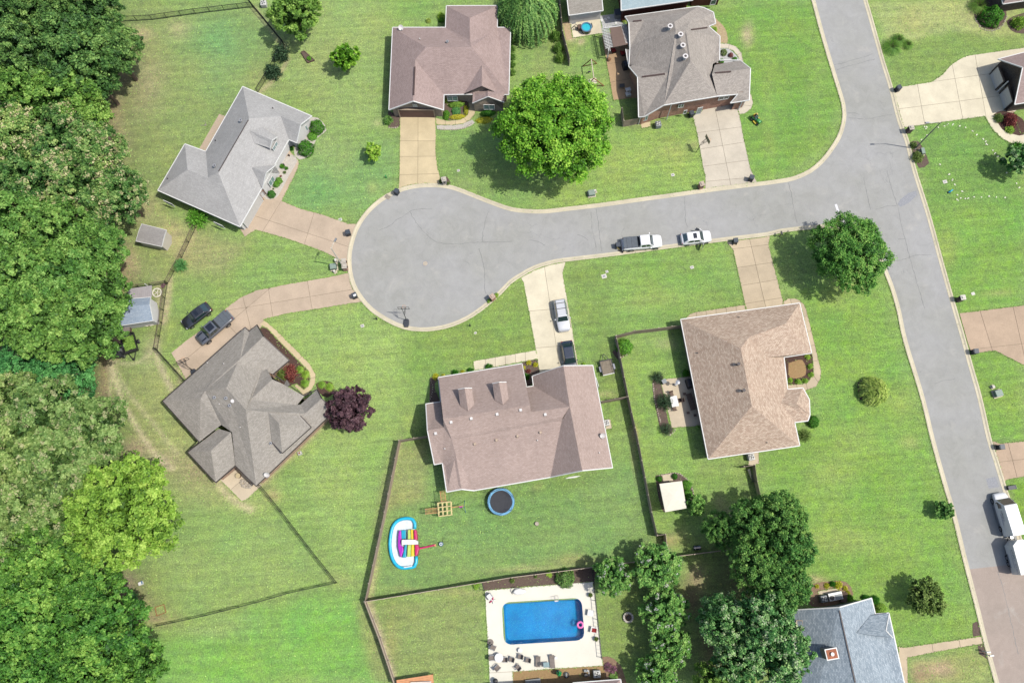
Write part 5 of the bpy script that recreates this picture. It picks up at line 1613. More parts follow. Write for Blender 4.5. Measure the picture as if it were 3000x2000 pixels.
def crown(name, mat, R, hz, lobes, leaves, leaf, flowers=0.0, tight=0.0, spread=0.95):
 """leaf-sized faces over many uneven boughs; gaps between the boughs stay open and dark"""
 P, N, S, C = [], [], [], []
 # main boughs, evenly spread over the dome by rejection
 cs = []
 tries = 0
 while len(cs) < lobes and tries < 6000:
  tries += 1
  d = unit(1)[0]
  d[2] = abs(d[2]) * 1.15 - 0.25
  d /= np.linalg.norm(d)
  k = rng.uniform(0.60, 0.86)
  c = np.array([d[0] * R * k, d[1] * R * k, d[2] * hz * k])
  r = R * rng.uniform(0.13, 0.25) * (24 / lobes) ** 0.28
  if all(np.linalg.norm((c - o) / [1, 1, 1.2]) > spread * (r + q) * 0.72 for o, q in cs):
   cs.append((c, r))
 tot = sum(r * r for _, r in cs)
 for c, r in cs:
  m = int(leaves * r * r / tot)
  lr = rng.uniform(-0.16, 0.16)
  # each bough is itself a handful of leafy sprays
  ns = max(5, int(m / 34))
  sd = unit(ns)
  sd[:, 2] = np.abs(sd[:, 2]) * 1.2 - 0.35
  out = c / (np.linalg.norm(c) + 1e-6)
  sd += out * 0.35
  sd /= np.linalg.norm(sd, axis=1)[:, None]
  sc = c + sd * r * rng.uniform(0.55, 1.12, (ns, 1)) * np.array([1, 1, 0.85])
  per = m // ns + 1
  idx = np.repeat(np.arange(ns), per)
  off = rng.normal(size=(len(idx), 3)) * r * 0.2
  p = sc[idx] + off
  nn = sd[idx] * 0.55 + unit(len(idx)) * 0.75 + np.array([0, 0, 0.55])
  P.append(p)
  N.append(nn)
  S.append(leaf * rng.uniform(0.55, 1.45, len(idx)))
  fr = rng.uniform(0, 1, ns)[idx] * 0.45 + rng.uniform(0, 1, len(idx)) * 0.45 + lr
  fr = np.clip(fr, 0, 0.9)
  if flowers:
   fl = (rng.uniform(0, 1, ns) < flowers)[idx] & (off[:, 2] > -0.05 * r) & (rng.uniform(0, 1, len(idx)) < 0.7)
   fr = np.where(fl, 1.0, fr)
  C.append(fr)
 # inner foliage, its shade put into darker leaf colours
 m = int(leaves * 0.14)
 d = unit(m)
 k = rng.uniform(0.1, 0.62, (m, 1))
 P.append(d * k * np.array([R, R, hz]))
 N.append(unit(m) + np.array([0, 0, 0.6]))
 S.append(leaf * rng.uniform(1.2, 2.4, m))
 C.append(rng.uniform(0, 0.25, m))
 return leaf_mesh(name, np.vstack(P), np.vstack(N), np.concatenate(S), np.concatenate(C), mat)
def trunk_mesh(R, hz, base):
 """tapered trunk with limbs reaching into the crown; crown centre at z = 0"""
 b = MB()
 b.tube([(0, 0, -base), (R * .02, 0, -base * .6), (-R * .02, R * .02, -hz * .3), (0, 0, hz * .3)], [R * .075, R * .06, R * .05, R * .02], 8)
 for i in range(6):
  a = i * 1.05 + rng.uniform(-.3, .3)
  e = rng.uniform(.5, .7)
  b.tube([(0, 0, -hz * .75 + .15 * hz * (i % 3)), (math.cos(a) * R * .25, math.sin(a) * R * .25, -hz * .25), (math.cos(a) * R * e, math.sin(a) * R * e, hz * rng.uniform(.0, .3))],
               [R * .04, R * .026, R * .008], 6)
 me = bpy.data.meshes.new('trunk')
 me.from_pydata(b.v, [], b.f)
 me.materials.append(MATS['bark'])
 return me
PROTO = {}
def tree(kind, px, py, R, zc, hz, label, group=None, name=None, rz=None, variants=2, **kw):
 """px, py: where the crown's middle shows in the survey picture; R crown radius (m); zc height of its middle"""
 key = (kind, kw.get('key', 0), rng.integers(0, variants))
 if key not in PROTO:
  o = dict(lobes=30, leaves=9000, leaf=0.36, flowers=0.0)
  o.update({k: v for k, v in kw.items() if k != 'key'})
  PROTO[key] = (crown('crown', 'leaf_' + kind, 5.0, 4.0, **o), trunk_mesh(5.0, 4.0, 9.0))
 cm, tm = PROTO[key]
 p = W(px, py, zc)
 t = thing(name or 'broadleaf_tree', label, 'tree', (p.x, p.y, 0), 0, group)
 c = bpy.data.objects.new('crown', cm)
 COL.objects.link(c)
 c.parent = t
 c.location = (0, 0, zc)
 c.rotation_euler = (0, 0, random.uniform(0, 6.28) if rz is None else rz)
 c.scale = (R / 5 * random.uniform(.95, 1.05), R / 5 * random.uniform(.95, 1.05), hz / 4)
 k = bpy.data.objects.new('trunk', tm)
 COL.objects.link(k)
 k.parent = t
 k.location = (0, 0, zc)
 k.scale = (R / 5, R / 5, zc / 9.0)
 return t
def v2(x, y):
 return x / 0.784, y / 0.784
GF = 'trees of the wood along the left edge'
FOREST = [  # kind, x, y (2352-wide picture), radius m, centre height, half height, label
 ('oak', 20, 40, 5.4, 9.5, 4.6, 'dark green tree in the top left corner of the picture'),
 ('oak', 112, 30, 5.2, 9.5, 4.6, 'dark green tree at the top edge, second from the left corner'),
 ('oak', 208, 42, 5.0, 8.5, 4.4, 'dark green tree at the top edge where the wood meets the fence'),
 ('oak', 72, 124, 5.6, 10, 4.8, 'dark green tree in the wood, below the top left corner'),
 ('oak', 170, 122, 5.8, 10, 4.8, 'large dark green tree in the wood level with the first bare patch'),
 ('oak', 258, 118, 4.4, 7.5, 3.8, 'dark green tree on the wood edge below the black fence end'),
 ('oak', 222, 186, 3.6, 6.5, 3.4, 'small dark tree on the wood edge above the worn lawn corner'),
 ('gum', 40, 225, 5.2, 9, 4.4, 'yellow green tree on the left edge below the dark trees'),
 ('gum', 128, 232, 5.8, 8.5, 4.4, 'yellow green tree bordering the bare lawn corner of the wood'),
 ('gum', 198, 268, 4.2, 7, 3.6, 'yellow green tree on the wood edge, lower of two by the bare corner'),
 ('pale', 42, 322, 5.6, 9, 4.4, 'pale flowering tree on the left edge above the middle'),
 ('pale', 138, 330, 5.6, 9, 4.4, 'large cream flowering tree in the wood level with the grey house'),
 ('pale', 214, 356, 4.6, 8, 4.0, 'cream flowering tree on the wood edge facing the grey house'),
 ('pale', 92, 418, 5.8, 9, 4.6, 'cream flowering tree deep in the wood above the bright trees'),
 ('pale', 190, 432, 5.6, 8.5, 4.4, 'cream flecked tree on the wood edge left of the grey house gable'),
 ('pale', 272, 448, 4.4, 7, 3.8, 'green tree with few cream blossoms beside the garden shed'),
 ('oak', 20, 420, 4.6, 8, 4.0, 'dark tree on the left edge between pale and bright trees'),
 ('bright', 44, 530, 5.6, 9.5, 4.8, 'bright green tree on the left edge level with the garden shed'),
 ('bright', 140, 540, 5.6, 9.5, 4.8, 'bright green tree in the wood left of the garden shed'),
 ('bright', 216, 574, 4.6, 8, 4.2, 'bright green tree on the wood edge below the garden shed'),
 ('bright', 60, 628, 5.6, 9.5, 4.6, 'bright green tree in the wood level with the lean-to roof'),
 ('bright', 150, 640, 5.6, 9.0, 4.6, 'bright green tree in the wood left of the blue barn shed'),
 ('bright', 226, 668, 4.6, 8, 4.2, 'bright green tree hanging over the corner of the blue barn shed'),
 ('bright', 30, 720, 5.2, 9, 4.4, 'bright green tree on the left edge above the vines'),
 ('bright', 118, 738, 5.8, 9, 4.6, 'bright green tree above the blue green vines'),
 ('bright', 208, 752, 5.0, 8.5, 4.4, 'bright green tree overhanging the loaded trailer'),
 ('vine', 60, 852, 4.6, 4.5, 3.4, 'vine covered low tree, left one of the blue green pair'),
 ('vine', 140, 862, 5.0, 4.5, 3.4, 'vine covered low tree bordering the worn wheel tracks'),
 ('vine', 178, 826, 2.8, 3.4, 2.6, 'small vine covered shrub tree beside the bare earth'),
 ('olive', 20, 930, 4.8, 8, 4.0, 'olive flowering tree on the left edge below the vines'),
 ('olive', 104, 962, 5.6, 9, 4.4, 'olive flowering tree below the blue green vines'),
 ('olive', 206, 990, 5.2, 8, 4.0, 'olive flowering tree on the wood edge facing the worn wheel tracks'),
 ('olive', 40, 1040, 5.6, 9, 4.4, 'olive flowering tree on the left edge, second below the vines'),
 ('olive', 130, 1064, 5.6, 9, 4.4, 'olive flowering tree left of the lime green tree'),
 ('olive', 56, 1142, 5.4, 9, 4.4, 'olive flowering tree on the left edge level with the lime green tree'),
 ('olive', 128, 1176, 4.8, 8, 4.0, 'olive flowering tree tucked against the lime green tree'),
 ('lime', 284, 1176, 7.6, 8.5, 5.2, 'large lime green tree standing out from the wood edge'),
 ('olive', 30, 1236, 5.0, 8.5, 4.2, 'olive tree on the left edge, lowest with blossoms'),
 ('deep', 104, 1262, 5.0, 8, 4.2, 'green tree below the olive trees and left of the lime tree'),
 ('deep', 34, 1322, 5.2, 8.5, 4.2, 'green tree on the left edge above the bottom corner'),
 ('deep', 126, 1342, 5.4, 8, 4.2, 'green tree level with the bare earth below the lime tree'),
 ('deep', 204, 1362, 4.8, 7, 3.8, 'green tree on the wood edge beside the bare earth'),
 ('deep', 60, 1412, 5.4, 8.5, 4.4, 'green tree near the bottom left, third row from below'),
 ('deep', 156, 1442, 5.6, 8.5, 4.4, 'green tree near the bottom left, inside the wood'),
 ('deep', 252, 1452, 5.4, 8, 4.2, 'green tree on the wood edge at the end of the black fence'),
 ('deep', 36, 1500, 5.4, 8.5, 4.4, 'green tree on the left edge just above the bottom corner'),
 ('deep', 122, 1530, 5.4, 8.5, 4.4, 'green tree at the bottom edge, second from the corner'),
 ('deep', 212, 1536, 5.6, 8.5, 4.4, 'green tree at the bottom edge, third from the corner'),
 ('deep', 296, 1530, 4.6, 7.5, 4.0, 'green tree at the bottom edge where the wood ends'),
]
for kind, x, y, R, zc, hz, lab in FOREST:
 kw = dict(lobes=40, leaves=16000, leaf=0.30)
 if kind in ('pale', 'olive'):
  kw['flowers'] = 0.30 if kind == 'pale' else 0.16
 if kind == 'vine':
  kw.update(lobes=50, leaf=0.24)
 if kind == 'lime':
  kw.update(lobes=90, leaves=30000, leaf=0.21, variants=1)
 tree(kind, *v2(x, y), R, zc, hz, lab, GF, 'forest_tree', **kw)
tree('maple', *v2(1276, 302), 8.5, 6.6, 5.6, 'very large bright green tree between the mauve roofed and brick houses', name='shade_tree', lobes=70, leaves=42000, leaf=0.19, variants=1)
tree('corner', *v2(1952, 580), 5.9, 5.2, 4.2, 'large round green tree at the street corner north-east of the tan roof', name='shade_tree', lobes=70, leaves=30000, leaf=0.19, variants=1)
tree('plum', *v2(804, 938), 3.25, 2.9, 2.5, 'round purple leaved tree beside the stone grey roofed house', name='plum_tree', lobes=46, leaves=12000, leaf=0.42, variants=1)
tree('gum', *v2(682, 32), 4.0, 4.6, 3.6, 'light green tree at the top edge left of the mauve roof', name='yard_tree', key=1, lobes=34, leaves=10000, leaf=0.42, variants=1)
tree('maple', *v2(793, 134), 2.25, 2.9, 2.3, 'small bright tree alone on the lawn west of the mauve roof', name='yard_tree', key=1, lobes=26, leaves=5000, leaf=0.66, variants=1)
tree('fresh', *v2(856, 350), 1.45, 1.6, 1.4, 'small yellow green tree on the lawn left of the tan driveway', name='young_tree', lobes=22, leaves=3500, leaf=0.8, variants=1)
GM = 'white flowering trees east of the swimming pool'
for x, y, R, lab in ((930, 590, 2.5, 'white flowering tree nearest the pool deck corner'), (1320, 500, 3.3, 'white flowering tree where the two board fences meet'),
                     (1405, 905, 3.2, 'green flowering tree right of the stone fire pit'), (1440, 1235, 2.9, 'white flowering tree below the fire pit'),
                     (1330, 1500, 2.7, 'white flowering tree at the bottom edge right of the pool house')):
 px, py = D3.px(x, y)
 tree('myrtle', px, py, R, 3.2, 2.6, lab, GM, 'flowering_tree', flowers=0.08, lobes=44, leaves=13000, leaf=0.32)
GD = 'dark trees between the pool and the blue roofed house'
for kind, x, y, R, zc, hz, lab in (
  ('darkoak', 1656, 1216, 2.6, 4, 3.0, 'small dark green tree right of the board fence corner'), ('darkoak', 1728, 1196, 3.4, 6, 3.8, 'dark green tree below the bare patch behind the canopy'),
  ('darkoak', 1790, 1192, 3.8, 6.5, 4.0, 'dark green tree topping the dark row beside the wide lawn'), ('darkoak', 1806, 1262, 3.8, 6.5, 4.0, 'dark green tree in the row, second from the top along the lawn'),
  ('darkoak', 1732, 1290, 3.8, 6.5, 4.0, 'dark green tree in the middle of the row'), ('darkoak', 1788, 1340, 3.8, 6.5, 4.0, 'dark green tree next to the air conditioners of the blue roof'),
  ('magnolia', 1668, 1420, 3.6, 6, 3.8, 'glossy leaved tree across the mulch from the fire pit'), ('magnolia', 1750, 1428, 4.2, 7, 4.2, 'large glossy leaved tree beside the blue roof'),
  ('magnolia', 1786, 1496, 4.4, 7, 4.2, 'glossy leaved tree overhanging the blue roof'), ('magnolia', 1696, 1506, 3.6, 6, 3.6, 'glossy leaved tree left of the tree overhanging the blue roof'),
  ('gum', 1640, 1556, 2.4, 4, 2.6, 'small light green tree at the bottom edge among the dark ones')):
 kw = dict(lobes=44, leaves=14000, leaf=0.28)
 if kind == 'magnolia':
  kw.update(flowers=0.18, leaf=0.3)
 tree(kind, *v2(x, y), R, zc, hz, lab, GD, 'yard_tree', **kw)
tree('duskyolive', *v2(2124, 1370), 2.7, 2.6, 2.1, 'round olive green tree on the lawn right of the blue roof', name='yard_tree', lobes=46, leaves=12000, leaf=0.34, variants=1)
tree('darkoak', *v2(2166, 1172), 1.25, 1.3, 1.1, 'small green tree at the kerb across from the white van', name='young_tree', key=1, lobes=24, leaves=4000, leaf=0.8, variants=1)
tree('magnolia', *v2(2344, 370), 2.4, 3.0, 2.4, 'dark tree with white flowers at the right edge', name='yard_tree', key=2, flowers=0.1, lobes=30, leaves=6000, leaf=0.5, variants=1)
tree('myrtle', *v2(1598, 1162), 1.5, 2.2, 1.7, 'small green tree touching the corner of the cream canopy', name='yard_tree', key=3, lobes=26, leaves=5000, leaf=0.6, variants=1)
def weeping(kind, px, py, R, zc, hz, label, strands=420, leafw=0.1):
 """curtain of hanging shoots from a domed top"""
 P, N, S, C = [], [], [], []
 for i in range(strands):
  a = rng.uniform(0, 6.28)
  k = math.sqrt(rng.uniform(0, 1))
  r0 = R * k * 0.75
  z = hz * (1 - k * k * 0.7) + rng.uniform(-.1, .1) * hz
  L = hz * rng.uniform(.6, 1.5) * (.4 + k)
  m = 26
  t = np.linspace(0, 1, m)
  rr = r0 + R * 0.32 * np.sin(t * 1.5) * (0.3 + k)
  x = rr * math.cos(a) + rng.normal(size=m) * .05
  y = rr * math.sin(a) + rng.normal(size=m) * .05
  P.append(np.stack([x, y, z - L * t ** 1.6], 1))
  N.append(np.stack([np.full(m, math.cos(a)), np.full(m, math.sin(a)), np.full(m, 1.2)], 1) + unit(m) * .5)
  S.append(np.full(m, R * leafw) * rng.uniform(.7, 1.3, m))
  C.append(np.clip(rng.uniform(0, 1) * .5 + rng.uniform(0, .5, m), 0, .9))
 me = leaf_mesh('crown', np.vstack(P), np.vstack(N), np.concatenate(S), np.concatenate(C), 'leaf_' + kind, 0.35)
 p = W(px, py, zc)
 t = thing('weeping_tree', label, 'tree', (p.x, p.y, 0))
 c = bpy.data.objects.new('crown', me)
 COL.objects.link(c)
 c.parent = t
 c.location = (0, 0, zc)
 k = bpy.data.objects.new('trunk', trunk_mesh(R * .8, hz, zc))
 COL.objects.link(k)
 k.parent = t
 k.location = (0, 0, zc)
 return t
weeping('willow', *v2(1210, 16), 4.2, 3.6, 3.0, 'weeping willow at the top edge right of the mauve roof', 520)
weeping('straw', *C4.px(985, 450), 1.8, 1.2, 1.4, 'weeping yellow green tree in the middle of the corner lawn', 300, .13)
BUSH = {}
def bush_proto(style, kind):
 k = (style, kind)
 if k in BUSH:
  return BUSH[k]
 if style == 'round':
  n = 2600
  d = unit(n)
  d[:, 2] = np.abs(d[:, 2]) * 1.1 - .1
  lump = 1 + .10 * np.sin(d[:, 0] * 7 + 1) * np.sin(d[:, 1] * 6) + .07 * np.sin(d[:, 2] * 9 + d[:, 0] * 5)
  p = d * (lump * rng.uniform(.82, 1.03, n))[:, None]
  me = leaf_mesh('foliage', p, d + unit(n) * .7 + [0, 0, .3], rng.uniform(.07, .15, n), rng.uniform(0, .9, n), 'leaf_' + kind)
 elif style == 'loose':
  ns = 60
  sd = unit(ns)
  sd[:, 2] = np.abs(sd[:, 2]) * 1.1
  i = np.repeat(np.arange(ns), 34)
  p = (sd * rng.uniform(.45, .95, (ns, 1)))[i] + rng.normal(size=(len(i), 3)) * .13
  me = leaf_mesh('foliage', p, sd[i] * .4 + unit(len(i)) + [0, 0, .5], rng.uniform(.08, .2, len(i)), np.clip(rng.uniform(0, .5, ns)[i] + rng.uniform(0, .5, len(i)), 0, 1), 'leaf_' + kind)
 elif style == 'spiky':      # fans of stiff narrow shoots
  ns = 210
  sd = unit(ns)
  sd[:, 2] = np.abs(sd[:, 2]) * .9 + .05
  sd /= np.linalg.norm(sd, axis=1)[:, None]
  m = 14
  t = np.linspace(.25, 1.08, m)
  p = (sd[:, None, :] * t[None, :, None]).reshape(-1, 3)
  i = np.repeat(np.arange(ns), m)
  p += rng.normal(size=p.shape) * .025
  me = leaf_mesh('foliage', p, unit(len(i)) + sd[i] * .3 + [0, 0, .4], rng.uniform(.07, .15, len(i)), np.clip(rng.uniform(0, .5, ns)[i] + np.tile(t, ns) * .45, 0, 1), 'leaf_' + kind, .45)
 else:                       # arching grass blades
  ns = 420
  a = rng.uniform(0, 6.28, ns)
  l = rng.uniform(.5, 1.05, ns)
  m = 9
  t = np.linspace(.05, 1, m)
  r = l[:, None] * t[None] ** 1.1
  z = l[:, None] * (1.5 * t[None] - 1.25 * t[None] ** 2.2)
  p = np.stack([r * np.cos(a)[:, None], r * np.sin(a)[:, None], z], 2).reshape(-1, 3)
  nn = np.stack([np.cos(a), np.sin(a), np.full(ns, 1.5)], 1)
  i = np.repeat(np.arange(ns), m)
  me = leaf_mesh('foliage', p, nn[i] + unit(len(i)) * .4, np.full(len(i), .14), np.clip(rng.uniform(0, .6, ns)[i] + np.tile(t, ns) * .3, 0, 1), 'leaf_' + kind, .22)
 b = MB()
 for q in range(5):
  an = q * 1.256
  b.tube([(0, 0, -.02), (.2 * math.cos(an), .2 * math.sin(an), .35), (.45 * math.cos(an), .45 * math.sin(an), .7)], [.04, .03, .012], 5)
 st = bpy.data.meshes.new('stem')
 st.from_pydata(b.v, [], b.f)
 st.materials.append(MATS['bark'])
 BUSH[k] = (me, st)
 return BUSH[k]
def shrub(style, kind, crop, x, y, r, h, label, group=None, name='shrub', rz=0.0, ry=None, cat='shrub'):
 """x, y: middle of the shrub in a close-up; r radius, h height in metres; ry makes a clipped row"""
 me, st = bush_proto(style, kind)
 p = crop(x, y, h * .45)
 t = thing(name, label, cat, (p.x, p.y, 0.02), rz, group)
 c = bpy.data.objects.new('foliage', me)
 COL.objects.link(c)
 c.parent = t
 c.scale = (r, ry or r, h)
 c.rotation_euler = (0, 0, random.uniform(0, 6.28) if ry is None else 0)
 s_ = bpy.data.objects.new('stem', st)
 COL.objects.link(s_)
 s_.parent = t
 s_.scale = (r * .8, (ry or r) * .8, h * .8)
 return t
for a in [
 ('round', 'hedge', X8, 730, 275, 1.15, 1.7, 'large clipped round shrub at the right corner of the grey house'),
 ('round', 'hedge', X8, 508, 695, 1.25, 1.8, 'large clipped round shrub by the grey house porch'),
 ('round', 'box', X8, 640, 465, .75, .6, 'low green shrub between the two large clipped shrubs'),
 ('round', 'box', Z1, 1277, 1040, .55, .8, 'round light green shrub below the grey house front window, upper one'),
 ('round', 'box', Z1, 1248, 1076, .52, .8, 'round light green shrub touching its twin below the front window'),
 ('round', 'hedge', Z1, 1201, 1178, .62, .9, 'round green shrub nearest the grey house garage'),
 ('loose', 'box', Z1, 1312, 895, .4, .6, 'loose green shrub in the white gravel by the front walk'),
 ('loose', 'box', Z1, 1355, 915, .28, .5, 'tiny green shrub right of the loose one by the front walk'),
 ('loose', 'duskyolive', Z1, 1337, 958, .25, .4, 'tiny olive shrub in the white gravel'),
 ('loose', 'redleaf', Z1, 1298, 998, .17, .25, 'tiny reddish plant above the round shrubs'),
 ('loose', 'duskyolive', Z1, 1222, 1128, .15, .25, 'tiny dark plant between the round shrubs'),
 ('loose', 'hedge', Z1, 1410, 715, .3, .7, 'potted plant at the shaded grey house porch'),
 ('spiky', 'box', B1, 1815, 425, 1.7, 1.9, 'wide fan leaved shrub at the grey house south wall'),
 ('spiky', 'vine', B1, 1655, 868, 1.0, 1.4, 'dark spiky shrub on the fence line below the fan leaved one'),
 ('loose', 'spruce', A2, 222, 490, 1.35, 1.9, 'dark grey green shrub on the fence, upper of the pair'),
 ('loose', 'spruce', A2, 150, 650, 1.4, 1.9, 'dark grey green shrub on the fence, lower of the pair'),
 ('loose', 'gum', A2, 140, 120, .9, 1.0, 'low bush beside the light green tree at the top edge'),
 ('loose', 'fresh', A2, 1700, 145, .6, .9, 'light green shrub behind the mauve roofed house'),
 ('loose', 'box', A2, 1700, 185, .5, .6, 'low green shrub by the back door slab of the mauve roof'),
 ('loose', 'straw', A2, 1585, 190, .45, .5, 'small flowering plant behind the mauve roofed house'),
 ('loose', 'myrtle', A2, 1215, 1100, .75, 1.3, 'loose green shrub left of the brown garage door'),
 ('loose', 'fresh', A2, 1750, 925, .42, .9, 'upright green shrub at the inner corner of the front bed'),
 ('round', 'box', A2, 1750, 1040, .5, .8, 'round green shrub at the left of the front bed, upper one'),
 ('round', 'box', A2, 1746, 1075, .45, .7, 'round green shrub at the lower left of the front bed'),
 ('round', 'vine', A2, 1838, 1018, .72, .5, 'low blue green shrub in the middle of the front bed'),
 ('loose', 'fresh', Z4, 1595, 130, .55, .9, 'pointed yellow green shrub in the notch of the steep roof'),
 ('round', 'duskyolive', Z4, 1722, 420, .55, .8, 'round olive shrub in the white gravel of the brick house'),
 ('round', 'redleaf', Z4, 1815, 458, .4, .6, 'round reddish shrub in the white gravel of the brick house'),
 ('round', 'box', Z4, 1868, 512, .4, .5, 'small green shrub at the walk of the brick house'),
 ('round', 'box', Z4, 1692, 538, .42, .6, 'round green shrub at the porch corner of the brick house'),
 ('loose', 'gum', A3, 400, 330, .85, 1.6, 'bright climbing bush on the board fence, upper half'),
 ('loose', 'gum', A3, 425, 440, .8, 1.6, 'bright climbing bush on the board fence, middle'),
 ('loose', 'gum', A3, 440, 530, .75, 1.6, 'bright climbing bush on the board fence, lowest'),
 ('grass', 'deep', A4, 1145, 425, 1.55, 1.2, 'large grassy clump at the kerb, bigger lobe'),
 ('grass', 'deep', A4, 1205, 360, 1.2, 1.2, 'large grassy clump at the kerb, upper lobe'),
 ('grass', 'deep', A4, 1290, 405, .95, 1.0, 'smaller grassy clump right of the kerb clump'),
 ('grass', 'gum', A4, 1950, 40, 1.6, 1.8, 'grassy clump in the bed at the top right corner'),
 ('round', 'hedge', A4, 2065, 140, 1.75, 2.2, 'large round dark shrub in the top right bed'),
 ('loose', 'fresh', A4, 2310, 210, 1.1, 1.6, 'yellow green shrub at the right edge near the top'),
 ('loose', 'redleaf', A4, 1965, 120, .5, .6, 'small red plant in the top right bed'),
 ('loose', 'redleaf', A4, 2230, 1100, 1.15, 1.5, 'red leaved shrub below the pale garage doors'),
 ('loose', 'duskyolive', A4, 2120, 1085, .75, .8, 'olive flowering shrub left of the red leaved one'),
 ('loose', 'fresh', A4, 2225, 1195, .7, .7, 'light green shrub below the red leaved one'),
 ('loose', 'duskyolive', A4, 1340, 1335, .55, .7, 'small shrub at the foot of the street lamp'),
 ('loose', 'duskyolive', A4, 1378, 1440, .9, 1.0, 'shrub beside the green utility box near the street lamp'),
 ('loose', 'hedge', A4, 2300, 1360, 1.1, 1.2, 'dark flowering shrub at the right edge by the walk'),
 ('loose', 'redleaf', Y1, 1125, 468, 1.15, 1.4, 'red leaved shrub in the mulch bed of the stone grey roof'),
 ('loose', 'duskyolive', Y1, 1065, 472, .95, 1.3, 'reddish olive shrub left of the red leaved one'),
 ('grass', 'fresh', Y1, 1215, 440, .6, .6, 'yellow green grassy plant in the mulch bed, uppermost'),
 ('grass', 'fresh', Y1, 1262, 482, .65, .6, 'yellow green grassy plant in the mulch bed, middle'),
 ('grass', 'fresh', Y1, 1255, 555, .65, .6, 'yellow green grassy plant in the mulch bed, lowest'),
 ('grass', 'fresh', Y1, 1400, 570, .6, .5, 'yellow green plant in the round bed, left one'),
 ('grass', 'fresh', Y1, 1468, 588, .65, .5, 'yellow green plant in the round bed, right one'),
 ('loose', 'gold', C3, 152, 195, .38, .45, 'yellow shrub in the bed between brown roof and driveway, left'),
 ('loose', 'gold', C3, 218, 212, .38, .45, 'yellow shrub in the bed between brown roof and driveway, right'),
 ('loose', 'gold', C3, 108, 238, .28, .35, 'small yellow shrub against the brown roof corner'),
 ('loose', 'hedge', C3, 132, 320, .5, .9, 'dark green shrub in the shaded nook of the brown roof'),
 ('loose', 'redleaf', C3, 150, 270, .35, .4, 'pinkish plant in the bed of the brown roofed house'),
 ('loose', 'gold', C2, 1650, 325, .5, .5, 'yellow shrub at the north-west corner of the brown roof'),
 ('loose', 'gold', C2, 1720, 318, .35, .4, 'small yellow shrub along the brown roof front eave'),
 ('loose', 'hedge', C2, 1830, 288, .5, .7, 'dark shrub along the brown roof front eave, left'),
 ('loose', 'gold', C2, 1900, 280, .3, .35, 'tiny yellow shrub between dark ones at the front eave'),
 ('loose', 'hedge', C2, 1970, 265, .45, .6, 'dark shrub at the end of the brown roof walk'),
 ('loose', 'hedge', C2, 2140, 232, .55, .7, 'green shrub by the brown roof front step'),
 ('round', 'box', C3, 1035, 45, 1.2, 1.3, 'round bright shrub inside the board fence corner'),
 ('loose', 'fresh', Y3, 1238, 563, .45, .45, 'pale green plant in the courtyard bed, topmost'),
 ('loose', 'fresh', Y3, 1258, 648, .45, .45, 'pale green plant in the courtyard bed, second down the walk'),
 ('loose', 'fresh', Y3, 1272, 728, .45, .45, 'pale green plant in the courtyard bed, third down the walk'),
 ('loose', 'fresh', Y3, 1215, 785, .45, .45, 'pale green plant at the courtyard bed corner'),
 ('loose', 'fresh', Y3, 1147, 790, .48, .45, 'pale green plant in the courtyard lower row, middle'),
 ('loose', 'fresh', Y3, 1072, 780, .45, .45, 'pale green plant in the courtyard lower row, left'),
 ('round', 'hedge', Y3, 1290, 1165, .85, 1.2, 'round dark shrub at the bay corner of the tan roof'),
 ('spiky', 'duskyolive', Y3, 1215, 1295, .85, 1.1, 'spiky olive shrub at the south-east wall of the tan roof'),
 ('spiky', 'spruce', Y8, 350, 285, .85, 1.3, 'dark spiky shrub at the top of the patio bed'),
 ('spiky', 'spruce', Y8, 460, 660, 1.15, 2.2, 'tall dark spiky shrub beside the patio table'),
 ('spiky', 'spruce', Y8, 480, 1080, .85, 1.2, 'dark spiky shrub at the bottom of the patio bed'),
 ('loose', 'hedge', Y8, 778, 220, .5, .8, 'flowering potted shrub at the shaded house wall'),
 ('loose', 'myrtle', Y8, 970, 1050, .35, .5, 'small white flowered plant at the patio corner'),
 ('round', 'hedge', C3, 1355, 1260, .42, .6, 'small round shrub left of the canopy entrance'),
 ('round', 'hedge', C3, 1495, 1238, .42, .6, 'small round shrub right of the canopy entrance'),
 ('round', 'box', C3, 1608, 1318, .7, .7, 'low green shrub right of the canopy, upper one'),
 ('round', 'box', C3, 1615, 1405, .7, .7, 'low green shrub right of the canopy, lower one'),
 ('round', 'willow', Y5, 1180, 155, 1.3, 1.6, 'round green shrub between the pool deck and the fence'),
 ('loose', 'fresh', Y5, 962, 90, .5, .4, 'small light green plant in the bed above the pool'),
 ('loose', 'duskyolive', Y5, 465, 185, .35, .4, 'small brownish plant in the bed above the pool'),
 ('loose', 'duskyolive', Y5, 780, 128, .25, .3, 'tiny plant in the bed above the pool, middle'),
 ('loose', 'fresh', D2, 2025, 670, .55, .5, 'light green weed clump at the fence left of the pool bed'),
 ('loose', 'flower', Y6, 1800, 390, .55, .6, 'pink flowering plant at the bottom right of the pool deck'),
 ('loose', 'flower', Y6, 1870, 430, .5, .6, 'pink and green plant beside the pool house gutter'),
 ('loose', 'myrtle', Y6, 1880, 510, .6, .5, 'silvery plant at the end of the pool house gutter'),
 ('loose', 'gold', D4, 650, 665, .55, .55, 'bright yellow shrub above the air conditioners'),
 ('loose', 'hedge', D4, 595, 660, .4, .6, 'dark green shrub left of the bright yellow one'),
 ('loose', 'gold', D4, 540, 675, .38, .4, 'small yellow shrub in the row above the air conditioners'),
 ('loose', 'gold', D4, 450, 680, .3, .35, 'tiny yellow shrub at the left end of that row'),
 ('loose', 'gold', D4, 710, 695, .35, .4, 'yellow shrub at the right end of that row'),
 ('loose', 'gold', D4, 735, 740, .3, .4, 'small yellow shrub beside the slatted bench'),
 ('loose', 'box', D4, 750, 785, .5, .6, 'green shrub at the corner near the blue roof ridge end'),
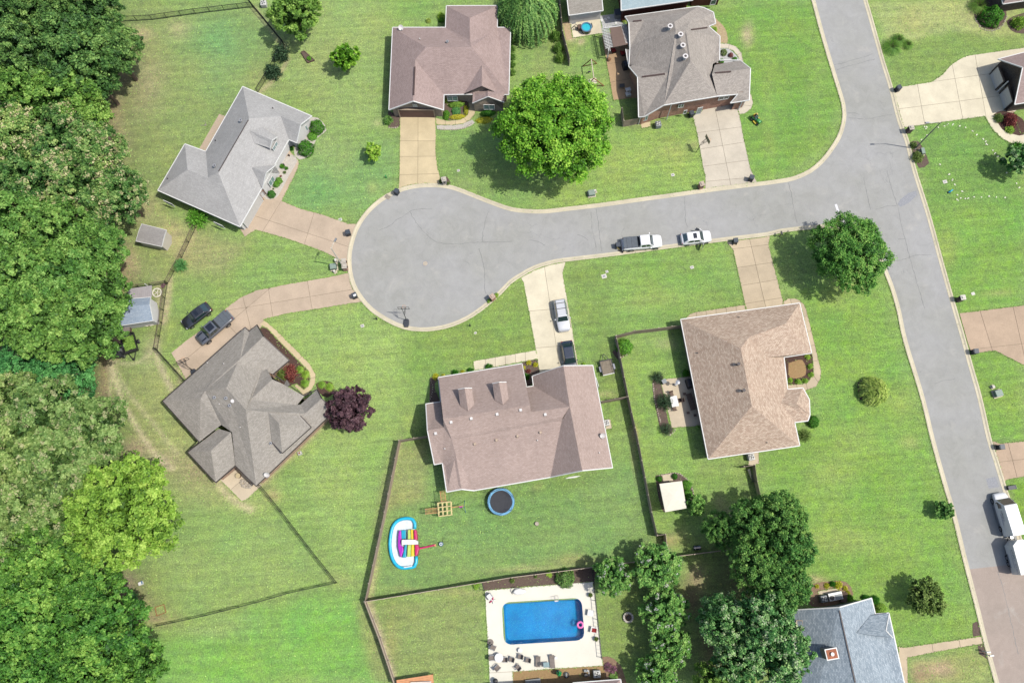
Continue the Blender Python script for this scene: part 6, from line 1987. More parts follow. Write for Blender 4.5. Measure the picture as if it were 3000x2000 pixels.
 ('loose', 'hedge', D4, 900, 785, .5, .7, 'dark shrub along the blue roof east eave, upper'),
 ('loose', 'hedge', D4, 985, 805, .6, .8, 'dark shrub along the blue roof east eave, lower'),
 ('round', 'fresh', D4, 1045, 885, .75, .9, 'clipped yellow green shrub at the blue roof corner'),
 ('spiky', 'vine', D1, 1210, 785, .85, .7, 'leafy plant in a ring on the bare earth'),
 ('loose', 'vine', D1, 1320, 920, .5, .4, 'low weeds beside the wooden frame at the fence'),
 ('loose', 'fresh', B2, 2212, 1142, .4, .55, 'yellow green shrub right of the brick mailbox on the cul-de-sac'),
 ('loose', 'fresh', B2, 2140, 1195, .35, .4, 'yellow green shrub below the brick mailbox on the cul-de-sac'),
 ('loose', 'duskyolive', B2, 1700, 95, .35, .5, 'shrub left of the stone mailbox at the tan driveway'),
 ('loose', 'duskyolive', B2, 1762, 118, .3, .4, 'shrub right of the stone mailbox at the tan driveway'),
 ('loose', 'fresh', C3, 660, 213, .35, .4, 'small yellow green shrub beside the brown garage wall'),
]:
 shrub(*a)
# clipped rows in front of the mauve roofed house
for x, y, r, ry, h, kind, lab in ((1840, 960, 1.25, .45, .8, 'fresh', 'clipped yellow green hedge row at the top of the front bed'),
                                  (1850, 1072, 1.25, .38, .6, 'gold', 'clipped golden hedge along the front walk'),
                                  (1928, 1010, .35, .8, .6, 'gold', 'golden hedge at the right end of the front bed'),
                                  (2130, 1038, 1.15, .5, .8, 'hedge', 'dark hedge below the right front window'),
                                  (2095, 1102, 1.25, .5, .6, 'gold', 'golden hedge at the foot of the dark hedge')):
 shrub('round', kind, A2, x, y, r, h, lab, None, 'hedge', 0.02, ry, 'hedge')
for i, y in enumerate((470, 560, 650, 740, 830)):
 shrub('loose', 'gum', Z2, 1492, y, .55, .9, 'low hedge bush at the east wall of the mauve roof, %s' % ('nearest the willow', 'second from the willow', 'middle of five', 'second from the large tree', 'nearest the large tree')[i], 'bushes along the east wall of the mauve roofed house', 'hedge_bush')
boards('fence_wood', (188, 168, 148), 0.14, 0, 0.7, 0.2)
plain('fence_wood_top', (214, 200, 180), 0.9, var=0.2)
plain('fence_black', (36, 38, 38), 0.5)
plain('fence_rail', (122, 104, 92), 0.8)
plain('fence_white', (230, 228, 220), 0.6)
def board_fence(label, path, h=1.85, flip=1, spacing=2.4, cat='fence'):
 """privacy fence: posts, two rails per bay and a bay of upright boards"""
 t = thing('board_fence', label, cat, (path[0].x, path[0].y, 0))
 for a, b in zip(path[:-1], path[1:]):
  L = (b - a).length
  n = max(1, round(L / spacing))
  d = (b - a) / n
  u = d.normalized()
  s = Vector((-u.y, u.x, 0)) * flip
  for i in range(n + 1):
   if i == 0 and a is not path[0]:
    continue
   p = a + d * i + s * 0.05
   MB().box((p.x, p.y, h / 2 + .02), (0.1, 0.1, h + .04), math.atan2(u.y, u.x)).build('post', 'fence_wood_top', t)
  for i in range(n):
   p, q = a + d * i, a + d * (i + 1)
   r = MB()
   for z in (0.3, h - 0.25):
    r.bar(p + s * .03 + Vector((0, 0, z)), q + s * .03 + Vector((0, 0, z)), 0.05, 0.09)
   r.build('rail', 'fence_wood_top', t)
   m = int(d.length / 0.15)
   r = MB()
   for k in range(m):
    c = p + u * (k + .5) * d.length / m - s * .01
    r.box((c.x, c.y, h / 2 + random.uniform(-.015, .015)), (d.length / m - .012, 0.02, h), math.atan2(u.y, u.x))
   o = r.build('board_panel', 'fence_wood', t, uv=True)
   o['kind'] = 'stuff'
 return t
def metal_fence(label, path, h=1.25, spacing=2.1, rail='fence_black', picket=0.14):
 """black metal fence: posts, top and bottom rail, thin pickets"""
 t = thing('metal_fence', label, 'fence', (path[0].x, path[0].y, 0))
 for a, b in zip(path[:-1], path[1:]):
  n = max(1, round((b - a).length / spacing))
  d = (b - a) / n
  for i in range(n + 1):
   if i == 0 and a is not path[0]:
    continue
   p = a + d * i
   MB().box((p.x, p.y, h / 2 + .04), (0.07, 0.07, h + .08)).build('post', 'fence_black', t)
  for i in range(n):
   p, q = a + d * i, a + d * (i + 1)
   MB().bar(p + Vector((0, 0, h)), q + Vector((0, 0, h)), 0.055).build('rail', rail, t)
   MB().bar(p + Vector((0, 0, .12)), q + Vector((0, 0, .12)), 0.045).build('rail', 'fence_black', t)
   m = int(d.length / picket)
   r = MB()
   for k in range(1, m):
    c = p + d * k / m
    r.box((c.x, c.y, h / 2 + .05), (0.022, 0.022, h - .1))
   o = r.build('picket_panel', 'fence_black', t)
   o['kind'] = 'stuff'
 return t
metal_fence('black metal fence along the top left yard beside the dark trees', pts((A1, [(1120, 200), (1400, 186), (1800, 130), (2325, 68)])))
metal_fence('black metal fence running north from the top left yard corner', pts((A1, [(2325, 68), (2270, -10), (2220, -100)])))
metal_fence('black metal fence from the top left yard corner to the dark shrubs', pts((A1, [(2330, 75)]), (A2, [(60, 170), (258, 412), (150, 640), (20, 855)])))
metal_fence('black fence with brown rail from the grey house to the shed yard corner', pts((B1, [(1800, 525), (1675, 795), (1600, 930), (1545, 1035)])), rail='fence_rail')
metal_fence('black fence running left from the shed yard corner into the wood', pts((B1, [(1545, 1035), (1400, 1060), (1060, 1098)])), rail='fence_rail')
metal_fence('black fence with brown rail beside the blue barn shed', pts((B1, [(1540, 1045), (1520, 1170), (1490, 1400)]), (C1, [(1448, 75)])), rail='fence_rail')
metal_fence('black fence from the barn yard corner to the stone grey roof', pts((C1, [(1448, 80), (1712, 372)])))
metal_fence('black fence from the south tip of the stone grey roof to the lawn corner', pts((C2, [(40, 1320)]), (D2, [(235, -10), (480, 310), (745, 645)])))
metal_fence('black fence along the south side of the western back yard', pts((D2, [(745, 645), (300, 742), (0, 830)]), (D1, [(1900, 945), (1460, 1040)])))
board_fence('brown board fence west of the brown roofed house yard', pts((C2, [(1600, 880), (1330, 925), (1200, 1568)]), (D2, [(1022, 812)])), flip=-1)
board_fence('brown board fence between the play lawn and the pool', pts((D2, [(1022, 812), (2352, 592)]), (D3, [(420, 540), (830, 488), (1100, 455), (1500, 400), (1950, 345)])), flip=-1)
board_fence('brown board fence left of the pool yard running to the bottom edge', pts((D2, [(1020, 815), (1150, 1150), (1290, 1568)])), flip=1)
board_fence('dark board fence between the brown and tan roofed houses', pts((B3, [(945, 1545)]), (C3, [(950, 0), (1055, 525), (1150, 950), (1268, 1568)]), (D3, [(1318, 215)])), flip=-1)
board_fence('short board fence jog at the corner of the play lawn', pts((D3, [(1318, 215), (1392, 205), (1402, 300), (1440, 400)])))
board_fence('board fence from the tan roofed house to its yard corner', pts((B3, [(945, 1545), (1110, 1500), (1330, 1475), (1570, 1445)])))
board_fence('short board fence between the brown roof wall and the long fence', pts((C3, [(815, 572), (1052, 525)])))
board_fence('board fence beside the bright climbing bushes', pts((A3, [(430, 0), (462, 350), (528, 605)])), flip=-1)
board_fence('short board fence at the south-west corner of the brick house', pts((A3, [(1015, 1155), (1000, 1050)])))
board_fence('short board fence joining the brick house wall', pts((A3, [(1018, 1168), (1160, 1140)])))
board_fence('dark board fence south of the tan roofed house', pts((C3, [(2105, 1160), (2205, 1145)]), (C3, [(2225, 1290), (2260, 1440), (2275, 1560)])), 1.6)
metal_fence('low metal fence along the right side of the pool deck', pts((D3, [(735, 500), (748, 640), (820, 1330)])), 1.1, picket=0.4)
metal_fence('short low metal fence at the left end of the pool bed', pts((D2, [(2075, 632), (2098, 715)])), 1.1, picket=0.3)
def paint(name, rgb, rough=0.25, metal=0.0):
 t = NT(name)
 t.bsdf.inputs['Base Color'].default_value = alb(*rgb)
 MATS[name] = t.set(rough, 0.5, metal, 0.8)
 t.bsdf.inputs['Coat Roughness'].default_value = 0.05
paint('paint_white', (252, 252, 252), 0.35)
paint('paint_silver', (226, 228, 230), 0.3, 0.2)
paint('paint_black', (46, 48, 52))
paint('paint_navy', (40, 50, 66))
paint('paint_grey', (112, 116, 124), 0.3, 0.3)
paint('car_glass', (44, 66, 66), 0.06)
paint('dark_glass', (24, 26, 30), 0.06)
plain('tyre', (40, 40, 42), 0.9)
plain('rim', (190, 192, 196), 0.3, 0.5, 0.7)
plain('lamp_red', (150, 30, 30), 0.3)
plain('lamp_clear', (226, 230, 232), 0.2)
plain('bed_cover', (96, 104, 112), 0.7, var=0.15)
plain('black_plastic', (44, 46, 50), 0.6)
def wheel(root, x, y, r=0.34, w=0.23):
 s = 1 if y > 0 else -1
 o = MB().cyl((x, y - w / 2 if s > 0 else y - w / 2, r), r, w, 18, ax='Y').build('wheel', 'tyre', root, False)
 MB().cyl((x, y + (w / 2 - .01 if s > 0 else -w / 2 - .02), r), r * .62, .03, 12, ax='Y').build('rim', 'rim', o, False)
def loft_body(st, zb, name, mat, root):
 """st: (x, half width, top height); soft edged body shell"""
 b = MB()
 vs, fs = [], []
 m = 10
 for x, hw, zt in st:
  vs += [(x, -hw * .9, zb), (x, -hw, zb + .22), (x, -hw, (zb + zt) * .52 + .05), (x, -hw * .96, zt - .1), (x, -hw * .84, zt), (x, hw * .84, zt), (x, hw * .96, zt - .1),
               (x, hw, (zb + zt) * .52 + .05), (x, hw, zb + .22), (x, hw * .9, zb)]
 for i in range(len(st) - 1):
  for k in range(m):
   fs.append((i * m + k, i * m + (k + 1) % m, (i + 1) * m + (k + 1) % m, (i + 1) * m + k))
 fs += [tuple(range(m))[::-1], tuple(range(len(vs) - m, len(vs)))]
 b.add(vs, [f[::-1] for f in fs])
 o = b.build(name, mat, root, False, smooth=True)
 md = o.modifiers.new('soft', 'SUBSURF')
 md.levels = md.render_levels = 2
 return o
def cabin(root, xb0, xb1, xr0, xr1, wb, wr, z0, z1, mat, glass='car_glass', rear=True, sides=2, name='cabin'):
 b = MB()
 vs = [(xb0, -wb, z0), (xb1, -wb, z0), (xb1, wb, z0), (xb0, wb, z0), (xr0, -wr, z1), (xr1, -wr, z1), (xr1, wr, z1), (xr0, wr, z1)]
 b.add(vs, [(3, 2, 1, 0), (4, 5, 6, 7), (0, 1, 5, 4), (1, 2, 6, 5), (2, 3, 7, 6), (3, 0, 4, 7)])
 o = b.build(name, mat, root, False, smooth=False)
 md = o.modifiers.new('edge', 'BEVEL')
 md.width = 0.09
 md.segments = 3
 V = [Vector(v) for v in vs]
 def pane(a, b_, c, d, nm, k0=.1, k1=.1, t0=.12, t1=.1):
  # a-b bottom edge, d-c top edge
  def at(u, w):
   return (V[a] * (1 - u) + V[b_] * u) * (1 - w) + (V[d] * (1 - u) + V[c] * u) * w
  q = [at(k0, t0), at(1 - k1, t0), at(1 - k1, 1 - t1), at(k0, 1 - t1)]
  n = (q[1] - q[0]).cross(q[3] - q[0]).normalized()
  cc = (q[0] + q[2]) / 2
  if n.dot(cc - Vector(((xr0 + xr1) / 2, 0, (z0 + z1) / 2))) < 0:
   n = -n
  q2 = [p + n * .014 for p in q]
  MB().add(q2 + [p - n * .02 for p in q], [(0, 1, 2, 3), (0, 4, 5, 1), (1, 5, 6, 2), (2, 6, 7, 3), (3, 7, 4, 0)]).build(nm, glass, root, False)
 pane(1, 2, 6, 5, 'windshield', .05, .05, .06, .08)
 if rear:
  pane(3, 0, 4, 7, 'rear_window', .1, .1, .1, .1)
 for a, b_, c, d in ((0, 1, 5, 4), (3, 2, 6, 7)):
  if sides == 2:
   pane(a, b_, c, d, 'side_window', .16, .52, .14, .14)
   pane(a, b_, c, d, 'side_window', .52, .16, .14, .14)
  else:
   pane(a, b_, c, d, 'side_window', .08, .1, .14, .14)
 return o
def place(name, label, cat, crop, rear, front, z=0.8, L=None):
 a, b = crop(rear[0], rear[1], z), crop(front[0], front[1], z)
 c = (a + b) / 2
 return thing(name, label, cat, (c.x, c.y, 0.02), math.atan2(b.y - a.y, b.x - a.x)), (b - a).length
def lights(root, L, w, zf=.66, zr=.8, xf=.475, xr=-.485):
 for s in (-1, 1):
  MB().box((L * (xf - .035), s * w * .34, zf), (.2, .3, .11)).build('headlight', 'lamp_clear', root, False)
  MB().box((L * (xr + .012), s * w * .36, zr - .06), (.12, .26, .16)).build('taillight', 'lamp_red', root, False)
def mirrors(root, x, w, z, mat):
 for s in (-1, 1):
  MB().box((x, s * (w / 2 + .1), z), (.14, .2, .13)).build('mirror', mat, root, False)
def saloon(name, label, cat, crop, rear, front, L, w, H, mat, cab, glass='car_glass', sunroof=False, z=.8, rear_win=True):
 t, _ = place(name, label, cat, crop, rear, front, z)
 h = w / 2
 zt = H * .64
 loft_body([(-L / 2, h * .74, zt * .72), (-L * .475, h * .92, zt * .98), (-L * .38, h * 1.0, zt * 1.03), (-L * .15, h * 1.0, zt * 1.03), (L * .15, h, zt * 1.02), (L * .32, h * .98, zt * .98),
               (L * .43, h * .92, zt * .88), (L * .485, h * .78, zt * .72), (L / 2, h * .6, zt * .5)], .2, 'body', mat, t)
 cabin(t, *cab, h * .9, h * .7, zt * .97, H, mat, glass, rear_win)
 for x in (-L * .3, L * .31):
  for s in (-1, 1):
   wheel(t, x, s * (h - .1), .33)
 lights(t, L, w)
 mirrors(t, cab[1] - .35, w, zt + .08, mat)
 if sunroof:
  x0 = cab[2] + (cab[3] - cab[2]) * .62
  MB().box((x0, 0, H + .008), (.5, h * .86, .03)).build('sunroof', 'dark_glass', t, False)
 return t
def pickup(name, label, crop, rear, front, L, w, H, mat, roofglass=False, hoodstripe=False):
 t, _ = place(name, label, 'pickup truck', crop, rear, front, .9)
 h = w / 2
 loft_body([(-L / 2, h * .86, .8), (-L * .485, h * .97, 1.12), (-L * .3, h, 1.16), (0, h, 1.14), (L * .2, h, 1.12), (L * .36, h * .98, 1.08), (L * .46, h * .9, .98), (L / 2, h * .72, .7)], .35, 'body', mat, t)
 cabin(t, -L * .1, L * .27, -L * .07, L * .16, h * .9, h * .74, 1.06, H, mat, 'car_glass', True)
 MB().box((-L * .295, 0, 1.2), (L * .36, w * .86, .06)).build('bed_cover', 'bed_cover', t, False)
 for k in (-.1, .02):
  MB().box((-L * .295 + L * k, 0, 1.235), (.03, w * .84, .012)).build('cover_seam', 'black_plastic', t, False)
 MB().box((-L * .112, 0, 1.21), (.16, w * .84, .06)).build('cover_end', 'black_plastic', t, False)
 for x in (-L * .29, L * .32):
  for s in (-1, 1):
   wheel(t, x, s * (h - .1), .4, .28)
 lights(t, L, w, .85, 1.0, .468)
 mirrors(t, L * .19, w, 1.25, mat)
 MB().box((-L / 2 - .03, 0, .55), (.14, w * .9, .16)).build('rear_bumper', 'rim', t, False)
 if roofglass:
  MB().box((L * .045, 0, H + .01), (L * .17, h * 1.0, .03)).build('roof_glass', 'dark_glass', t, False)
 if hoodstripe:
  for s in (-1, 1):
   MB().box((L * .35, s * h * .5, 1.115), (L * .14, h * .2, .05)).build('hood_vent', 'dark_glass', t, False)
 return t
tk = pickup('pickup_truck', 'white pickup truck with grey bed cover parked on the street', X5, (330, 385), (1122, 318), 5.7, 1.98, 1.85, 'paint_white')
pickup('pickup_truck', 'dark grey pickup with glass roof on the curved driveway', Z8, (1385, 548), (640, 1190), 5.7, 2.0, 1.88, 'paint_grey', True, True)
hb = saloon('hatchback', 'white hatchback with both front doors open parked on the street', 'car', X5, (1545, 285), (2158, 215), 4.4, 1.82, 1.5, 'paint_white', (-1.95, 1.0, -1.35, .35), sunroof=True)
for s, a in ((1, .35), (-1, 1.1)):
 d = MB()
 hx, hy = .95, s * .9
 ex, ey = hx - .95 * math.cos(a), hy + s * .95 * math.sin(a)
 d.add([(hx, hy, .35), (ex, ey, .35), (ex, ey, .92), (hx, hy, .92), (hx, hy + s * .08, .35), (ex, ey + s * .08, .35), (ex, ey + s * .08, .92), (hx, hy + s * .08, .92)],
          [(0, 1, 2, 3), (7, 6, 5, 4), (3, 2, 6, 7), (1, 5, 6, 2), (0, 3, 7, 4), (0, 4, 5, 1)])
 o = d.build('open_door', 'paint_white', hb, False)
 MB().add([(hx - .15, hy + s * .04, .92), (ex + .05, ey + s * .04, .92), (ex + .1, ey + s * .02, 1.32), (hx - .4, hy + s * .02, 1.34)], [(0, 1, 2, 3)]).build('pane', 'car_glass', o, False)
sv = saloon('suv', 'silvery white estate car with roof rails on the cream driveway', 'car', X6, (345, 125), (455, 768), 4.75, 1.86, 1.6, 'paint_silver', (-2.25, 1.0, -2.0, .4), 'car_glass')
for s in (-1, 1):
 MB().bar((-1.9, s * .62, 1.65), (.3, s * .62, 1.65), .05).build('roof_rail', 'rim', sv, False)
for x in (-1.5, -.7):
 MB().bar((x, -.62, 1.68), (x, .62, 1.68), .06).build('cross_bar', 'black_plastic', sv, False)
dirv = (X6(455, 768, .8) - X6(345, 125, .8)).normalized()
r0 = X6(492, 978, .8)
f0 = r0 + dirv * 4.7
t = saloon('saloon_car', 'dark navy saloon car partly under the brown roof eave', 'car', X6, (492, 978), (607, 1650), 4.7, 1.82, 1.45, 'paint_navy', (-2.0, 1.0, -1.25, .3))
c_ = (r0 + f0) / 2
t.location = (c_.x, c_.y, .06)
saloon('saloon_car', 'black saloon car parked on the grass beside the driveway', 'car', Z8, (870, 320), (245, 800), 4.6, 1.82, 1.46, 'paint_black', (-1.95, .95, -1.2, .3), sunroof=True)
# white van and its trailer with lettering
plain('lettering_dark', (84, 90, 112), 0.6)
plain('lettering_pale', (178, 176, 206), 0.6)
def lettering(txt, parent, x, y, z, size, mat, name='lettering'):
 cu = bpy.data.curves.new(name, 'FONT')
 cu.body = txt
 cu.size = size
 cu.extrude = 0.004
 cu.space_character = 1.12
 cu.materials.append(MATS[mat])
 tmp = bpy.data.objects.new(name, cu)
 COL.objects.link(tmp)
 bpy.context.view_layer.update()
 me = bpy.data.meshes.new_from_object(tmp.evaluated_get(bpy.context.evaluated_depsgraph_get()))
 bpy.data.objects.remove(tmp)
 me.materials.clear()
 me.materials.append(MATS[mat])
 o = bpy.data.objects.new(name, me)
 COL.objects.link(o)
 o.parent = parent
 o.matrix_local = Matrix(((-1, 0, 0, x), (0, 0, 1, y), (0, 1, 0, z), (0, 0, 0, 1)))
 return o
a, b = Y7(290, 668, .35), Y7(168, 270, .35)
hd = (b - a).normalized()
rt = Vector((hd.y, -hd.x, 0))
vc = (a + b) / 2 + rt * .98 + hd * .05
L = 5.6
vn = thing('delivery_van', 'white high roofed van with lettering in front of the white trailer', 'van', (vc.x, vc.y, .02), math.atan2(hd.y, hd.x))
loft_body([(-L / 2, .98, 1.0), (-L * .48, 1.0, 1.25), (-L * .2, 1.0, 1.28), (L * .15, 1.0, 1.28), (L * .3, .98, 1.2), (L * .42, .92, 1.08), (L * .48, .8, .9), (L / 2, .66, .6)], .3, 'body', 'paint_white', vn)
cabin(vn, -L * .49, L * .36, -L * .485, L * .2, .985, .86, 1.12, 2.55, 'paint_white', 'car_glass', False, 0 if False else 1, 'box_body')
for o in list(vn.children):
 if o.name.startswith('side_window'):
  bpy.data.objects.remove(o)
for s in (-1, 1):
 q = [(L * .31, s * .965, 1.3), (L * .16, s * .965, 1.3), (L * .15, s * .905, 1.95), (L * .235, s * .905, 1.95)]
 MB().add([(x, y + s * .02, z) for x, y, z in q], [(0, 1, 2, 3)] if s < 0 else [(3, 2, 1, 0)]).build('side_window', 'dark_glass', vn, False)
for x in (-L * .31, L * .33):
 for s in (-1, 1):
  wheel(vn, x, s * .88, .36, .24)
MB().box((0, 1.0, .42), (2.6, .16, .08)).build('running_board', 'rim', vn, False)
lights(vn, L, 1.9, .8, 1.2)
mirrors(vn, L * .28, 2.0, 1.4, 'black_plastic')
lettering('UNC', vn, .55, .985, 1.62, .42, 'lettering_dark')
lettering('LE', vn, -.35, .985, 1.62, .42, 'lettering_pale')
MB().box((-.55, 1.0, 1.42), (1.5, .012, .05)).build('lettering_line', 'lettering_pale', vn, False)
a, b = Y7(436, 1322, .36), Y7(396, 1200, .36)
hd2 = (Y7(362, 985, .5) - Y7(484, 1440, .5)).normalized()
rt2 = Vector((hd2.y, -hd2.x, 0))
tc = (Y7(362, 985, .5) + Y7(484, 1440, .5)) / 2 + rt2 * 1.08
tl = thing('cargo_trailer', 'white box trailer with lettering hitched behind the white van', 'trailer', (tc.x, tc.y, .02), math.atan2(hd2.y, hd2.x))
MB().prism([(-1.85, -1.05), (1.75, -1.05), (2.35, -.35), (2.35, .35), (1.75, 1.05), (-1.85, 1.05)], .5, 2.45).build('box', 'paint_white', tl, False)
MB().prism([(-1.87, -1.07), (1.77, -1.07), (2.37, -.35), (2.37, .35), (1.77, 1.07), (-1.87, 1.07)], 2.45, 2.5).build('roof_cap', 'trim_white', tl, False)
for x in (-.55, .22):
 for s in (-1, 1):
  wheel(tl, x, s * 1.0, .34, .2)
for s in (-1, 1):
 MB().box((-.16, s * 1.08, .74), (1.7, .2, .06)).build('fender', 'rim', tl, False)
x = MB().bar((2.3, .5, .5), (3.3, 0, .5), .09).bar((2.3, -.5, .5), (3.3, 0, .5), .09)
x.build('tow_bar', 'black_plastic', tl, False)
MB().box((2.75, 0, .68), (.4, .3, .3)).build('gas_bottle_box', 'rim', tl, False)
lettering('UNC', tl, 1.3, 1.056, 1.75, .5, 'lettering_dark')
lettering('LE  BAZEL', tl, .25, 1.056, 1.75, .42, 'lettering_pale')
MB().box((.1, 1.058, 1.52), (2.3, .012, .07)).build('lettering_line', 'lettering_pale', tl, False)
# person sitting on a green ride-on mower
plain('mower_green', (64, 150, 74), 0.4, var=0.1)
plain('mower_yellow', (232, 204, 70), 0.5)
a, b = Z5(930, 600, .5), Z5(1130, 810, .5)
mw = thing('riding_mower', 'green and yellow riding mower on the lawn beside the brick house driveway', 'mower', ((a.x + b.x) / 2, (a.y + b.y) / 2, .0), math.atan2(b.y - a.y, b.x - a.x))
loft_body([(-.05, .26, .6), (.1, .3, .78), (.5, .3, .8), (.72, .27, .74), (.8, .2, .6)], .3, 'hood', 'mower_green', mw)
MB().box((-.42, 0, .42), (.85, .62, .12)).box((-.55, 0, .55), (.5, .8, .14)).build('chassis', 'mower_green', mw, False)
MB().prism([(-.2, -.55), (.35, -.55), (.45, -.2), (.45, .2), (.35, .55), (-.2, .55)], .12, .3).build('cutting_deck', 'mower_yellow', mw, False)
MB().box((-.55, 0, .68), (.42, .42, .1)).box((-.75, 0, .86), (.08, .42, .34)).build('seat', 'mower_yellow', mw, False)
for x, y, r, w in ((-.55, .42, .28, .22), (-.55, -.42, .28, .22), (.55, .38, .2, .14), (.55, -.38, .2, .14)):
 wheel(mw, x, y, r, w)
MB().tube([(.05, 0, .7), (-.12, 0, 1.0)], .025).ring((-.14, 0), .13, .17, 1.0, 1.03, 16).build('steering_wheel', 'black_plastic', mw, False)
def person(label, loc, rz, joints, edges, radii, mats):
 """one continuous skinned body; seated pose"""
 names = list(joints)
 me = bpy.data.meshes.new('person')
 me.from_pydata([joints[n] for n in names], [(names.index(a), names.index(b)) for a, b in edges], [])
 o = bpy.data.objects.new('person', me)
 COL.objects.link(o)
 md = o.modifiers.new('skin', 'SKIN')
 if not me.skin_vertices:
  return o
 for i, n in enumerate(names):
  r = radii[n]
  me.skin_vertices[0].data[i].radius = r if isinstance(r, tuple) else (r, r)
  me.skin_vertices[0].data[i].use_root = (n == 'pelvis')
 sb = o.modifiers.new('smooth', 'SUBSURF')
 sb.levels = sb.render_levels = 1
 o.location = loc
 o.rotation_euler = (0, 0, rz)
 tag(o, label, 'person')
 t = NT('clothing')
 co = t.coord()
 sp = t.new('SeparateXYZ')
 t.link(co, sp.inputs[0])
 isup = t.math('GREATER_THAN', sp.outputs[2], mats['waist'])
 ishead = t.math('GREATER_THAN', sp.outputs[2], mats['neck'])
 c = t.mix(isup, alb(*mats['legs']), alb(*mats['top']))
 c = t.mix(ishead, c, alb(*mats['skin']))
 t.col(c)
 me.materials.append(t.set(.8, .2))
 return o
J_ = {'pelvis': (-.5, 0, .84), 'waist': (-.5, 0, 1.0), 'chest': (-.5, 0, 1.2), 'neck': (-.48, 0, 1.38), 'head': (-.46, 0, 1.48), 'crown': (-.46, 0, 1.6),
      'hipl': (-.48, .1, .82), 'kneel': (-.08, .2, .84), 'anklel': (0, .22, .46), 'toel': (.12, .23, .42), 'hipr': (-.48, -.1, .82), 'kneer': (-.08, -.2, .84), 'ankler': (0, -.22, .46), 'toer': (.12, -.23, .42),
      'shl': (-.49, .19, 1.3), 'ell': (-.4, .27, 1.06), 'wrl': (-.18, .16, 1.05), 'hal': (-.1, .13, 1.05), 'shr': (-.49, -.19, 1.3), 'elr': (-.4, -.27, 1.06), 'wrr': (-.18, -.16, 1.05), 'har': (-.1, -.13, 1.05)}
E_ = [('pelvis', 'waist'), ('waist', 'chest'), ('chest', 'neck'), ('neck', 'head'), ('head', 'crown')]
for s in 'lr':
 E_ += [('pelvis', 'hip' + s), ('hip' + s, 'knee' + s), ('knee' + s, 'ankle' + s), ('ankle' + s, 'toe' + s), ('chest', 'sh' + s), ('sh' + s, 'el' + s), ('el' + s, 'wr' + s), ('wr' + s, 'ha' + s)]
R_ = {'pelvis': (.15, .12), 'waist': (.14, .11), 'chest': (.17, .12), 'neck': .055, 'head': .1, 'crown': .085}
for s in 'lr':
 R_.update({'hip' + s: .095, 'knee' + s: .065, 'ankle' + s: .045, 'toe' + s: .04, 'sh' + s: .065, 'el' + s: .045, 'wr' + s: .032, 'ha' + s: .035})
pr = person('person in dark red shirt and blue jeans seated on the riding mower', mw.location, mw.rotation_euler.z, J_, E_, R_,
   dict(waist=.97, neck=1.4, legs=(120, 150, 176), top=(84, 44, 44), skin=(214, 176, 148)))
plain('cap_tan', (222, 196, 120), 0.8)
MB().dome((-.46, 0, 1.585), .115, .11, .1, 12, 4).box((-.32, 0, 1.59), (.14, .16, .02)).build('cap', 'cap_tan', pr, False)
# open utility trailer
dk = [Y2(1962, 108, .55), Y2(2092, 84, .55), Y2(2122, 232, .55), Y2(2008, 254, .55)]
c_ = sum(dk, Vector()) / 4
fx = ((dk[0] + dk[1]) / 2 - (dk[2] + dk[3]) / 2)
Lt, ang = fx.length, math.atan2(fx.y, fx.x)
plain('deck_wood', (150, 138, 120), 0.9, var=0.25)
ut = thing('utility_trailer', 'open utility trailer with wooden deck beside the brown roofed house', 'trailer', (c_.x, c_.y, 0), ang)
hw = .8
x = MB()
for s in (-1, 1):
 x.bar((-Lt / 2, s * hw, .55), (Lt / 2, s * hw, .55), .07).bar((-Lt / 2, s * hw, .95), (Lt / 2, s * hw, .95), .05)
 for k in (-.5, 0, .5):
  x.bar((Lt * k, s * hw, .5), (Lt * k, s * hw, .95), .05)
x.bar((Lt / 2, -hw, .95), (Lt / 2, hw, .95), .05).bar((Lt / 2, -hw, .55), (Lt / 2, hw, .55), .07)
x.build('frame', 'metal_black', ut, False)
for k in range(9):
 y = -hw + .09 + k * (2 * hw - .18) / 8
 MB().box((0, y, .52), (Lt, .165, .04)).build('plank', 'deck_wood', ut, False)
MB().box((-Lt / 2 - .04, 0, .56), (.1, 2 * hw, .12)).build('ramp_edge', 'trim_white', ut, False)
x = MB().bar((Lt / 2, .5, .5), (Lt / 2 + 1.0, 0, .48), .07).bar((Lt / 2, -.5, .5), (Lt / 2 + 1.0, 0, .48), .07).bar((Lt / 2 + .9, 0, .2), (Lt / 2 + .9, 0, .8), .06)
x.build('tow_bar', 'metal_black', ut, False)
for s in (-1, 1):
 wheel(ut, -.1, s * (hw + .18), .3, .18)
 MB().box((-.1, s * (hw + .18), .64), (.75, .22, .05)).build('fender', 'rim', ut, False)
# dump trailer loaded with cut grass and the utility vehicle beside it
q = [Z7(95, 1290, .6), Z7(225, 1252, .6), Z7(285, 1440, .6), Z7(135, 1488, .6)]
c_ = sum(q, Vector()) / 4
fx = ((q[2] + q[3]) / 2 - (q[0] + q[1]) / 2)
Lt, ang = fx.length, math.atan2(fx.y, fx.x)
lt = thing('loaded_trailer', 'black trailer heaped with cut grass below the blue barn shed', 'trailer', (c_.x, c_.y, 0), ang)
hw = .95
x = MB()
for s in (-1, 1):
 x.box((0, s * hw, .75), (Lt, .06, .5))
x.box((Lt / 2, 0, .75), (.06, 2 * hw, .5)).box((-Lt / 2, 0, .75), (.06, 2 * hw, .5)).box((0, 0, .5), (Lt, 2 * hw, .06))
x.build('bed', 'metal_black', lt, False)
x = MB().bar((Lt / 2, .5, .5), (Lt / 2 + 1.2, 0, .48), .08).bar((Lt / 2, -.5, .5), (Lt / 2 + 1.2, 0, .48), .08).box((Lt / 2 + 1.0, 0, .6), (.25, .2, .3))
x.build('tow_bar', 'metal_black', lt, False)
for s in (-1, 1):
 wheel(lt, 0, s * (hw + .2), .32, .2)
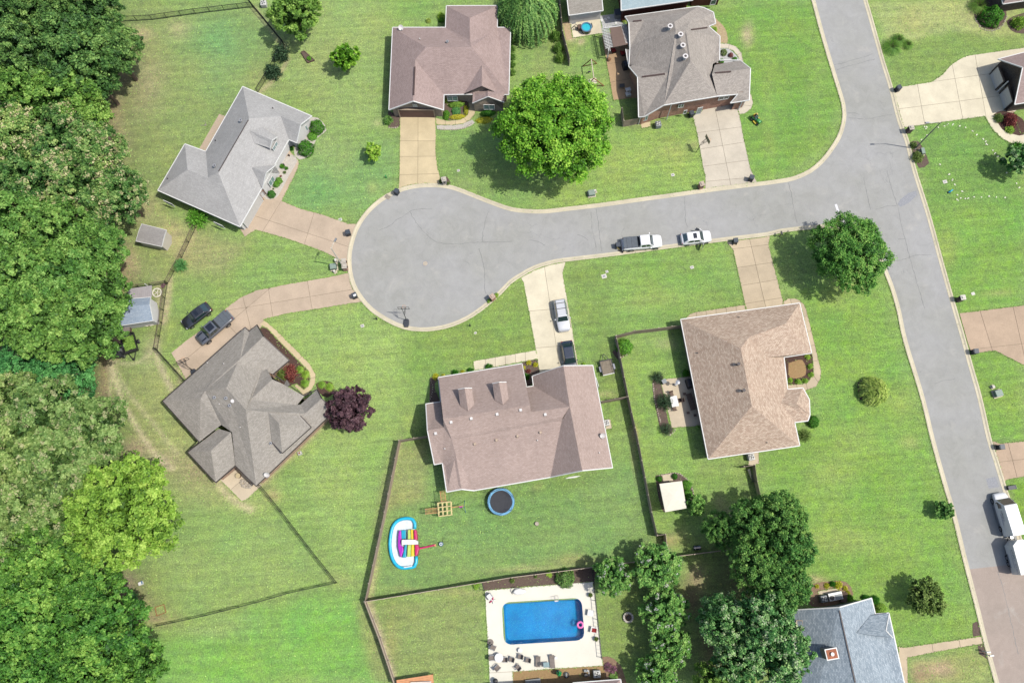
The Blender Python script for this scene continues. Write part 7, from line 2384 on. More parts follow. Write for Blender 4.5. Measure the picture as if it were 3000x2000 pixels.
n_ = 2600
d = rng.uniform(-1, 1, (n_, 2))
pz = .62 + .35 * np.clip(1 - (d ** 2).sum(1) * .6, 0, 1)
me = leaf_mesh('cut_grass', np.column_stack([d[:, 0] * Lt * .36 - .05, d[:, 1] * hw * .82, pz]), unit(n_) + [0, 0, 1.2], rng.uniform(.1, .22, n_), rng.uniform(.2, .9, n_), 'leaf_gum', .3)
o = bpy.data.objects.new('cut_grass', me)
COL.objects.link(o)
o.location = lt.location
o.rotation_euler = lt.rotation_euler
o['kind'] = 'stuff'
tag(o, 'heap of fresh cut grass lying in the black trailer', 'grass heap')
a, b = Z7(60, 1480, .8), Z7(75, 1375, .8)
uv_ = thing('utility_vehicle', 'small black utility vehicle parked left of the grass trailer', 'utility vehicle', ((a.x + b.x) / 2, (a.y + b.y) / 2, 0), math.atan2(b.y - a.y, b.x - a.x))
loft_body([(-1.3, .55, .9), (-.4, .62, .9), (.4, .62, .85), (1.0, .58, .8), (1.35, .4, .6)], .35, 'body', 'paint_black', uv_)
MB().box((-.85, 0, .95), (.8, 1.1, .2)).build('cargo_box', 'black_plastic', uv_, False)
for s in (-.28, .28):
 MB().box((-.2, s, .95), (.45, .45, .14)).build('seat', 'rim', uv_, False)
x = MB()
for s in (-1, 1):
 x.tube([(-.45, s * .6, .9), (-.4, s * .55, 1.75), (.35, s * .55, 1.75), (.75, s * .6, .9)], .03)
x.bar((-.4, -.55, 1.75), (-.4, .55, 1.75), .05).bar((.35, -.55, 1.75), (.35, .55, 1.75), .05)
x.build('roll_cage', 'black_plastic', uv_, False)
for x_ in (-.85, .9):
 for s in (-1, 1):
  wheel(uv_, x_, s * .6, .3, .22)
plain('bin_dark', (58, 64, 72), 0.55)
plain('bin_lid', (72, 80, 90), 0.5)
plain('stone_pale', (206, 198, 184), 0.9, var=0.25, scale=6)
plain('utility_green', (146, 164, 150), 0.6)
plain('lid_white', (226, 222, 208), 0.7)
plain('ac_grey', (150, 156, 158), 0.6)
plain('ac_pale', (220, 220, 214), 0.6)
plain('wood_brown', (166, 112, 74), 0.8, var=0.2)
plain('wood_dark', (112, 90, 78), 0.8, var=0.2)
plain('wicker', (142, 132, 124), 0.9, var=0.15)
plain('cushion_red', (150, 36, 36), 0.9)
plain('plastic_white', (244, 244, 240), 0.4)
plain('pole_grey', (150, 152, 150), 0.4, 0.5, 0.4)
plain('cyan_vinyl', (40, 196, 232), 0.35)
plain('white_vinyl', (238, 246, 250), 0.4)
plain('purple_vinyl', (190, 40, 200), 0.4)
plain('pink_vinyl', (214, 40, 110), 0.4)
plain('yellow_vinyl', (252, 226, 60), 0.4)
plain('green_vinyl', (204, 232, 120), 0.4)
plain('teal_vinyl', (20, 176, 206), 0.4)
plain('trampoline_mat', (62, 64, 70), 0.8)
plain('trampoline_pad', (120, 186, 226), 0.6)
plain('net_dark', (50, 54, 58), 0.8)
plain('pale_yellow', (244, 224, 160), 0.6)
plain('orange_pipe', (226, 160, 110), 0.6)
plain('blue_pipe', (92, 132, 164), 0.6)
plain('pool_aqua', (60, 200, 220), 0.15)
plain('ring_pink', (250, 130, 200), 0.4)
plain('balloon_green', (30, 170, 90), 0.35)
plain('clay', (150, 112, 84), 0.9)
plain('rock', (196, 184, 166), 0.95, var=0.25, scale=5)
G = 'wheeled rubbish bins at the kerbs'
bp_ = thing('wheelie_bin', 'dark wheeled bin at the kerb left of the tan driveway', 'bin', (0, 0, 0), 0, G)
MB().box((0, 0, .55), (.56, .62, .98), 0, 1.0).build('body', 'bin_dark', bp_, False)
x = MB().box((.02, 0, 1.07), (.64, .68, .07), 0, .92)
x.box((-.33, 0, 1.03), (.06, .5, .05))
x.build('lid', 'bin_lid', bp_, False)
for s in (-1, 1):
 MB().cyl((-.27, s * .26 - .03, .12), .12, .06, 12, ax='Y').build('wheel', 'tyre', bp_, False)
BINS = [(B2, 1293, 195, -.6, 'dark wheeled bin at the kerb left of the tan driveway'), (B2, 848, 572, .2, 'dark wheeled bin on the pink driveway of the grey house'),
  (B2, 908, 1148, .4, 'dark bin with a white load on its lid by the western driveway'), (B3, 2198, 70, 1.2, 'dark wheeled bin at the street end of the brick house driveway'),
  (B3, 2050, 648, 1.6, 'dark wheeled bin at the street end of the buff driveway'), (A4, 1195, 815, .3, 'dark wheeled bin at the upper corner of the cream driveway on the right'),
  (C4, 1898, 95, 0, 'dark wheeled bin at the lower corner of the rose driveway'), (C4, 2135, 970, 0, 'dark wheeled bin at the lowest rose driveway'),
  (A3, 1648, 1050, .2, 'pale blue bin against the brick house wall')]
for i, (c, x_, y_, r, lab) in enumerate(BINS):
 p = c(x_, y_, .6)
 if i == 0:
  bp_.location = (p.x, p.y, .05)
  bp_.rotation_euler = (0, 0, r)
  b = bp_
 else:
  b = dup(bp_, (p.x, p.y, .05), r, lab)
 if 'white load' in lab:
  MB().box((.05, -.15, 1.16), (.4, .3, .1)).build('white_load', 'plastic_white', b, False)
p = C4(2230, 1342, .2)
x = thing('fallen_bin', 'dark bin lying on its side beside the white van', 'bin', (p.x, p.y, .3), 0.1)
MB().box((0, 0, 0), (1.0, .5, .5)).build('body', 'bin_dark', x, False)
MB().box((.53, 0, 0), (.06, .56, .56)).build('lid', 'bin_lid', x, False)
def pillar_mailbox(label, crop, x, y, mat, rz=0, h=1.35, w=.62, cap='stone_pale'):
 p = crop(x, y, h * .7)
 t = thing('mailbox_pillar', label, 'mailbox', (p.x, p.y, 0), rz)
 MB().box((0, 0, h / 2), (w, w, h)).build('pillar', mat, t, False, uv=True)
 x = MB().box((0, 0, h + .05), (w + .1, w + .1, .1), 0, .96)
 x.box((0, 0, h + .16), (w * .7, w * .6, .12), 0, .8).build('cap', cap, t, False)
 MB().box((w / 2 + .04, 0, h * .75), (.1, .22, .24)).build('letter_box', 'metal_black', t, False)
 return t
pillar_mailbox('stone mailbox pillar with shrubs at the tan driveway', B2, 1728, 90, 'stone_pale', -1.4)
pillar_mailbox('brick mailbox pillar between two yellow green shrubs on the cul-de-sac', B2, 2172, 1162, 'brick_red', 2.2, cap='brick_red')
pillar_mailbox('pink brick mailbox pillar at the foot of the cul-de-sac lamp, lower one', B2, 816, 885, 'brick_pink', 0)
pillar_mailbox('pink brick mailbox pillar above its twin by the cul-de-sac lamp', B2, 808, 838, 'brick_pink', 0)
pillar_mailbox('brown brick mailbox pillar left of the brick house driveway', B3, 1740, 132, 'brick_red', -1.3, cap='brick_pink')
pillar_mailbox('dark brick mailbox pillar below the cream driveway on the right', A4, 1308, 1185, 'brick_dark', 3.2)
pillar_mailbox('pale brick mailbox pillar at the kerb right of the corner tree', B4, 1778, 1172, 'brick_dark', 3.2, cap='lid_white')
for i, (x_, y_, lab) in enumerate(((2000, 1280, 'white post mailbox at the bottom right kerb, upper one'), (2030, 1312, 'white post mailbox at the bottom right kerb, lower one'))):
 p = D4(x_, y_, .8)
 t = thing('post_mailbox', lab, 'mailbox', (p.x, p.y, 0), 0, 'post mailboxes at the bottom right')
 MB().box((0, 0, .55), (.1, .1, 1.1)).build('post', 'trim_white', t, False)
 MB().box((.12, 0, 1.15), (.5, .2, .16)).cyl((-.13, 0, 1.23), .1, .5, 10, ax='X').build('letter_box', 'plastic_white', t, False)
p = B4(115, 590, .6)
t = thing('post_mailbox', 'dark post mailbox in the shade of the corner tree', 'mailbox', (p.x, p.y, 0), 1.6)
MB().box((0, 0, .55), (.1, .1, 1.1)).build('post', 'wood_dark', t, False)
MB().box((.1, 0, 1.15), (.5, .2, .2)).build('letter_box', 'metal_black', t, False)
def ubox(label, crop, x, y, sx, sy, h, rz, mat='utility_green', group='green utility cabinets on the lawns'):
 p = crop(x, y, h * .6)
 t = thing('utility_cabinet', label, 'utility box', (p.x, p.y, 0), rz, group)
 MB().box((0, 0, .05), (sx + .25, sy + .25, .12)).build('pad', 'kerb_concrete', t, False)
 MB().box((0, 0, .1 + (h - .2) / 2), (sx, sy, h - .2)).build('cabinet', mat, t, False)
 MB().box((-.04, 0, h - .06), (sx + .06, sy + .04, .1), 0, .92).build('lid', mat, t, False)
 return t
ubox('green utility cabinet beside the pink brick mailboxes', B2, 712, 880, .85, .8, .8, .1)
ubox('green utility cabinet on the lawn below the large bright tree', B3, 732, 205, .9, .8, .75, .1)
ubox('green utility cabinet on the lawn right of the main street', C4, 2118, 475, .95, .85, .8, .2)
ubox('green utility cabinet among shrubs near the street lamp', A4, 1422, 1390, .45, .9, .75, .05)
ubox('slim pale utility post beside the cul-de-sac lamp', B2, 735, 822, .25, .4, .7, .3, 'lid_white', None)
ubox('small pale utility post below the cul-de-sac cabinet', B2, 722, 922, .25, .3, .6, .7, 'lid_white', None)
ubox('small pale utility post next to the cabinet under the bright tree', B3, 765, 185, .25, .25, .7, .4, 'lid_white', None)
ubox('small pale utility post above the cabinet right of the main street', C4, 2070, 415, .3, .3, .5, .4, 'lid_white', None)
for c, x_, y_, s, lab in ((B3, 1477, 40, .5, 'pale meter lid in the lawn above the street and left of the brick mailbox'), (B3, 1653, 888, .5, 'pale meter lid in the lawn below the white hatchback'),
                          (B3, 846, 970, .7, 'larger square lid in the lawn right of the cream driveway'), (B3, 872, 927, .4, 'smaller square lid in the lawn right of the cream driveway'),
                          (B4, 1625, 103, .6, 'white meter lid in the lawn right of the street corner'), (B4, 1883, 1130, .5, 'pale meter lid near the pale brick mailbox'),
                          (B2, 775, 450, .5, 'pale meter lid in the lawn above the pink driveway'), (B2, 978, 1425, .5, 'pale meter lid in the lawn below the cul-de-sac'),
                          (B2, 2016, 1490, .35, 'tiny pale lid in the lawn left of the cream driveway'), (B2, 1860, 0, .4, 'pale lid in the lawn beside the tan driveway')):
 p = c(x_, y_, 0)
 t = thing('meter_lid', lab, 'meter lid', (p.x, p.y, 0), .2, 'meter lids in the lawns')
 MB().box((0, 0, .02), (s, s * .85, .06)).build('collar', 'lid_white', t, False)
 MB().box((0, 0, .055), (s * .5, s * .4, .015)).build('cover', 'metal_grey', t, False)
p = B2(1555, 853, 0)
t = thing('manhole_cover', 'round manhole cover in the middle of the cul-de-sac', 'manhole cover', (p.x, p.y, .012))
MB().ring((0, 0), .36, .46, 0, .012, 24).build('rim', 'asphalt_patch', t, False)
MB().cyl((0, 0, 0), .355, .01, 24).build('cover', 'rock', t, False)
p = B2(1210, 240, .05)
t = thing('storm_grate', 'storm drain grate in the kerb beside the dark bin', 'drain grate', (p.x, p.y, .06), -.6)
MB().box((0, 0, .02), (.8, .6, .08)).build('surround', 'rock', t, False)
for k in range(5):
 MB().box((-.3 + k * .15, 0, .068), (.05, .5, .02)).build('bar', 'metal_black', t, False)
def street_lamp(label, crop, x, y, az, h=7.6, mat='pole_grey', arm=1.6):
 p = crop(x, y, 0)
 t = thing('street_lamp', label, 'street lamp', (p.x, p.y, 0), az)
 MB().tube([(0, 0, 0), (0, 0, h * .5), (0, 0, h)], [.1, .085, .06], 10).build('pole', mat, t, False)
 MB().tube([(0, 0, h - .3), (arm * .5, 0, h + .05), (arm, 0, h + .1)], .035, 8).build('arm', mat, t, False)
 MB().box((arm + .25, 0, h + .08), (.6, .26, .14), 0, .8).build('lamp_head', 'metal_grey', t, False)
 MB().cyl((0, 0, 0), .16, .12, 12).build('base', mat, t, False)
 return t
street_lamp('tall grey street lamp right of the main street', A4, 1350, 1366, math.radians(178), 7.7)
street_lamp('tall pale street lamp at the cul-de-sac beside brick mailboxes', B2, 800, 880, math.radians(60), 7.6, 'lid_white', 1.0)
def sprinkler_post(label, crop, x, y, h, mat):
 p = crop(x, y, 0)
 t = thing('yard_post', label, 'post', (p.x, p.y, 0))
 MB().cyl((0, 0, 0), .09, h, 10, .07).build('post', mat, t, False)
 MB().dome((0, 0, h), .1, .1, .07, 10, 3).build('cap', mat, t, False)
 return t
sprinkler_post('short green marker post in the lawn left of the tan driveway', B2, 1198, 66, .7, 'balloon_green')
sprinkler_post('short dark green post at the lower kerb of the cul-de-sac', B2, 1112, 1365, .8, 'net_dark')
sprinkler_post('short dark post in the lawn below the cul-de-sac', B2, 1968, 1425, .8, 'net_dark')
p = B4(1680, 195, .2)
t = thing('garden_toy', 'small turquoise garden sprinkler toy on the right lawn', 'sprinkler', (p.x, p.y, 0))
MB().tube([(-.25, 0, .1), (0, .1, .3), (.25, .25, .35)], .09, 8).build('body', 'cyan_vinyl', t, False)
MB().box((-.2, 0, .06), (.4, .3, .1)).build('base', 'net_dark', t, False)
def air_con(label, crop, x, y, s=.85, h=.9, rz=.1, mat='ac_grey', group='air conditioner units beside the houses'):
 p = crop(x, y, h)
 t = thing('air_conditioner', label, 'air conditioner', (p.x, p.y, .03), rz, group)
 b = MB()
 o = MB().box((0, 0, h / 2), (s, s, h)).build('casing', mat, t, False)
 md = o.modifiers.new('edge', 'BEVEL')
 md.width = .1
 md.segments = 3
 MB().cyl((0, 0, h - .02), s * .38, .035, 20).build('fan_well', 'metal_black', t, False)
 for k in range(4):
  a = k * PI / 2 + .4
  MB().box((.17 * s * math.cos(a), .17 * s * math.sin(a), h + .03), (s * .34, s * .2, .02), a).build('fan_blade', 'ac_pale', t, False)
 MB().ring((0, 0), s * .36, s * .40, h + .02, h + .06, 20).build('grille_ring', mat, t, False)
 return t
air_con('grey air conditioner at the brick house south wall', A3, 1345, 1135)
air_con('air conditioner below the tan roof eave', Y3, 710, 1497, .85, .9, .1, 'ac_pale')
air_con('pale air conditioner at the east wall of the brown roof', C3, 868, 745, .8, .85, .1, 'ac_pale')
air_con('grey air conditioner north of the blue roof, left of the flat one', X7, 1290, 600, .85, .85, .1)
air_con('pale air conditioner beside the pool house gutter', Y6, 1643, 490, .9, .9, 0, 'ac_pale')
air_con('small unit on a slab at the top edge left of the light green tree', A2, 65, 25, .9, .8, 0, 'ac_pale')
p = X7(1650, 510, .7)
t = thing('heat_pump', 'large pale flat heat pump north of the blue roof', 'air conditioner', (p.x, p.y, .03), math.radians(7))
MB().box((0, 0, .4), (1.75, .95, .8)).build('casing', 'ac_pale', t, False)
MB().cyl((-.5, -.1, .795), .3, .02, 20).build('fan_well', 'metal_black', t, False)
MB().box((.35, -.12, .805), (.9, .6, .02)).build('coil_grille', 'ac_grey', t, False)
MB().box((0, .33, .81), (1.75, .28, .03)).build('top_panel', 'plastic_white', t, False)
def hoop(label, crop, x, y, az, h=3.05, base='box', reach=.9, board='frame'):
 p = crop(x, y, .2)
 t = thing('basketball_hoop', label, 'basketball hoop', (p.x, p.y, .03), az)
 if base == 'box':
  o = MB().prism([(-.95, -.28), (-.5, -.4), (.12, -.36), (.25, -.2), (.25, .2), (.12, .36), (-.5, .4), (-.95, .28)], 0, .22).build('base_tank', 'bin_dark', t, False)
  md = o.modifiers.new('edge', 'BEVEL')
  md.width = .06
  md.segments = 2
 MB().tube([(.1, 0, .1), (.25, 0, h * .75), (reach * .6, 0, h)], .05, 8).build('pole', 'metal_black', t, False)
 x = MB()
 for s in (-1, 1):
  x.bar((.3, s * .12, h * .82), (reach, s * .2, h + .1), .04).bar((.45, s * .12, h * .95), (reach, s * .2, h + .6), .04)
 x.build('arms', 'metal_black', t, False)
 if board == 'frame':
  x = MB()
  for z in (h - .1, h + .85):
   x.bar((reach, -.75, z), (reach, .75, z), .05)
  for y_ in (-.75, -.3, .3, .75):
   x.bar((reach, y_, h - .1), (reach, y_, h + .85), .05)
  x.build('backboard_frame', 'metal_black', t, False)
 else:
  MB().box((reach, 0, h + .4), (.04, 1.3, .9)).build('backboard', 'trim_tan', t, False)
 MB().ring((reach + .32, 0), .21, .24, h, h + .025, 18).build('rim', 'orange_pipe', t, False)
 return t
q = Crop(1110, 880, 15.68)
hoop('portable basketball hoop with dark tank on the cul-de-sac', q, 1265, 920, math.radians(86), 2.9)
hoop('basketball hoop on a bent pole beside the brick house driveway', A3, 1688, 1398, math.radians(18), 2.9, None, 1.2, 'board')
hoop('black basketball hoop at the far end of the western driveway', Y1, 305, 452, math.radians(110), 2.6)
p = X5(215, 425, .5)
t = thing('wheelie_bin', 'dark bin standing behind the white pickup', 'bin', (p.x, p.y, .03), .1, G)
MB().box((0, 0, .5), (.62, .66, .95), 0, 1.02).build('body', 'bin_dark', t, False)
MB().box((0, 0, 1.0), (.68, .7, .08), 0, .9).build('lid', 'bin_lid', t, False)
p = X5(300, 505, .4)
t = thing('push_mower', 'small yellow and black push mower behind the white pickup', 'lawn mower', (p.x, p.y, .1), -.6)
MB().prism([(-.3, -.25), (.3, -.25), (.4, 0), (.3, .25), (-.3, .25)], .1, .3).cyl((0, 0, .3), .16, .2, 12).build('deck', 'black_plastic', t, False)
MB().tube([(-.3, -.2, .3), (-.9, -.2, .9), (-.9, .2, .9), (-.3, .2, .3)], .02).build('handle', 'mower_yellow', t, False)
for x_, y_ in ((-.28, .27), (.28, .27), (-.28, -.27), (.28, -.27)):
 MB().cyl((x_, y_ - .03, .1), .1, .06, 10, ax='Y').build('wheel', 'tyre', t, False)
c_ = Y4(1870, 360, .85)
tp = thing('trampoline', 'round trampoline with pale blue pad beside the brown roofed house', 'trampoline', (c_.x, c_.y, 0))
R = 1.75
MB().cyl((0, 0, .83), R * .84, .03, 32).build('jump_mat', 'trampoline_mat', tp, False)
MB().ring((0, 0), R * .84, R, .82, .9, 32).build('edge_pad', 'trampoline_pad', tp, False)
MB().ring((0, 0), R, R + .05, .78, .86, 32).build('frame', 'blue_pipe', tp, False)
for k in range(6):
 a = k * PI / 3 + .3
 MB().tube([(R * math.cos(a), R * math.sin(a), .02), (R * math.cos(a), R * math.sin(a), 2.6)], .03, 6).build('net_pole', 'blue_pipe', tp, False)
 b_ = a + PI / 3
 x = MB()
 for z in (1.3, 1.9, 2.55):
  x.bar((R * math.cos(a), R * math.sin(a), z), (R * math.cos(b_), R * math.sin(b_), z), .015)
 for j in range(1, 9):
  u = j / 9
  px_, py_ = R * (math.cos(a) * (1 - u) + math.cos(b_) * u), R * (math.sin(a) * (1 - u) + math.sin(b_) * u)
  x.bar((px_, py_, .9), (px_, py_, 2.55), .008)
 o = x.build('net', 'net_dark', tp, False)
 o['kind'] = 'stuff'
# climbing frame: cube of pale bars, ladder bridge, slide bars, swing
pa, pb = Y4(898, 378, 1.9), Y4(1100, 358, 1.9)
pc, pd = Y4(1110, 558, 1.9), Y4(915, 582, 1.9)
cf_c = (pa + pb + pc + pd) / 4
cf = thing('climbing_frame', 'pale yellow climbing frame with ladders on the play lawn', 'climbing frame', (cf_c.x, cf_c.y, 0))
Q = [pa, pb, pc, pd]
def lerp4(u, v, z):
 p = (pa * (1 - u) + pb * u) * (1 - v) + (pd * (1 - u) + pc * u) * v
 return Vector((p.x, p.y, z))
for z in (1.9, 1.3, .7):
 x = MB()
 for k in range(4):
  u = k / 3
  x.tube([lerp4(u, 0, z), lerp4(u, 1, z)], .05 if z > 1.5 else .03, 6).tube([lerp4(0, u, z), lerp4(1, u, z)], .05 if z > 1.5 else .03, 6)
 x.build('bar_grid', 'pale_yellow', cf)
for i in range(4):
 for j in range(4):
  MB().tube([lerp4(i / 3, j / 3, 0), lerp4(i / 3, j / 3, 1.9)], .03, 6).build('upright', 'pale_yellow', cf)
def ladder(crop, a, b, w, z0, z1, n, mat, nm):
 A, B = crop(a[0], a[1], z0), crop(b[0], b[1], z1)
 d = (B - A).normalized()
 s = Vector((-d.y, d.x, 0)).normalized() * w / 2
 x = MB().tube([A + s, B + s], .04, 6).tube([A - s, B - s], .04, 6)
 o = x.build(nm, mat, cf)
 for k in range(n):
  p = A + (B - A) * (k + .5) / n
  MB().tube([p + s, p - s], .025, 6).build('rung', mat, o)
ladder(Y4, (992, 360), (970, 195), .62, 1.9, 1.9, 8, 'orange_pipe', 'overhead_ladder')
ladder(Y4, (905, 492), (705, 510), .62, 1.7, 1.6, 10, 'orange_pipe', 'climbing_bridge')
MB().tube([Y4(1105, 450, 1.8), Y4(1300, 420, 1.8)], .05, 6).build('swing_beam', 'orange_pipe', cf)
for e in ((1315, 345), (1330, 525)):
 MB().tube([Y4(1300, 420, 1.8), Y4(e[0], e[1], 0)], .04, 6).build('swing_leg', 'blue_pipe', cf)
MB().tube([Y4(1240, 430, 1.8), Y4(1255, 440, .5)], .015, 5).box(tuple(Y4(1255, 440, .45)), (.4, .18, .04)).build('swing_seat', 'purple_vinyl', cf)
for e in ((970, 195), (938, 205)):
 p = Y4(e[0], e[1], 1.9)
 MB().tube([p, (p.x, p.y, 0)], .035, 6).build('upright', 'orange_pipe', cf)
for e in ((705, 480), (712, 540)):
 p = Y4(e[0], e[1], 1.6)
 MB().tube([p, (p.x, p.y, 0)], .035, 6).build('upright', 'blue_pipe', cf)
# inflatable water park
oc = Y4(370, 990, .2)
iw = thing('inflatable_pool', 'large inflatable pool with cyan rim and rainbow slide on the lawn', 'inflatable pool', (oc.x, oc.y, 0))
rim = [(548, 775), (550, 690), (520, 635), (440, 615), (340, 628), (262, 672), (205, 760), (180, 880), (168, 1000), (180, 1130), (212, 1240), (270, 1330), (350, 1372), (460, 1368), (545, 1350), (570, 1290), (572, 1195)]
path = spline([Y4(x, y, .24) for x, y in rim], .35)
MB().tube(path, .22, 10).build('rim_tube', 'cyan_vinyl', iw, smooth=True)
fl = [Y4(x, y, 0) for x, y in rim]
sheet('floor', fl, .08, 'white_vinyl', iw)
def pad(name, poly, z0, z1, mat, crop=Y4):
 o = MB().prism([crop(x, y, z1) for x, y in poly], z0, z1).build(name, mat, iw)
 md = o.modifiers.new('edge', 'BEVEL')
 md.width = .08
 md.segments = 3
 return o
pad('slide_lane', [(340, 795), (410, 790), (412, 925), (345, 930)], .1, .5, 'teal_vinyl')
pad('slide_lane', [(395, 1015), (428, 1012), (415, 1215), (355, 1215), (380, 1110)], .1, .5, 'teal_vinyl')
pad('slide_wall', [(305, 800), (338, 798), (345, 930), (335, 1020), (372, 1060), (375, 1110), (340, 1215), (322, 1190), (290, 1050), (292, 900)], .1, .7, 'purple_vinyl')
pad('step_pad', [(440, 788), (487, 785), (492, 935), (440, 935)], .1, .8, 'green_vinyl')
pad('step_pad', [(487, 785), (533, 785), (540, 935), (492, 935)], .1, 1.0, 'yellow_vinyl')
pad('back_wall', [(533, 790), (570, 792), (585, 945), (540, 940)], .1, 1.3, 'pink_vinyl')
pad('step_pad', [(440, 1018), (497, 1015), (490, 1200), (430, 1205)], .1, .8, 'green_vinyl')
pad('step_pad', [(497, 1015), (550, 1015), (548, 1190), (490, 1200)], .1, 1.0, 'yellow_vinyl')
pad('back_wall', [(550, 1015), (600, 1020), (610, 1080), (585, 1180), (552, 1190)], .1, 1.3, 'pink_vinyl')
pad('slide_top', [(345, 940), (560, 938), (595, 965), (596, 1015), (345, 1020)], .2, 1.15, 'plastic_white')
MB().box(tuple(Y4(445, 1355, .47)), (1.1, .12, .02), .1).build('name_patch', 'plastic_white', iw)
MB().tube([Y4(600, 1080, .5), Y4(740, 1050, .15), Y4(850, 1022, .12)], .11, 8).build('air_tube', 'pink_vinyl', iw)
MB().box(tuple(Y4(862, 1028, .1)), (.22, .3, .2), .2).build('tube_end', 'orange_pipe', iw)
p = Y4(952, 1008, .2)
t = thing('air_blower', 'blue air blower on the lawn beside the inflatable pool', 'blower', (p.x, p.y, 0))
MB().cyl((0, 0, .05), .3, .38, 16, .26).build('casing', 'blue_pipe', t, False)
MB().ring((0, 0), .12, .2, .43, .46, 16).build('intake_ring', 'trim_white', t, False)
MB().tube([(.15, .2, .04), (.3, .6, .04), (.2, 1.0, .03)], .02, 5).build('cable', 'metal_black', t, False)
p = D3(228, 104, .3)
t = thing('tree_stump', 'lone pale tree stump on the play lawn', 'stump', (p.x, p.y, 0))
MB().cyl((0, 0, 0), .3, .35, 12, .24).build('stump', 'rock', t, False)
def lounger(label, crop, head, foot, w=.62, mat='wicker', up=True, group='sun loungers on the pool deck'):
 a, b = crop(head[0], head[1], .3), crop(foot[0], foot[1], .3)
 d = b - a
 L = d.length
 t = thing('sun_lounger', label, 'sun lounger', (a.x, a.y, .07), math.atan2(d.y, d.x), group)
 MB().box((L * .62, 0, .3), (L * .74, w, .05)).build('seat', mat, t, False)
 MB().add([(L * .28, -w / 2, .3), (L * .28, w / 2, .3), (0, w / 2, .55), (0, -w / 2, .55), (L * .28, -w / 2, .25), (L * .28, w / 2, .25), (0, w / 2, .5), (0, -w / 2, .5)],
             [(0, 1, 2, 3), (7, 6, 5, 4), (0, 3, 7, 4), (1, 5, 6, 2), (2, 6, 7, 3)]).build('backrest', mat, t, False)
 for x in (L * .15, L * .9):
  for s in (-1, 1):
   MB().box((x, s * (w / 2 - .05), .14), (.05, .05, .28)).build('leg', 'metal_black', t, False)
 return t
lounger('left grey sun lounger with a dark towel on the pool deck', Y5, (812, 1200), (812, 1350))
lounger('right grey sun lounger on the pool deck', Y5, (995, 1185), (1012, 1365))
lounger('white sun lounger on the right side of the pool, upper', Y5, (1480, 612), (1565, 628), .75, 'plastic_white')
lounger('sun lounger with red towel on the right side of the pool, lower', Y5, (1522, 838), (1605, 858), .75, 'plastic_white')
p = Y5(1572, 855, .42)
x = thing('beach_towel', 'red striped towel lying on the lower right lounger', 'towel', (p.x, p.y, .43), -.2)
MB().box((0, 0, 0), (.6, .5, .03)).build('cloth', 'cushion_red', x, False)
p = Y5(830, 1305, .4)
x = thing('beach_towel', 'black towel on the left grey lounger', 'towel', (p.x, p.y, .41), .3)
MB().box((0, 0, 0), (.5, .45, .04)).build('cloth', 'metal_black', x, False)
ch0 = thing('pool_chair', 'grey mesh chair', 'chair', (0, 0, .07), 0, 'grey mesh chairs on the pool deck')
MB().box((0, 0, .42), (.5, .54, .05)).build('seat', 'wicker', ch0, False)
MB().add([(-.24, -.27, .42), (-.24, .27, .42), (-.38, .27, .95), (-.38, -.27, .95), (-.29, -.27, .42), (-.29, .27, .42), (-.43, .27, .95), (-.43, -.27, .95)],
         [(0, 1, 2, 3), (7, 6, 5, 4), (0, 3, 7, 4), (1, 5, 6, 2), (2, 6, 7, 3)]).build('backrest', 'wicker', ch0, False)
for s in (-1, 1):
 MB().bar((-.28, s * .3, .64), (.24, s * .3, .64), .05).build('armrest', 'metal_grey', ch0, False)
 for x_ in (-.26, .24):
  MB().bar((x_, s * .29, 0), (x_, s * .29, .64), .04).build('leg', 'metal_grey', ch0, False)
CH = [(Y5, 215, 1090, -.5, 'grey chair below the folded parasol'), (Y5, 195, 1225, 0.05, 'grey chair at the left edge of the deck'), (Y5, 358, 1250, 3.1, 'grey chair right of the white table'),
      (Y5, 450, 1245, 2.8, 'grey chair second right of the white table'), (Y5, 568, 1208, 2.9, 'grey chair nearest the pool in the row'), (Y5, 672, 1255, 2.9, 'grey chair left of the left lounger'),
      (Y5, 270, 1355, .7, 'grey chair turned diagonally at the lower left of the deck'), (Y5, 540, 1350, 2.3, 'grey chair turned diagonally below the chair row')]
for i, (c, x_, y_, r, lab) in enumerate(CH):
 p = c(x_, y_, .45)
 if i == 0:
  ch0.location = (p.x, p.y, .07)
  ch0.rotation_euler = (0, 0, r)
  ch0['label'] = lab
 else:
  dup(ch0, (p.x, p.y, .07), r, lab)
def small_table(label, crop, x, y, r, h, mat, shape='round', group=None):
 p = crop(x, y, h)
 t = thing('side_table', label, 'table', (p.x, p.y, .07), 0, group)
 if shape == 'round':
  MB().cyl((0, 0, h - .04), r, .04, 20).build('table_top', mat, t, False)
 else:
  MB().box((0, 0, h - .02), (r * 2, r * 1.6, .04)).build('table_top', mat, t, False)
 for k in range(4):
  a = k * PI / 2 + PI / 4
  MB().box((r * .6 * math.cos(a), r * .6 * math.sin(a), (h - .04) / 2), (.04, .04, h - .04)).build('leg', mat, t, False)
 return t
small_table('white glass table among the grey pool chairs', Y5, 285, 1225, .55, .72, 'plastic_white')
small_table('tiny white table near the pool edge', Y5, 572, 1125, .28, .45, 'plastic_white')
small_table('glass side table between the two grey loungers', Y5, 925, 1320, .38, .5, 'glass_sky', 'box')
small_table('white round stool right of the grey loungers', Y5, 1055, 1228, .2, .4, 'plastic_white')
p = Y5(170, 1015, 0)
t = thing('folded_parasol', 'folded grey parasol on a round base at the left deck edge', 'parasol', (p.x, p.y, .07))
MB().cyl((0, 0, 0), .4, .1, 20).build('base', 'wicker', t, False)
MB().cyl((0, 0, .1), .03, 2.3, 8).build('pole', 'metal_grey', t, False)
MB().cyl((0, 0, 1.0), .16, 1.3, 10, .04).build('folded_cloth', 'wicker', t, False)
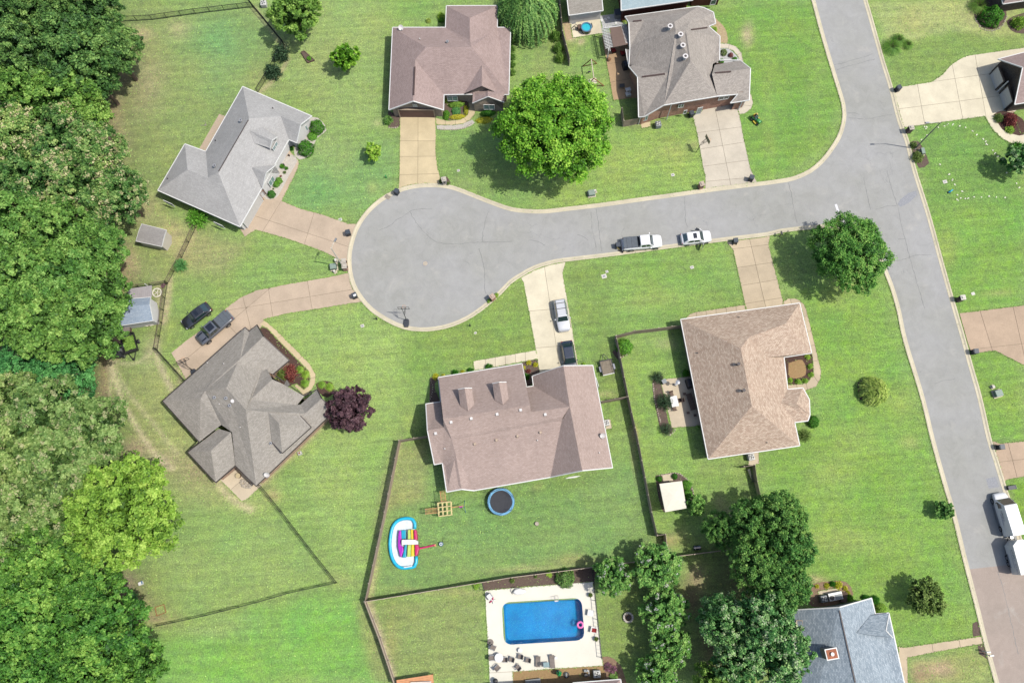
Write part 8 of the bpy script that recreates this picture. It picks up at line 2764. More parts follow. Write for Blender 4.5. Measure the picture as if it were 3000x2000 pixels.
def deckchair(label, x, y, rz):
 p = Y5(x, y, .4)
 t = thing('deck_chair', label, 'chair', (p.x, p.y, .07), rz)
 MB().box((0, 0, .35), (.55, .6, .06)).build('seat', 'plastic_white', t, False)
 MB().box((-.32, 0, .65), (.08, .6, .6)).build('backrest', 'plastic_white', t, False)
 for s in (-1, 1):
  MB().box((0, s * .32, .3), (.6, .06, .6)).build('side', 'plastic_white', t, False)
 return t
deckchair('white armchair at the upper left of the pool deck', 165, 400, -1.0)
p = Y5(195, 450, .3)
t = thing('red_float', 'red and white beach float beside the white armchair', 'pool toy', (p.x, p.y, .07))
for k in range(5):
 a = k * 2 * PI / 5
 MB().tube([(0, 0, .12), (.25 * math.cos(a), .25 * math.sin(a), .2), (.45 * math.cos(a), .45 * math.sin(a), .1)], .07, 6).build('arm', 'pink_vinyl' if k % 2 else 'plastic_white', t, False)
for x_, y_, lab in ((1520, 378, 'brown planter at the upper right of the pool deck'), (1598, 970, 'brown planter at the lower right of the pool deck')):
 p = Y5(x_, y_, .3)
 t = thing('planter', lab, 'planter', (p.x, p.y, .07))
 MB().cyl((0, 0, 0), .2, .4, 14, .27).build('pot', 'clay', t, False)
 me_, st_ = bush_proto('loose', 'duskyolive')
 o = bpy.data.objects.new('plant', me_)
 COL.objects.link(o)
 o.parent = t
 o.location = (0, 0, .38)
 o.scale = (.3, .3, .35)
a = Y5(1060, 440, 0)
t = thing('pool_ladder', 'white pool ladder at the upper edge of the pool', 'pool ladder', (a.x, a.y, .07), .1)
for s in (-1, 1):
 MB().tube([(s * .25, .45, 0), (s * .25, .4, .7), (s * .25, .05, .8), (s * .25, -.15, .3), (s * .25, -.18, -.9)], .03, 8).build('handrail', 'metal_galv', t, False)
for z in (-.3, -.6):
 MB().box((0, -.18, z), (.5, .12, .04)).build('tread', 'plastic_white', t, False)
MB().box((0, -.16, -.05), (.5, .16, .04)).build('tread', 'plastic_white', t, False)
p = Y5(1383, 780, 0)
t = thing('swim_ring', 'pink swim ring floating at the right end of the pool', 'swim ring', (p.x, p.y, -.05))
b = MB()
vs, fs = [], []
for i in range(24):
 for j in range(10):
  u, v = 2 * PI * i / 24, 2 * PI * j / 10
  vs.append(((.34 + .13 * math.cos(v)) * math.cos(u), (.34 + .13 * math.cos(v)) * math.sin(u), .09 + .13 * math.sin(v)))
  fs.append((i * 10 + j, ((i + 1) % 24) * 10 + j, ((i + 1) % 24) * 10 + (j + 1) % 10, i * 10 + (j + 1) % 10))
b.add(vs, fs).build('ring', 'ring_pink', t, False, smooth=True)
x = [Y5(465, 365, .05), Y5(462, 325, .5), Y5(500, 290, .9), Y5(560, 285, .9)]
t = thing('pool_slide', 'white pool slide with curved rail on the upper deck', 'pool slide', (x[0].x, x[0].y, .07))
MB().tube([v - Vector((0, 0, 0)) for v in x], .05, 8).build('handrail', 'pole_grey', t)
o = MB().prism([Y5(v[0], v[1], .3) for v in ((470, 345), (500, 300), (560, 285), (640, 300), (660, 335), (600, 370), (520, 375))], .08, .5).build('moulded_base', 'plastic_white', t)
md = o.modifiers.new('edge', 'BEVEL')
md.width = .15
md.segments = 3
# green inflatable cactus, hose reels, benches in the shade of the pool house
p = Y6(1118, 480, .9)
t = thing('inflatable_cactus', 'green inflatable cactus at the lower edge of the pool deck', 'inflatable', (p.x, p.y, .03))
for x_, y_, h in ((0, 0, 1.7), (.22, .06, 1.3), (-.22, .05, 1.35), (.1, -.12, 1.5), (-.1, -.12, 1.45), (.05, .2, 1.5)):
 o = MB().tube([(x_, y_, .1), (x_, y_, h * .5), (x_, y_, h * .9), (x_, y_, h)], [.14, .15, .12, .04], 10).build('lobe', 'balloon_green', t, False, smooth=True)
MB().cyl((0, 0, 0), .3, .2, 14).build('base', 'teal_vinyl', t, False)
p = Y6(1490, 500, .4)
t = thing('pool_pump', 'black and white pool pump and filter beside the pale air conditioner', 'pool pump', (p.x, p.y, .03))
MB().cyl((0, 0, 0), .26, .7, 14, .22).build('filter_tank', 'metal_black', t, False)
MB().box((.05, .5, .2), (.5, .3, .35)).build('pump', 'ac_grey', t, False)
MB().tube([(.4, -.2, .1), (.4, .5, .1), (.4, .5, .5), (.15, .55, .5)], .05, 8).build('pipe', 'plastic_white', t, False)
p = Y6(1220, 500, .3)
t = thing('hose_reel', 'dark coiled hose in the shade of the pool house', 'hose', (p.x, p.y, .03))
MB().ring((0, 0), .25, .38, .02, .14, 20).build('coil', 'metal_black', t, False)
MB().box((0, 0, .2), (.2, .5, .3)).build('stand', 'ac_grey', t, False)
p = Y6(760, 585, .4)
t = thing('garden_bench', 'grey bench in the shade of the pool house', 'bench', (p.x, p.y, .03), .06)
for k in range(4):
 MB().box((0, -.2 + k * .13, .42), (1.9, .11, .04)).build('slat', 'ac_grey', t, False)
for s in (-1, 1):
 MB().box((s * .85, 0, .2), (.08, .45, .4)).build('leg', 'ac_grey', t, False)
p = Y6(242, 575, .4)
t = thing('kettle_grill', 'black kettle grill on the deck at the bottom edge', 'grill', (p.x, p.y, .07))
MB().dome((0, 0, .65), .32, .32, .25, 16, 5).build('lid', 'metal_black', t, False)
MB().cyl((0, 0, .45), .2, .2, 16, .32).build('bowl', 'metal_black', t, False)
MB().box((0, 0, .7), (.66, .03, .03)).build('handle', 'plastic_white', t, False)
for k in range(3):
 a = k * 2.1
 MB().bar((.12 * math.cos(a), .12 * math.sin(a), .5), (.3 * math.cos(a), .3 * math.sin(a), 0), .03).build('leg', 'metal_grey', t, False)
p = D3(1068, 965, .2)
t = thing('fire_pit', 'round stone fire pit on the grass right of the pool', 'fire pit', (p.x, p.y, 0))
for k in range(14):
 a = 2 * PI * k / 14
 MB().box((.55 * math.cos(a), .55 * math.sin(a), .17), (.24, .23, .34), a).build('stone', 'stone_pale', t, False)
MB().cyl((0, 0, .02), .45, .06, 20).build('ash_bed', 'mulch', t, False)
MB().cyl((0, 0, .08), .18, .1, 12, .1).build('charred_wood', 'metal_black', t, False)
# tan playhouse roof at the bottom edge
q = [D2(1290, 1540, 1.4), D2(1625, 1488, 1.4), D2(1636, 1600, 1.4), D2(1300, 1650, 1.4)]
c_ = sum(q, Vector()) / 4
t = thing('play_deck', 'tan wooden play platform cut by the bottom edge', 'play platform', (c_.x, c_.y, 0))
for k in range(6):
 u0, u1 = k / 6, (k + 1) / 6 - .01
 o = MB().prism([q[0].lerp(q[3], u0), q[1].lerp(q[2], u0), q[1].lerp(q[2], u1), q[0].lerp(q[3], u1)], 1.34, 1.4).build('plank', 'orange_pipe', t)
for v in inset(q, .15):
 MB().box((v.x, v.y, .66), (.12, .12, 1.34)).build('post', 'wood_brown', t)
MB().bar(D2(1420, 1562, 1.75), D2(1610, 1556, 1.75), .1, .08).build('handrail', 'plastic_white', t)
def garden_chair(label, crop, x, y, rz, mat='wood_dark', group='patio chairs of the tan roofed house'):
 p = crop(x, y, .4)
 t = thing('patio_chair', label, 'chair', (p.x, p.y, .05), rz, group)
 for k in range(4):
  MB().box((-.18 + k * .13, 0, .42), (.11, .5, .03)).build('slat', mat, t, False)
 MB().add([(-.25, -.25, .42), (-.25, .25, .42), (-.36, .25, .9), (-.36, -.25, .9), (-.29, -.25, .42), (-.29, .25, .42), (-.4, .25, .9), (-.4, -.25, .9)],
             [(0, 1, 2, 3), (7, 6, 5, 4), (0, 3, 7, 4), (1, 5, 6, 2), (2, 6, 7, 3)]).build('backrest', mat, t, False)
 for sx in (-.23, .23):
  for s in (-1, 1):
   MB().box((sx, s * .24, .2), (.04, .04, .4)).build('leg', mat, t, False)
 return t
garden_chair('patio chair above the white patio table', Y8, 560, 545, -1.4)
garden_chair('patio chair right of the white patio table, front one', Y8, 668, 640, 3.2)
garden_chair('patio chair right of the white patio table, pulled back', Y8, 706, 640, 3.2)
garden_chair('patio chair below the white patio table', Y8, 605, 765, 1.7)
p = Y8(605, 655, .72)
t = thing('patio_table', 'white topped patio table beside the tall dark shrub', 'table', (p.x, p.y, .05), .12)
MB().box((0, 0, .7), (.95, 1.45, .05)).build('table_top', 'plastic_white', t, False)
for sx in (-.4, .4):
 for sy in (-.62, .62):
  MB().box((sx, sy, .34), (.06, .06, .68)).build('leg', 'metal_grey', t, False)
p = Y8(628, 392, .5)
t = thing('patio_heater', 'silver patio heater standing on the tan patio', 'heater', (p.x, p.y, .05))
MB().cyl((0, 0, 0), .22, .5, 12, .18).build('base', 'metal_galv', t, False)
MB().cyl((0, 0, .5), .04, 1.4, 8).build('pole', 'metal_galv', t, False)
MB().cyl((0, 0, 1.9), .3, .1, 16, .05).build('hood', 'metal_galv', t, False)
p = Y8(445, 352, .4)
t = thing('storage_box', 'square grey box at the top left of the tan patio', 'box', (p.x, p.y, .05), .4)
MB().box((0, 0, .3), (.55, .55, .6)).build('body', 'wicker', t, False)
MB().box((0, 0, .62), (.6, .6, .06)).build('lid', 'ac_grey', t, False)
p = Y8(830, 380, .6)
t = thing('covered_grill', 'black covered grill against the tan roofed house', 'grill', (p.x, p.y, .05), .2)
o = MB().box((0, 0, .55), (.75, 1.35, 1.1), 0, .85).build('cover', 'metal_black', t, False)
md = o.modifiers.new('edge', 'BEVEL')
md.width = .12
md.segments = 3
MB().box((.1, 0, 1.11), (.3, .9, .04)).build('handle_ridge', 'net_dark', t, False)
p = Y8(860, 660, .4)
t = thing('patio_bench', 'long slatted bench against the shaded house wall', 'bench', (p.x, p.y, .05), math.radians(101))
for k in range(5):
 MB().box((0, -.3 + k * .15, .42), (2.3, .12, .04)).build('slat', 'wood_dark', t, False)
for s in (-1, 1):
 MB().box((s * 1.05, 0, .2), (.08, .7, .4)).build('leg', 'wood_dark', t, False)
for c, x_, y_, lab in ((Y8, 760, 540, 'small square table above the slatted bench'), (Y8, 815, 830, 'small square table below the slatted bench'), (Y8, 922, 868, 'dark cube stool at the lower right of the patio')):
 small_table(lab, c, x_, y_, .2, .45, 'wood_dark', 'box')
p = Y1(693, 1345, .3)
t = thing('round_drum', 'round tan drum table on the southern patio', 'table', (p.x, p.y, .05))
MB().cyl((0, 0, 0), .3, .5, 18, .34).build('drum', 'clay', t, False)
MB().cyl((0, 0, .5), .33, .03, 18).build('top', 'drive_tan', t, False)
cobble = []
for i in range(3):
 bm = bmesh.new()
 bmesh.ops.create_icosphere(bm, subdivisions=1, radius=1)
 for v in bm.verts:
  v.co *= random.uniform(.75, 1.15)
  v.co.z *= .55
 me = bpy.data.meshes.new('stone')
 bm.to_mesh(me)
 bm.free()
 me.materials.append(MATS['rock'])
 cobble.append(me)
def stones(root, places, smin, smax):
 for p in places:
  o = bpy.data.objects.new('stone', random.choice(cobble))
  COL.objects.link(o)
  o.parent = root
  o.location = (p[0], p[1], p[2])
  s = random.uniform(smin, smax)
  o.scale = (s, s * random.uniform(.7, 1.2), s)
  o.rotation_euler = (0, 0, random.uniform(0, 6.28))
p = Y1(758, 1415, 0)
t = thing('rock_pile', 'loose pile of pale rocks on the southern patio', 'rock pile', (p.x, p.y, .05))
pl = []
for k in range(70):
 u, v = random.random(), random.random()
 q = Y1(705, 1365, 0).lerp(Y1(820, 1410, 0), u).lerp(Y1(720, 1440, 0).lerp(Y1(800, 1450, 0), u), v)
 pl.append((q.x - p.x, q.y - p.y, random.uniform(.04, .2)))
stones(t, pl, .1, .2)
def edging(label, path, step=.26, smin=.1, smax=.16):
 pp = spline(path, .1)
 t = thing('stone_edging', label, 'edging', (pp[0].x, pp[0].y, 0))
 acc, pl = 0, []
 for a, b in zip(pp[:-1], pp[1:]):
  acc += (b - a).length
  if acc >= step:
   acc = 0
   pl.append((a.x - pp[0].x + random.uniform(-.03, .03), a.y - pp[0].y + random.uniform(-.03, .03), .06))
 stones(t, pl, smin, smax)
 return t
edging('pale stone edging along the bed below the front walk of the mauve roof', pts((A2, [(1660, 1188), (1760, 1194), (1860, 1190), (1930, 1172), (1990, 1130)])))
edging('pale stone edging at the bed left of the brown garage', pts((A2, [(1210, 1172), (1260, 1176), (1320, 1172)])))
edging('pale stone edging along the left side of the patio bed', pts((Y8, [(280, 370), (292, 560), (345, 800), (400, 1000)])))
edging('curved pale stone edging at the bottom of the patio bed', pts((Y8, [(480, 1165), (540, 1160), (600, 1120), (615, 1065)])))
edging('curved stone edging around the canopy bed', pts((C3, [(1340, 1235), (1400, 1222), (1500, 1208), (1580, 1240), (1640, 1310), (1668, 1400)])))
edging('stone edging along the shaded west wall bed of the brown roof', pts((C2, [(1605, 345), (1625, 440), (1590, 560)])), .3, .08, .12)
edging('stone edging around the round shrub at the fence corner', pts((C3, [(985, 150), (1040, 130), (1085, 85)])))
edging('curved border around the top right bed', pts((A4, [(1900, 170), (1960, 262), (2060, 285), (2150, 240), (2195, 150)])), .28)
pg = [Z3(1030, 655, 2.5), Z3(1480, 590, 2.5), Z3(1590, 1010, 2.5), Z3(1130, 1130, 2.5)]
c_ = sum(pg, Vector()) / 4
pt_ = thing('pergola', 'white pergola with brown cloth roof beside the brick house', 'pergola', (c_.x, c_.y, 0))
for v in (pg[0], pg[1], pg[2], pg[3]):
 MB().box((v.x, v.y, 1.25), (.14, .14, 2.5)).build('post', 'trim_white', pt_)
for a, b in ((pg[0], pg[3]), (pg[1], pg[2])):
 for dx in (-.12, .12):
  d = (b - a).normalized()
  s = Vector((-d.y, d.x, 0)) * dx
  MB().bar(a - d * .4 + s, b + d * .4 + s, .06, .2).build('beam', 'trim_white', pt_)
MB().bar(pg[0], pg[1], .12, .18).build('beam', 'trim_white', pt_)
n_ = 14
for k in range(n_):
 u = (k + .5) / n_
 a, b = pg[0].lerp(pg[3], u), pg[1].lerp(pg[2], u)
 d = (b - a).normalized()
 up = Vector((0, 0, .2))
 MB().bar(a - d * .55 + up, a + d * .6 + up, .06, .16).build('rafter', 'trim_white', pt_)
 MB().bar(b - d * .55 + up, b + d * .4 + up, .06, .16).build('rafter', 'trim_white', pt_)
plain('cloth_brown', (124, 104, 94), 0.9, var=0.08)
cl = [Z3(1150, 640, 2.75), Z3(1470, 600, 2.75), Z3(1560, 1020, 2.75), Z3(1230, 1090, 2.75)]
MB().add(cl + [v - Vector((0, 0, .05)) for v in cl], [(3, 2, 1, 0), (4, 5, 6, 7), (0, 1, 5, 4), (1, 2, 6, 5), (2, 3, 7, 6), (3, 0, 4, 7)]).build('cloth_roof', 'cloth_brown', pt_)
p = Z3(612, 635, .75)
t = thing('round_pool', 'small round blue pool on the pale pad beside the shed', 'above ground pool', (p.x, p.y, .05))
R = .72
x = MB()
x.ring((0, 0), R, R + .07, 0, .8, 28).build('pool_wall', 'paint_navy', t, False)
MB().ring((0, 0), R - .06, R + .12, .8, .85, 28).build('rim', 'blue_pipe', t, False)
MB().cyl((0, 0, .05), R, .66, 28).build('water_body', 'pool_aqua', t, False)
p = Z3(455, 640, .4)
t = thing('pool_heater', 'dark box with bent hose left of the small round pool', 'pool pump', (p.x, p.y, .05), .1)
MB().box((0, 0, .35), (.55, .7, .7)).build('casing', 'wood_dark', t, False)
MB().tube([(-.1, .3, .4), (-.5, .5, .5), (-1.0, .3, .4), (-1.0, -.05, .3), (-.3, -.1, .3)], .06, 8).build('hose', 'metal_black', t, False)
p = Z3(730, 600, .3)
t = thing('pool_steps', 'small dark steps right of the small round pool', 'steps', (p.x, p.y, .05), .2)
for k in range(3):
 MB().box((0, 0, .15 + k * .2), (.3 - k * .06, .4, .05)).build('tread', 'metal_black', t, False)
for s in (-1, 1):
 MB().box((0, s * .22, .35), (.1, .04, .7)).build('side', 'metal_black', t, False)
p = Z3(318, 525, .1)
t = thing('door_mat', 'grey mat on the pad in front of the shed', 'mat', (p.x, p.y, .055), .1)
MB().box((0, 0, .012), (.68, .38, .02)).build('mat', 'metal_grey', t, False)
sw = thing('swing_frame', 'wooden swing frame on the grass beside the brick house patio', 'swing frame', tuple(A3(730, 620, 0)))
A_, B_ = A3(728, 545, 2.3), A3(752, 720, 2.3)
MB().bar(A_, B_, .12).build('top_beam', 'fence_wood_top', sw)
for T_, feet in ((A_, ((650, 610), (780, 585))), (B_, ((700, 780), (845, 790)))):
 for f in feet:
  MB().bar(T_, A3(f[0], f[1], 0), .1).build('leg', 'wood_brown', sw)
 MB().bar(A3(feet[0][0], feet[0][1], .1), A3(feet[1][0], feet[1][1], .1), .07).build('brace', 'wood_brown', sw)
pp = [A3(700, 730, 1.3), A3(775, 715, 1.3), A3(780, 765, 1.3), A3(708, 780, 1.3)]
for k in range(5):
 MB().prism([pp[0].lerp(pp[1], k / 5), pp[0].lerp(pp[1], (k + .92) / 5), pp[3].lerp(pp[2], (k + .92) / 5), pp[3].lerp(pp[2], k / 5)], 1.25, 1.3).build('plank', 'drive_cream', sw)
MB().tube([A3(735, 600, 2.25), A3(712, 655, .5)], .015, 5).box(tuple(A3(710, 660, .45)), (.45, .2, .05)).build('swing_seat', 'metal_black', sw)
for x_, y_, lab in ((1068, 830, 'white lounge chair on the shaded brick house patio, upper'), (1068, 872, 'white lounge chair on the shaded brick house patio, lower')):
 p = A3(x_, y_, .4)
 t = thing('lounge_chair', lab, 'chair', (p.x, p.y, .05), math.radians(100), 'white lounge chairs on the brick house patio')
 MB().box((.1, 0, .38), (.6, .55, .05)).build('seat', 'plastic_white', t, False)
 MB().box((-.3, 0, .65), (.1, .55, .6)).build('backrest', 'plastic_white', t, False)
 for s in (-1, 1):
  MB().box((.05, s * .32, .5), (.7, .1, .04)).build('armrest', 'plastic_white', t, False)
  MB().box((.3, s * .3, .2), (.06, .06, .4)).build('leg', 'plastic_white', t, False)
small_table('dark square table beside the white lounge chairs', A3, 1012, 788, .38, .5, 'metal_black', 'box')
p = A3(1038, 600, .6)
t = thing('covered_grill', 'dark covered grill against the brick house wall', 'grill', (p.x, p.y, .05), .15)
o = MB().box((0, 0, .5), (.7, 1.2, 1.0), 0, .85).build('cover', 'net_dark', t, False)
MB().box((.05, 0, 1.02), (.3, .8, .05)).build('handle_ridge', 'bin_lid', t, False)
for x_, y_, lab in ((935, 465, 'red cushioned chair beneath the pergola edge'), (1020, 490, 'dark red chair against the brick house wall')):
 p = A3(x_, y_, .4)
 t = thing('cushioned_chair', lab, 'chair', (p.x, p.y, .05), .3)
 MB().box((0, 0, .25), (.65, .65, .3)).build('frame', 'metal_black', t, False)
 MB().box((0, 0, .44), (.55, .55, .12)).build('cushion', 'cushion_red', t, False)
 MB().box((-.3, 0, .6), (.12, .6, .5)).build('backrest', 'cushion_red', t, False)
p = A3(892, 545, .3)
t = thing('clay_pot', 'round clay pot on the edge of the brick house patio', 'pot', (p.x, p.y, .05))
MB().cyl((0, 0, 0), .2, .25, 14, .32).cyl((0, 0, .25), .32, .2, 14, .2).build('pot', 'clay', t, False)
MB().tube([(-.1, .2, .3), (-.15, .6, .9), (-.05, 1.2, .5)], .02, 5).build('stake', 'metal_black', t, False)
p = Z3(1475, 460, .3)
t = thing('dry_bush', 'straw coloured dried bush at the brick house corner', 'bush', (p.x, p.y, 0))
me_, st_ = bush_proto('grass', 'straw')
o = bpy.data.objects.new('foliage', me_)
COL.objects.link(o)
o.parent = t
o.scale = (.45, .45, .9)
for k, (x_, y_) in enumerate(((960, 470), (1050, 450), (1120, 420), (1290, 460), (1290, 535))):
 p = Z3(x_, y_, 0)
 t = thing('stepping_stone', 'square white stepping stone %s in the grey gravel' % ('nearest the shed', 'second from the shed', 'third from the shed', 'upper one near the dried bush', 'lower one near the pergola')[k], 'stepping stone',
              (p.x, p.y, .03), .3)
 MB().box((0, 0, .02), (.36, .36, .05)).build('slab', 'plastic_white', t, False)
p = Z3(1325, 330, .5)
t = thing('storage_shed_box', 'grey lidded storage box beside the maroon house', 'box', (p.x, p.y, 0), .1)
MB().box((0, 0, .5), (.9, 1.0, 1.0)).build('body', 'ac_grey', t, False)
MB().box((0, 0, 1.03), (.98, 1.08, .06)).build('lid', 'bin_lid', t, False)
# flower trough on the north-west lawn
q = [A2(418, 488), A2(448, 478), A2(538, 560), A2(478, 582)]
c_ = sum(q, Vector()) / 4
t = thing('raised_bed', 'raised wooden planter on the lawn below the light green tree', 'planter', (c_.x, c_.y, 0))
x = MB()
for a, b in zip(q, q[1:] + q[:1]):
 x.bar(a + Vector((0, 0, .15)), b + Vector((0, 0, .15)), .1, .3)
x.build('frame', 'wood_dark', t)
sheet('soil', q, .22, 'mulch', t)
me_, st_ = bush_proto('loose', 'box')
o = bpy.data.objects.new('plant', me_)
COL.objects.link(o)
o.parent = t
o.location = (.35, -.45, .2)
o.scale = (.4, .4, .4)
# wheel shaped cream planter and pink flowers by the barn shed fence
p = Z7(485, 810, .2)
t = thing('cream_wheel', 'cream spoked wheel ornament between barn shed and fence', 'ornament', (p.x, p.y, .05))
MB().ring((0, 0), .55, .68, .1, .2, 20).build('rim', 'canvas_cream', t, False)
for k in range(5):
 a = k * 2 * PI / 5
 MB().bar((0, 0, .15), (.6 * math.cos(a), .6 * math.sin(a), .15), .07).build('spoke', 'canvas_cream', t, False)
shrub('loose', 'flower', Z7, 555, 735, .35, .4, 'pink flowering plant in the shed yard fence corner')
p = Z7(130, 1212, .5)
t = thing('wood_chest', 'dark wooden chest below the blue barn shed', 'chest', (p.x, p.y, 0), .05)
MB().box((0, 0, .35), (1.6, .75, .7)).build('body', 'wood_dark', t, False)
MB().box((0, 0, .73), (1.7, .82, .07)).build('lid', 'wicker', t, False)
p = Z7(405, 1168, .1)
t = thing('overturned_canoe', 'pale kayak lying along the barn shed wall', 'kayak', (p.x, p.y, .08), .08)
loft_body([(-.75, .03, .16), (-.4, .16, .22), (.4, .16, .22), (.75, .03, .16)], .03, 'hull', 'canvas_cream', t)
MB().ring((0, 0), .1, .16, .2, .24, 14).build('cockpit_rim', 'wood_dark', t, False)
# wooden frame, white box and branch on the western lawns
x = pts((D1, [(1425, 872), (1505, 845), (1525, 918), (1440, 950)]), z=.06)
t = thing('seedling_bed', 'thin wooden cold frame on the grass by the southern fence', 'cold frame', (x[0].x, x[0].y, 0))
for a, b in zip(x, x[1:] + x[:1]):
 MB().bar(a, b, .07, .1).build('rail', 'wood_brown', t)
p = D1(1296, 652, .15)
t = thing('white_crate', 'small white and blue box on the bare earth by the wood', 'box', (p.x, p.y, 0), .3)
MB().box((0, 0, .18), (.55, .42, .36)).build('body', 'plastic_white', t, False)
MB().box((.2, .05, .37), (.15, .4, .03)).build('blue_strip', 'blue_pipe', t, False)
p = A1(1880, 1145, .05)
t = thing('fallen_branch', 'forked pale branch lying on the lawn behind the grey house', 'branch', (p.x, p.y, .06))
MB().tube([(-.6, -.1, 0), (0, -.15, .02), (.3, -.2, .05)], [.03, .05, .04], 6).tube([(0, -.15, .02), (.25, .2, .05), (-.1, .6, .05)], [.04, .03, .015], 6).tube([(.3, -.2, .05), (.1, .15, .04)], [.04, .02], 6).build('branch', 'bark_pale', t, False)
p = C2(400, 1025, .3)
t = thing('well_cover', 'small pale box on the grass south-east of the stone grey roof', 'box', (p.x, p.y, 0), .3)
MB().box((0, 0, .2), (.55, .5, .4), 0, .8).build('body', 'ac_pale', t, False)
MB().box((0, 0, .41), (.25, .25, .04)).build('cap', 'wood_brown', t, False)
p = C3(560, 1245, .05)
t = thing('white_plank', 'long pale board lying on the grass south of the brown roof', 'plank', (p.x, p.y, .05), .09)
MB().prism([(-1.1, -.05), (.2, -.12), (1.1, 0), (.2, .1), (-.6, .08)], 0, .05).build('board', 'plastic_white', t, False)
p = D4(700, 780, .4)
t = thing('slatted_bench', 'dark slatted bench right of the heat pump', 'bench', (p.x, p.y, .02), math.radians(75))
for k in range(6):
 MB().box((0, -.3 + k * .12, .45), (1.3, .08, .04)).build('slat', 'wood_dark', t, False)
for s in (-1, 1):
 MB().box((s * .55, 0, .22), (.07, .6, .44)).build('leg', 'wood_dark', t, False)
p = C3(2195, 1230, .5)
t = thing('garden_trellis', 'dark barred trellis leaning at the fence south of the tan roof', 'trellis', (p.x, p.y, 0), math.radians(-75))
for k in range(5):
 MB().box((0, -.16 + k * .08, .7), (1.7, .03, .03)).build('bar', 'metal_black', t, False)
for s in (-1, 1):
 MB().box((s * .8, 0, .35), (.05, .4, .7)).build('leg', 'metal_black', t, False)
p = D3(1700, 325, .4)
t = thing('covered_drum', 'dark barrel lying by the board fence in the tree shade', 'barrel', (p.x, p.y, .02))
MB().cyl((-.45, 0, .32), .3, .9, 14, ax='X').build('barrel', 'paint_navy', t, False)
for x_ in (-.3, .25):
 MB().cyl((x_, 0, .32), .315, .05, 14, ax='X').build('hoop', 'metal_grey', t, False)
# porch things of the grey house
for x_, y_, lab in ((1382, 785, 'dark garden ornament on the grey house front walk'), (1328, 880, 'small dark lantern in the white gravel')):
 p = Z1(x_, y_, .2)
 t = thing('garden_ornament', lab, 'ornament', (p.x, p.y, .05))
 MB().cyl((0, 0, 0), .14, .3, 10, .08).build('base', 'wood_dark', t, False)
 MB().dome((0, 0, .3), .12, .12, .15, 10, 4).build('top', 'metal_black', t, False)
p = Z1(1105, 1180, 1.0)
t = thing('garden_arbour', 'small tan arbour between house front and garage of the grey house', 'arbour', (p.x, p.y, 0), math.radians(60))
for sx in (-.4, .4):
 MB().tube([(sx, -.3, 0), (sx, -.3, 1.7), (sx * .4, -.3, 2.05), (0, -.3, 2.1)], .03, 6).tube([(sx, .3, 0), (sx, .3, 1.7), (sx * .4, .3, 2.05), (0, .3, 2.1)], .03, 6).build('side_frame', 'wood_brown', t, False)
for z in (.6, 1.2, 1.8):
 MB().bar((-.4, -.3, z), (-.4, .3, z), .03).bar((.4, -.3, z), (.4, .3, z), .03).build('rung', 'wood_brown', t, False)
# fallen white petals on the right lawns
n_ = 46
P_ = []
for c, ll in ((A4, [(1440, 1165), (1460, 1170), (1445, 1185), (1565, 1170), (1620, 1160), (1652, 1142), (1697, 1146), (1760, 1153), (1812, 1172), (1880, 1205), (1920, 1238), (1980, 1278), (2000, 1300), (2010, 1325), (2070, 1380), (2085, 1412), (2110, 1442), (1410, 1280), (1460, 1240), (1578, 1512)]),
              (B4, [(1665, 36), (1695, 86), (1720, 132), (1785, 190), (1738, 225), (1768, 248), (1810, 255), (1838, 256), (1892, 240), (1960, 238), (2030, 236), (2100, 245), (2178, 250), (2195, 20), (2280, 118), (2310, 152), (1740, 268)])):
 for x_, y_ in ll:
  for k in range(3):
   q = c(x_ + random.uniform(-6, 6), y_ + random.uniform(-6, 6), .06)
   P_.append(q)
P_ = np.array(P_)
MATS['petal'] = plain('petal', (244, 246, 220), .8)
me = leaf_mesh('fallen_petals', P_, unit(len(P_)) * .3 + [0, 0, 1], rng.uniform(.14, .26, len(P_)), rng.uniform(0, 1, len(P_)), 'petal', .9)
o = bpy.data.objects.new('fallen_petals', me)
COL.objects.link(o)
o['kind'] = 'stuff'
tag(o, 'white petals scattered in arcs on the right lawns', 'petals')
def inside_any(pt, polys):
 hit = np.zeros(len(pt), bool)
 for poly in polys:
  p = np.array([(v.x, v.y) for v in poly])
  lo, hi = p.min(0), p.max(0)
  m = np.where(((pt > lo) & (pt < hi)).all(1) & ~hit)[0]
  if not len(m):
   continue
  x, y = pt[m, 0], pt[m, 1]
  c = np.zeros(len(m), bool)
  for a, b in zip(p, np.roll(p, -1, 0)):
   c ^= ((a[1] > y) != (b[1] > y)) & (x < (b[0] - a[0]) * (y - a[1]) / (b[1] - a[1] + 1e-12) + a[0])
  hit[m[c]] = True
 return hit
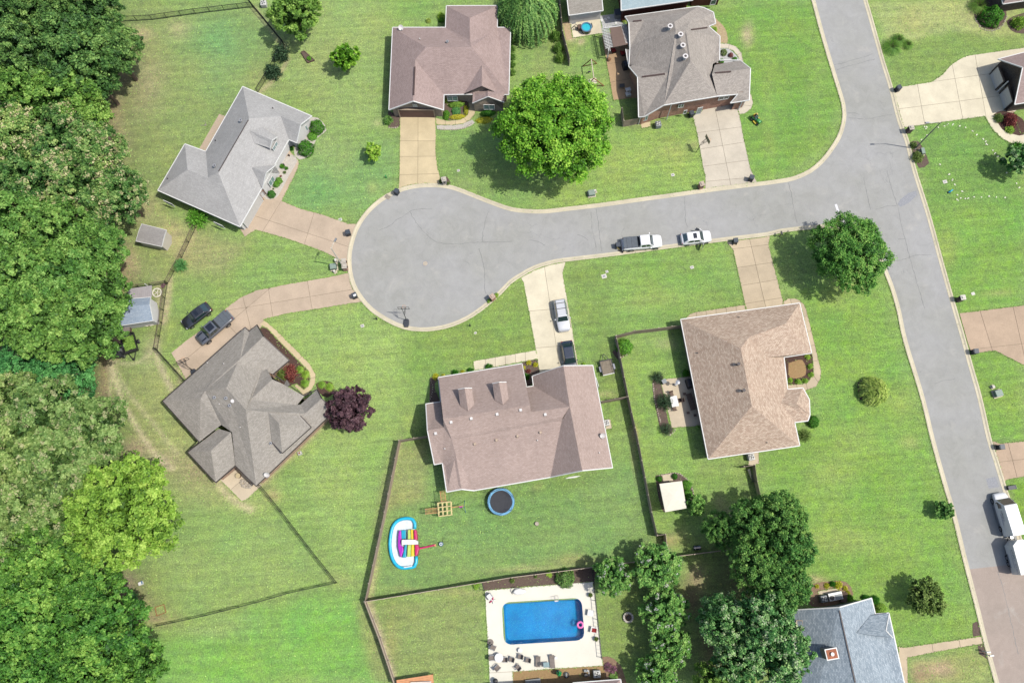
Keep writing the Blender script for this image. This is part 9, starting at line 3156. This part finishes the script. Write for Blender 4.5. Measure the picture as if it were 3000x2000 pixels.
foliage('leaf_lawn', (92, 128, 54), (132, 170, 82), (168, 196, 108), 0.2, 0.0)
kp = np.array([(v.x, v.y) for v in KW + KE])
solid = PAVED + FOOT + [road_poly, deck]
n_ = 60000
q = np.column_stack([rng.uniform(-72, 78, n_), rng.uniform(-22, 86, n_)])
q = q[~inside_any(q, solid)]
me = leaf_mesh('lawn_tufts', np.column_stack([q, np.full(len(q), .03)]), unit(len(q)) * .6 + [0, 0, 1], rng.uniform(.08, .26, len(q)), rng.uniform(0, .9, len(q)), 'leaf_lawn', .5)
o = bpy.data.objects.new('lawn_tufts', me)
COL.objects.link(o)
o['kind'] = 'stuff'
tag(o, 'loose grass tufts and weeds all over the lawns', 'grass')
E_ = []
for poly in PAVED + [deck]:
 for a, b in zip(poly, poly[1:] + poly[:1]):
  L = (b - a).length
  m = int(L / .05)
  if m:
   t = rng.uniform(0, 1, m)
   E_.append(np.column_stack([a.x + (b.x - a.x) * t, a.y + (b.y - a.y) * t]))
q = np.vstack(E_)
d = np.full(len(q), 1e9)
for k in kp:
 d = np.minimum(d, np.hypot(q[:, 0] - k[0], q[:, 1] - k[1]))
q = q[d > 0.75]
for path, ns, sg in ((KW, nW, -1), (KE, nE, 1)):
 P_ = np.array([(v.x, v.y) for v in path])
 N_ = np.array([(v.x, v.y) for v in ns])
 for k in range(18):
  t = rng.uniform(0, 1, (len(P_) - 1, 1))
  q = np.vstack([q, P_[:-1] * (1 - t) + P_[1:] * t + N_[:-1] * sg * rng.uniform(-.06, .12, (len(P_) - 1, 1))])
q = q + rng.normal(size=q.shape) * .05
q = q[~inside_any(q, [inset(p, .1) for p in PAVED if len(p) > 3] + FOOT)]
me = leaf_mesh('edge_grass', np.column_stack([q, rng.uniform(.04, .12, len(q))]), unit(len(q)) * .8 + [0, 0, 1], rng.uniform(.07, .2, len(q)), rng.uniform(0, .9, len(q)), 'leaf_lawn', .5)
o = bpy.data.objects.new('edge_grass', me)
COL.objects.link(o)
o['kind'] = 'stuff'
tag(o, 'grass growing over the edges of kerbs, driveways and walks', 'grass')
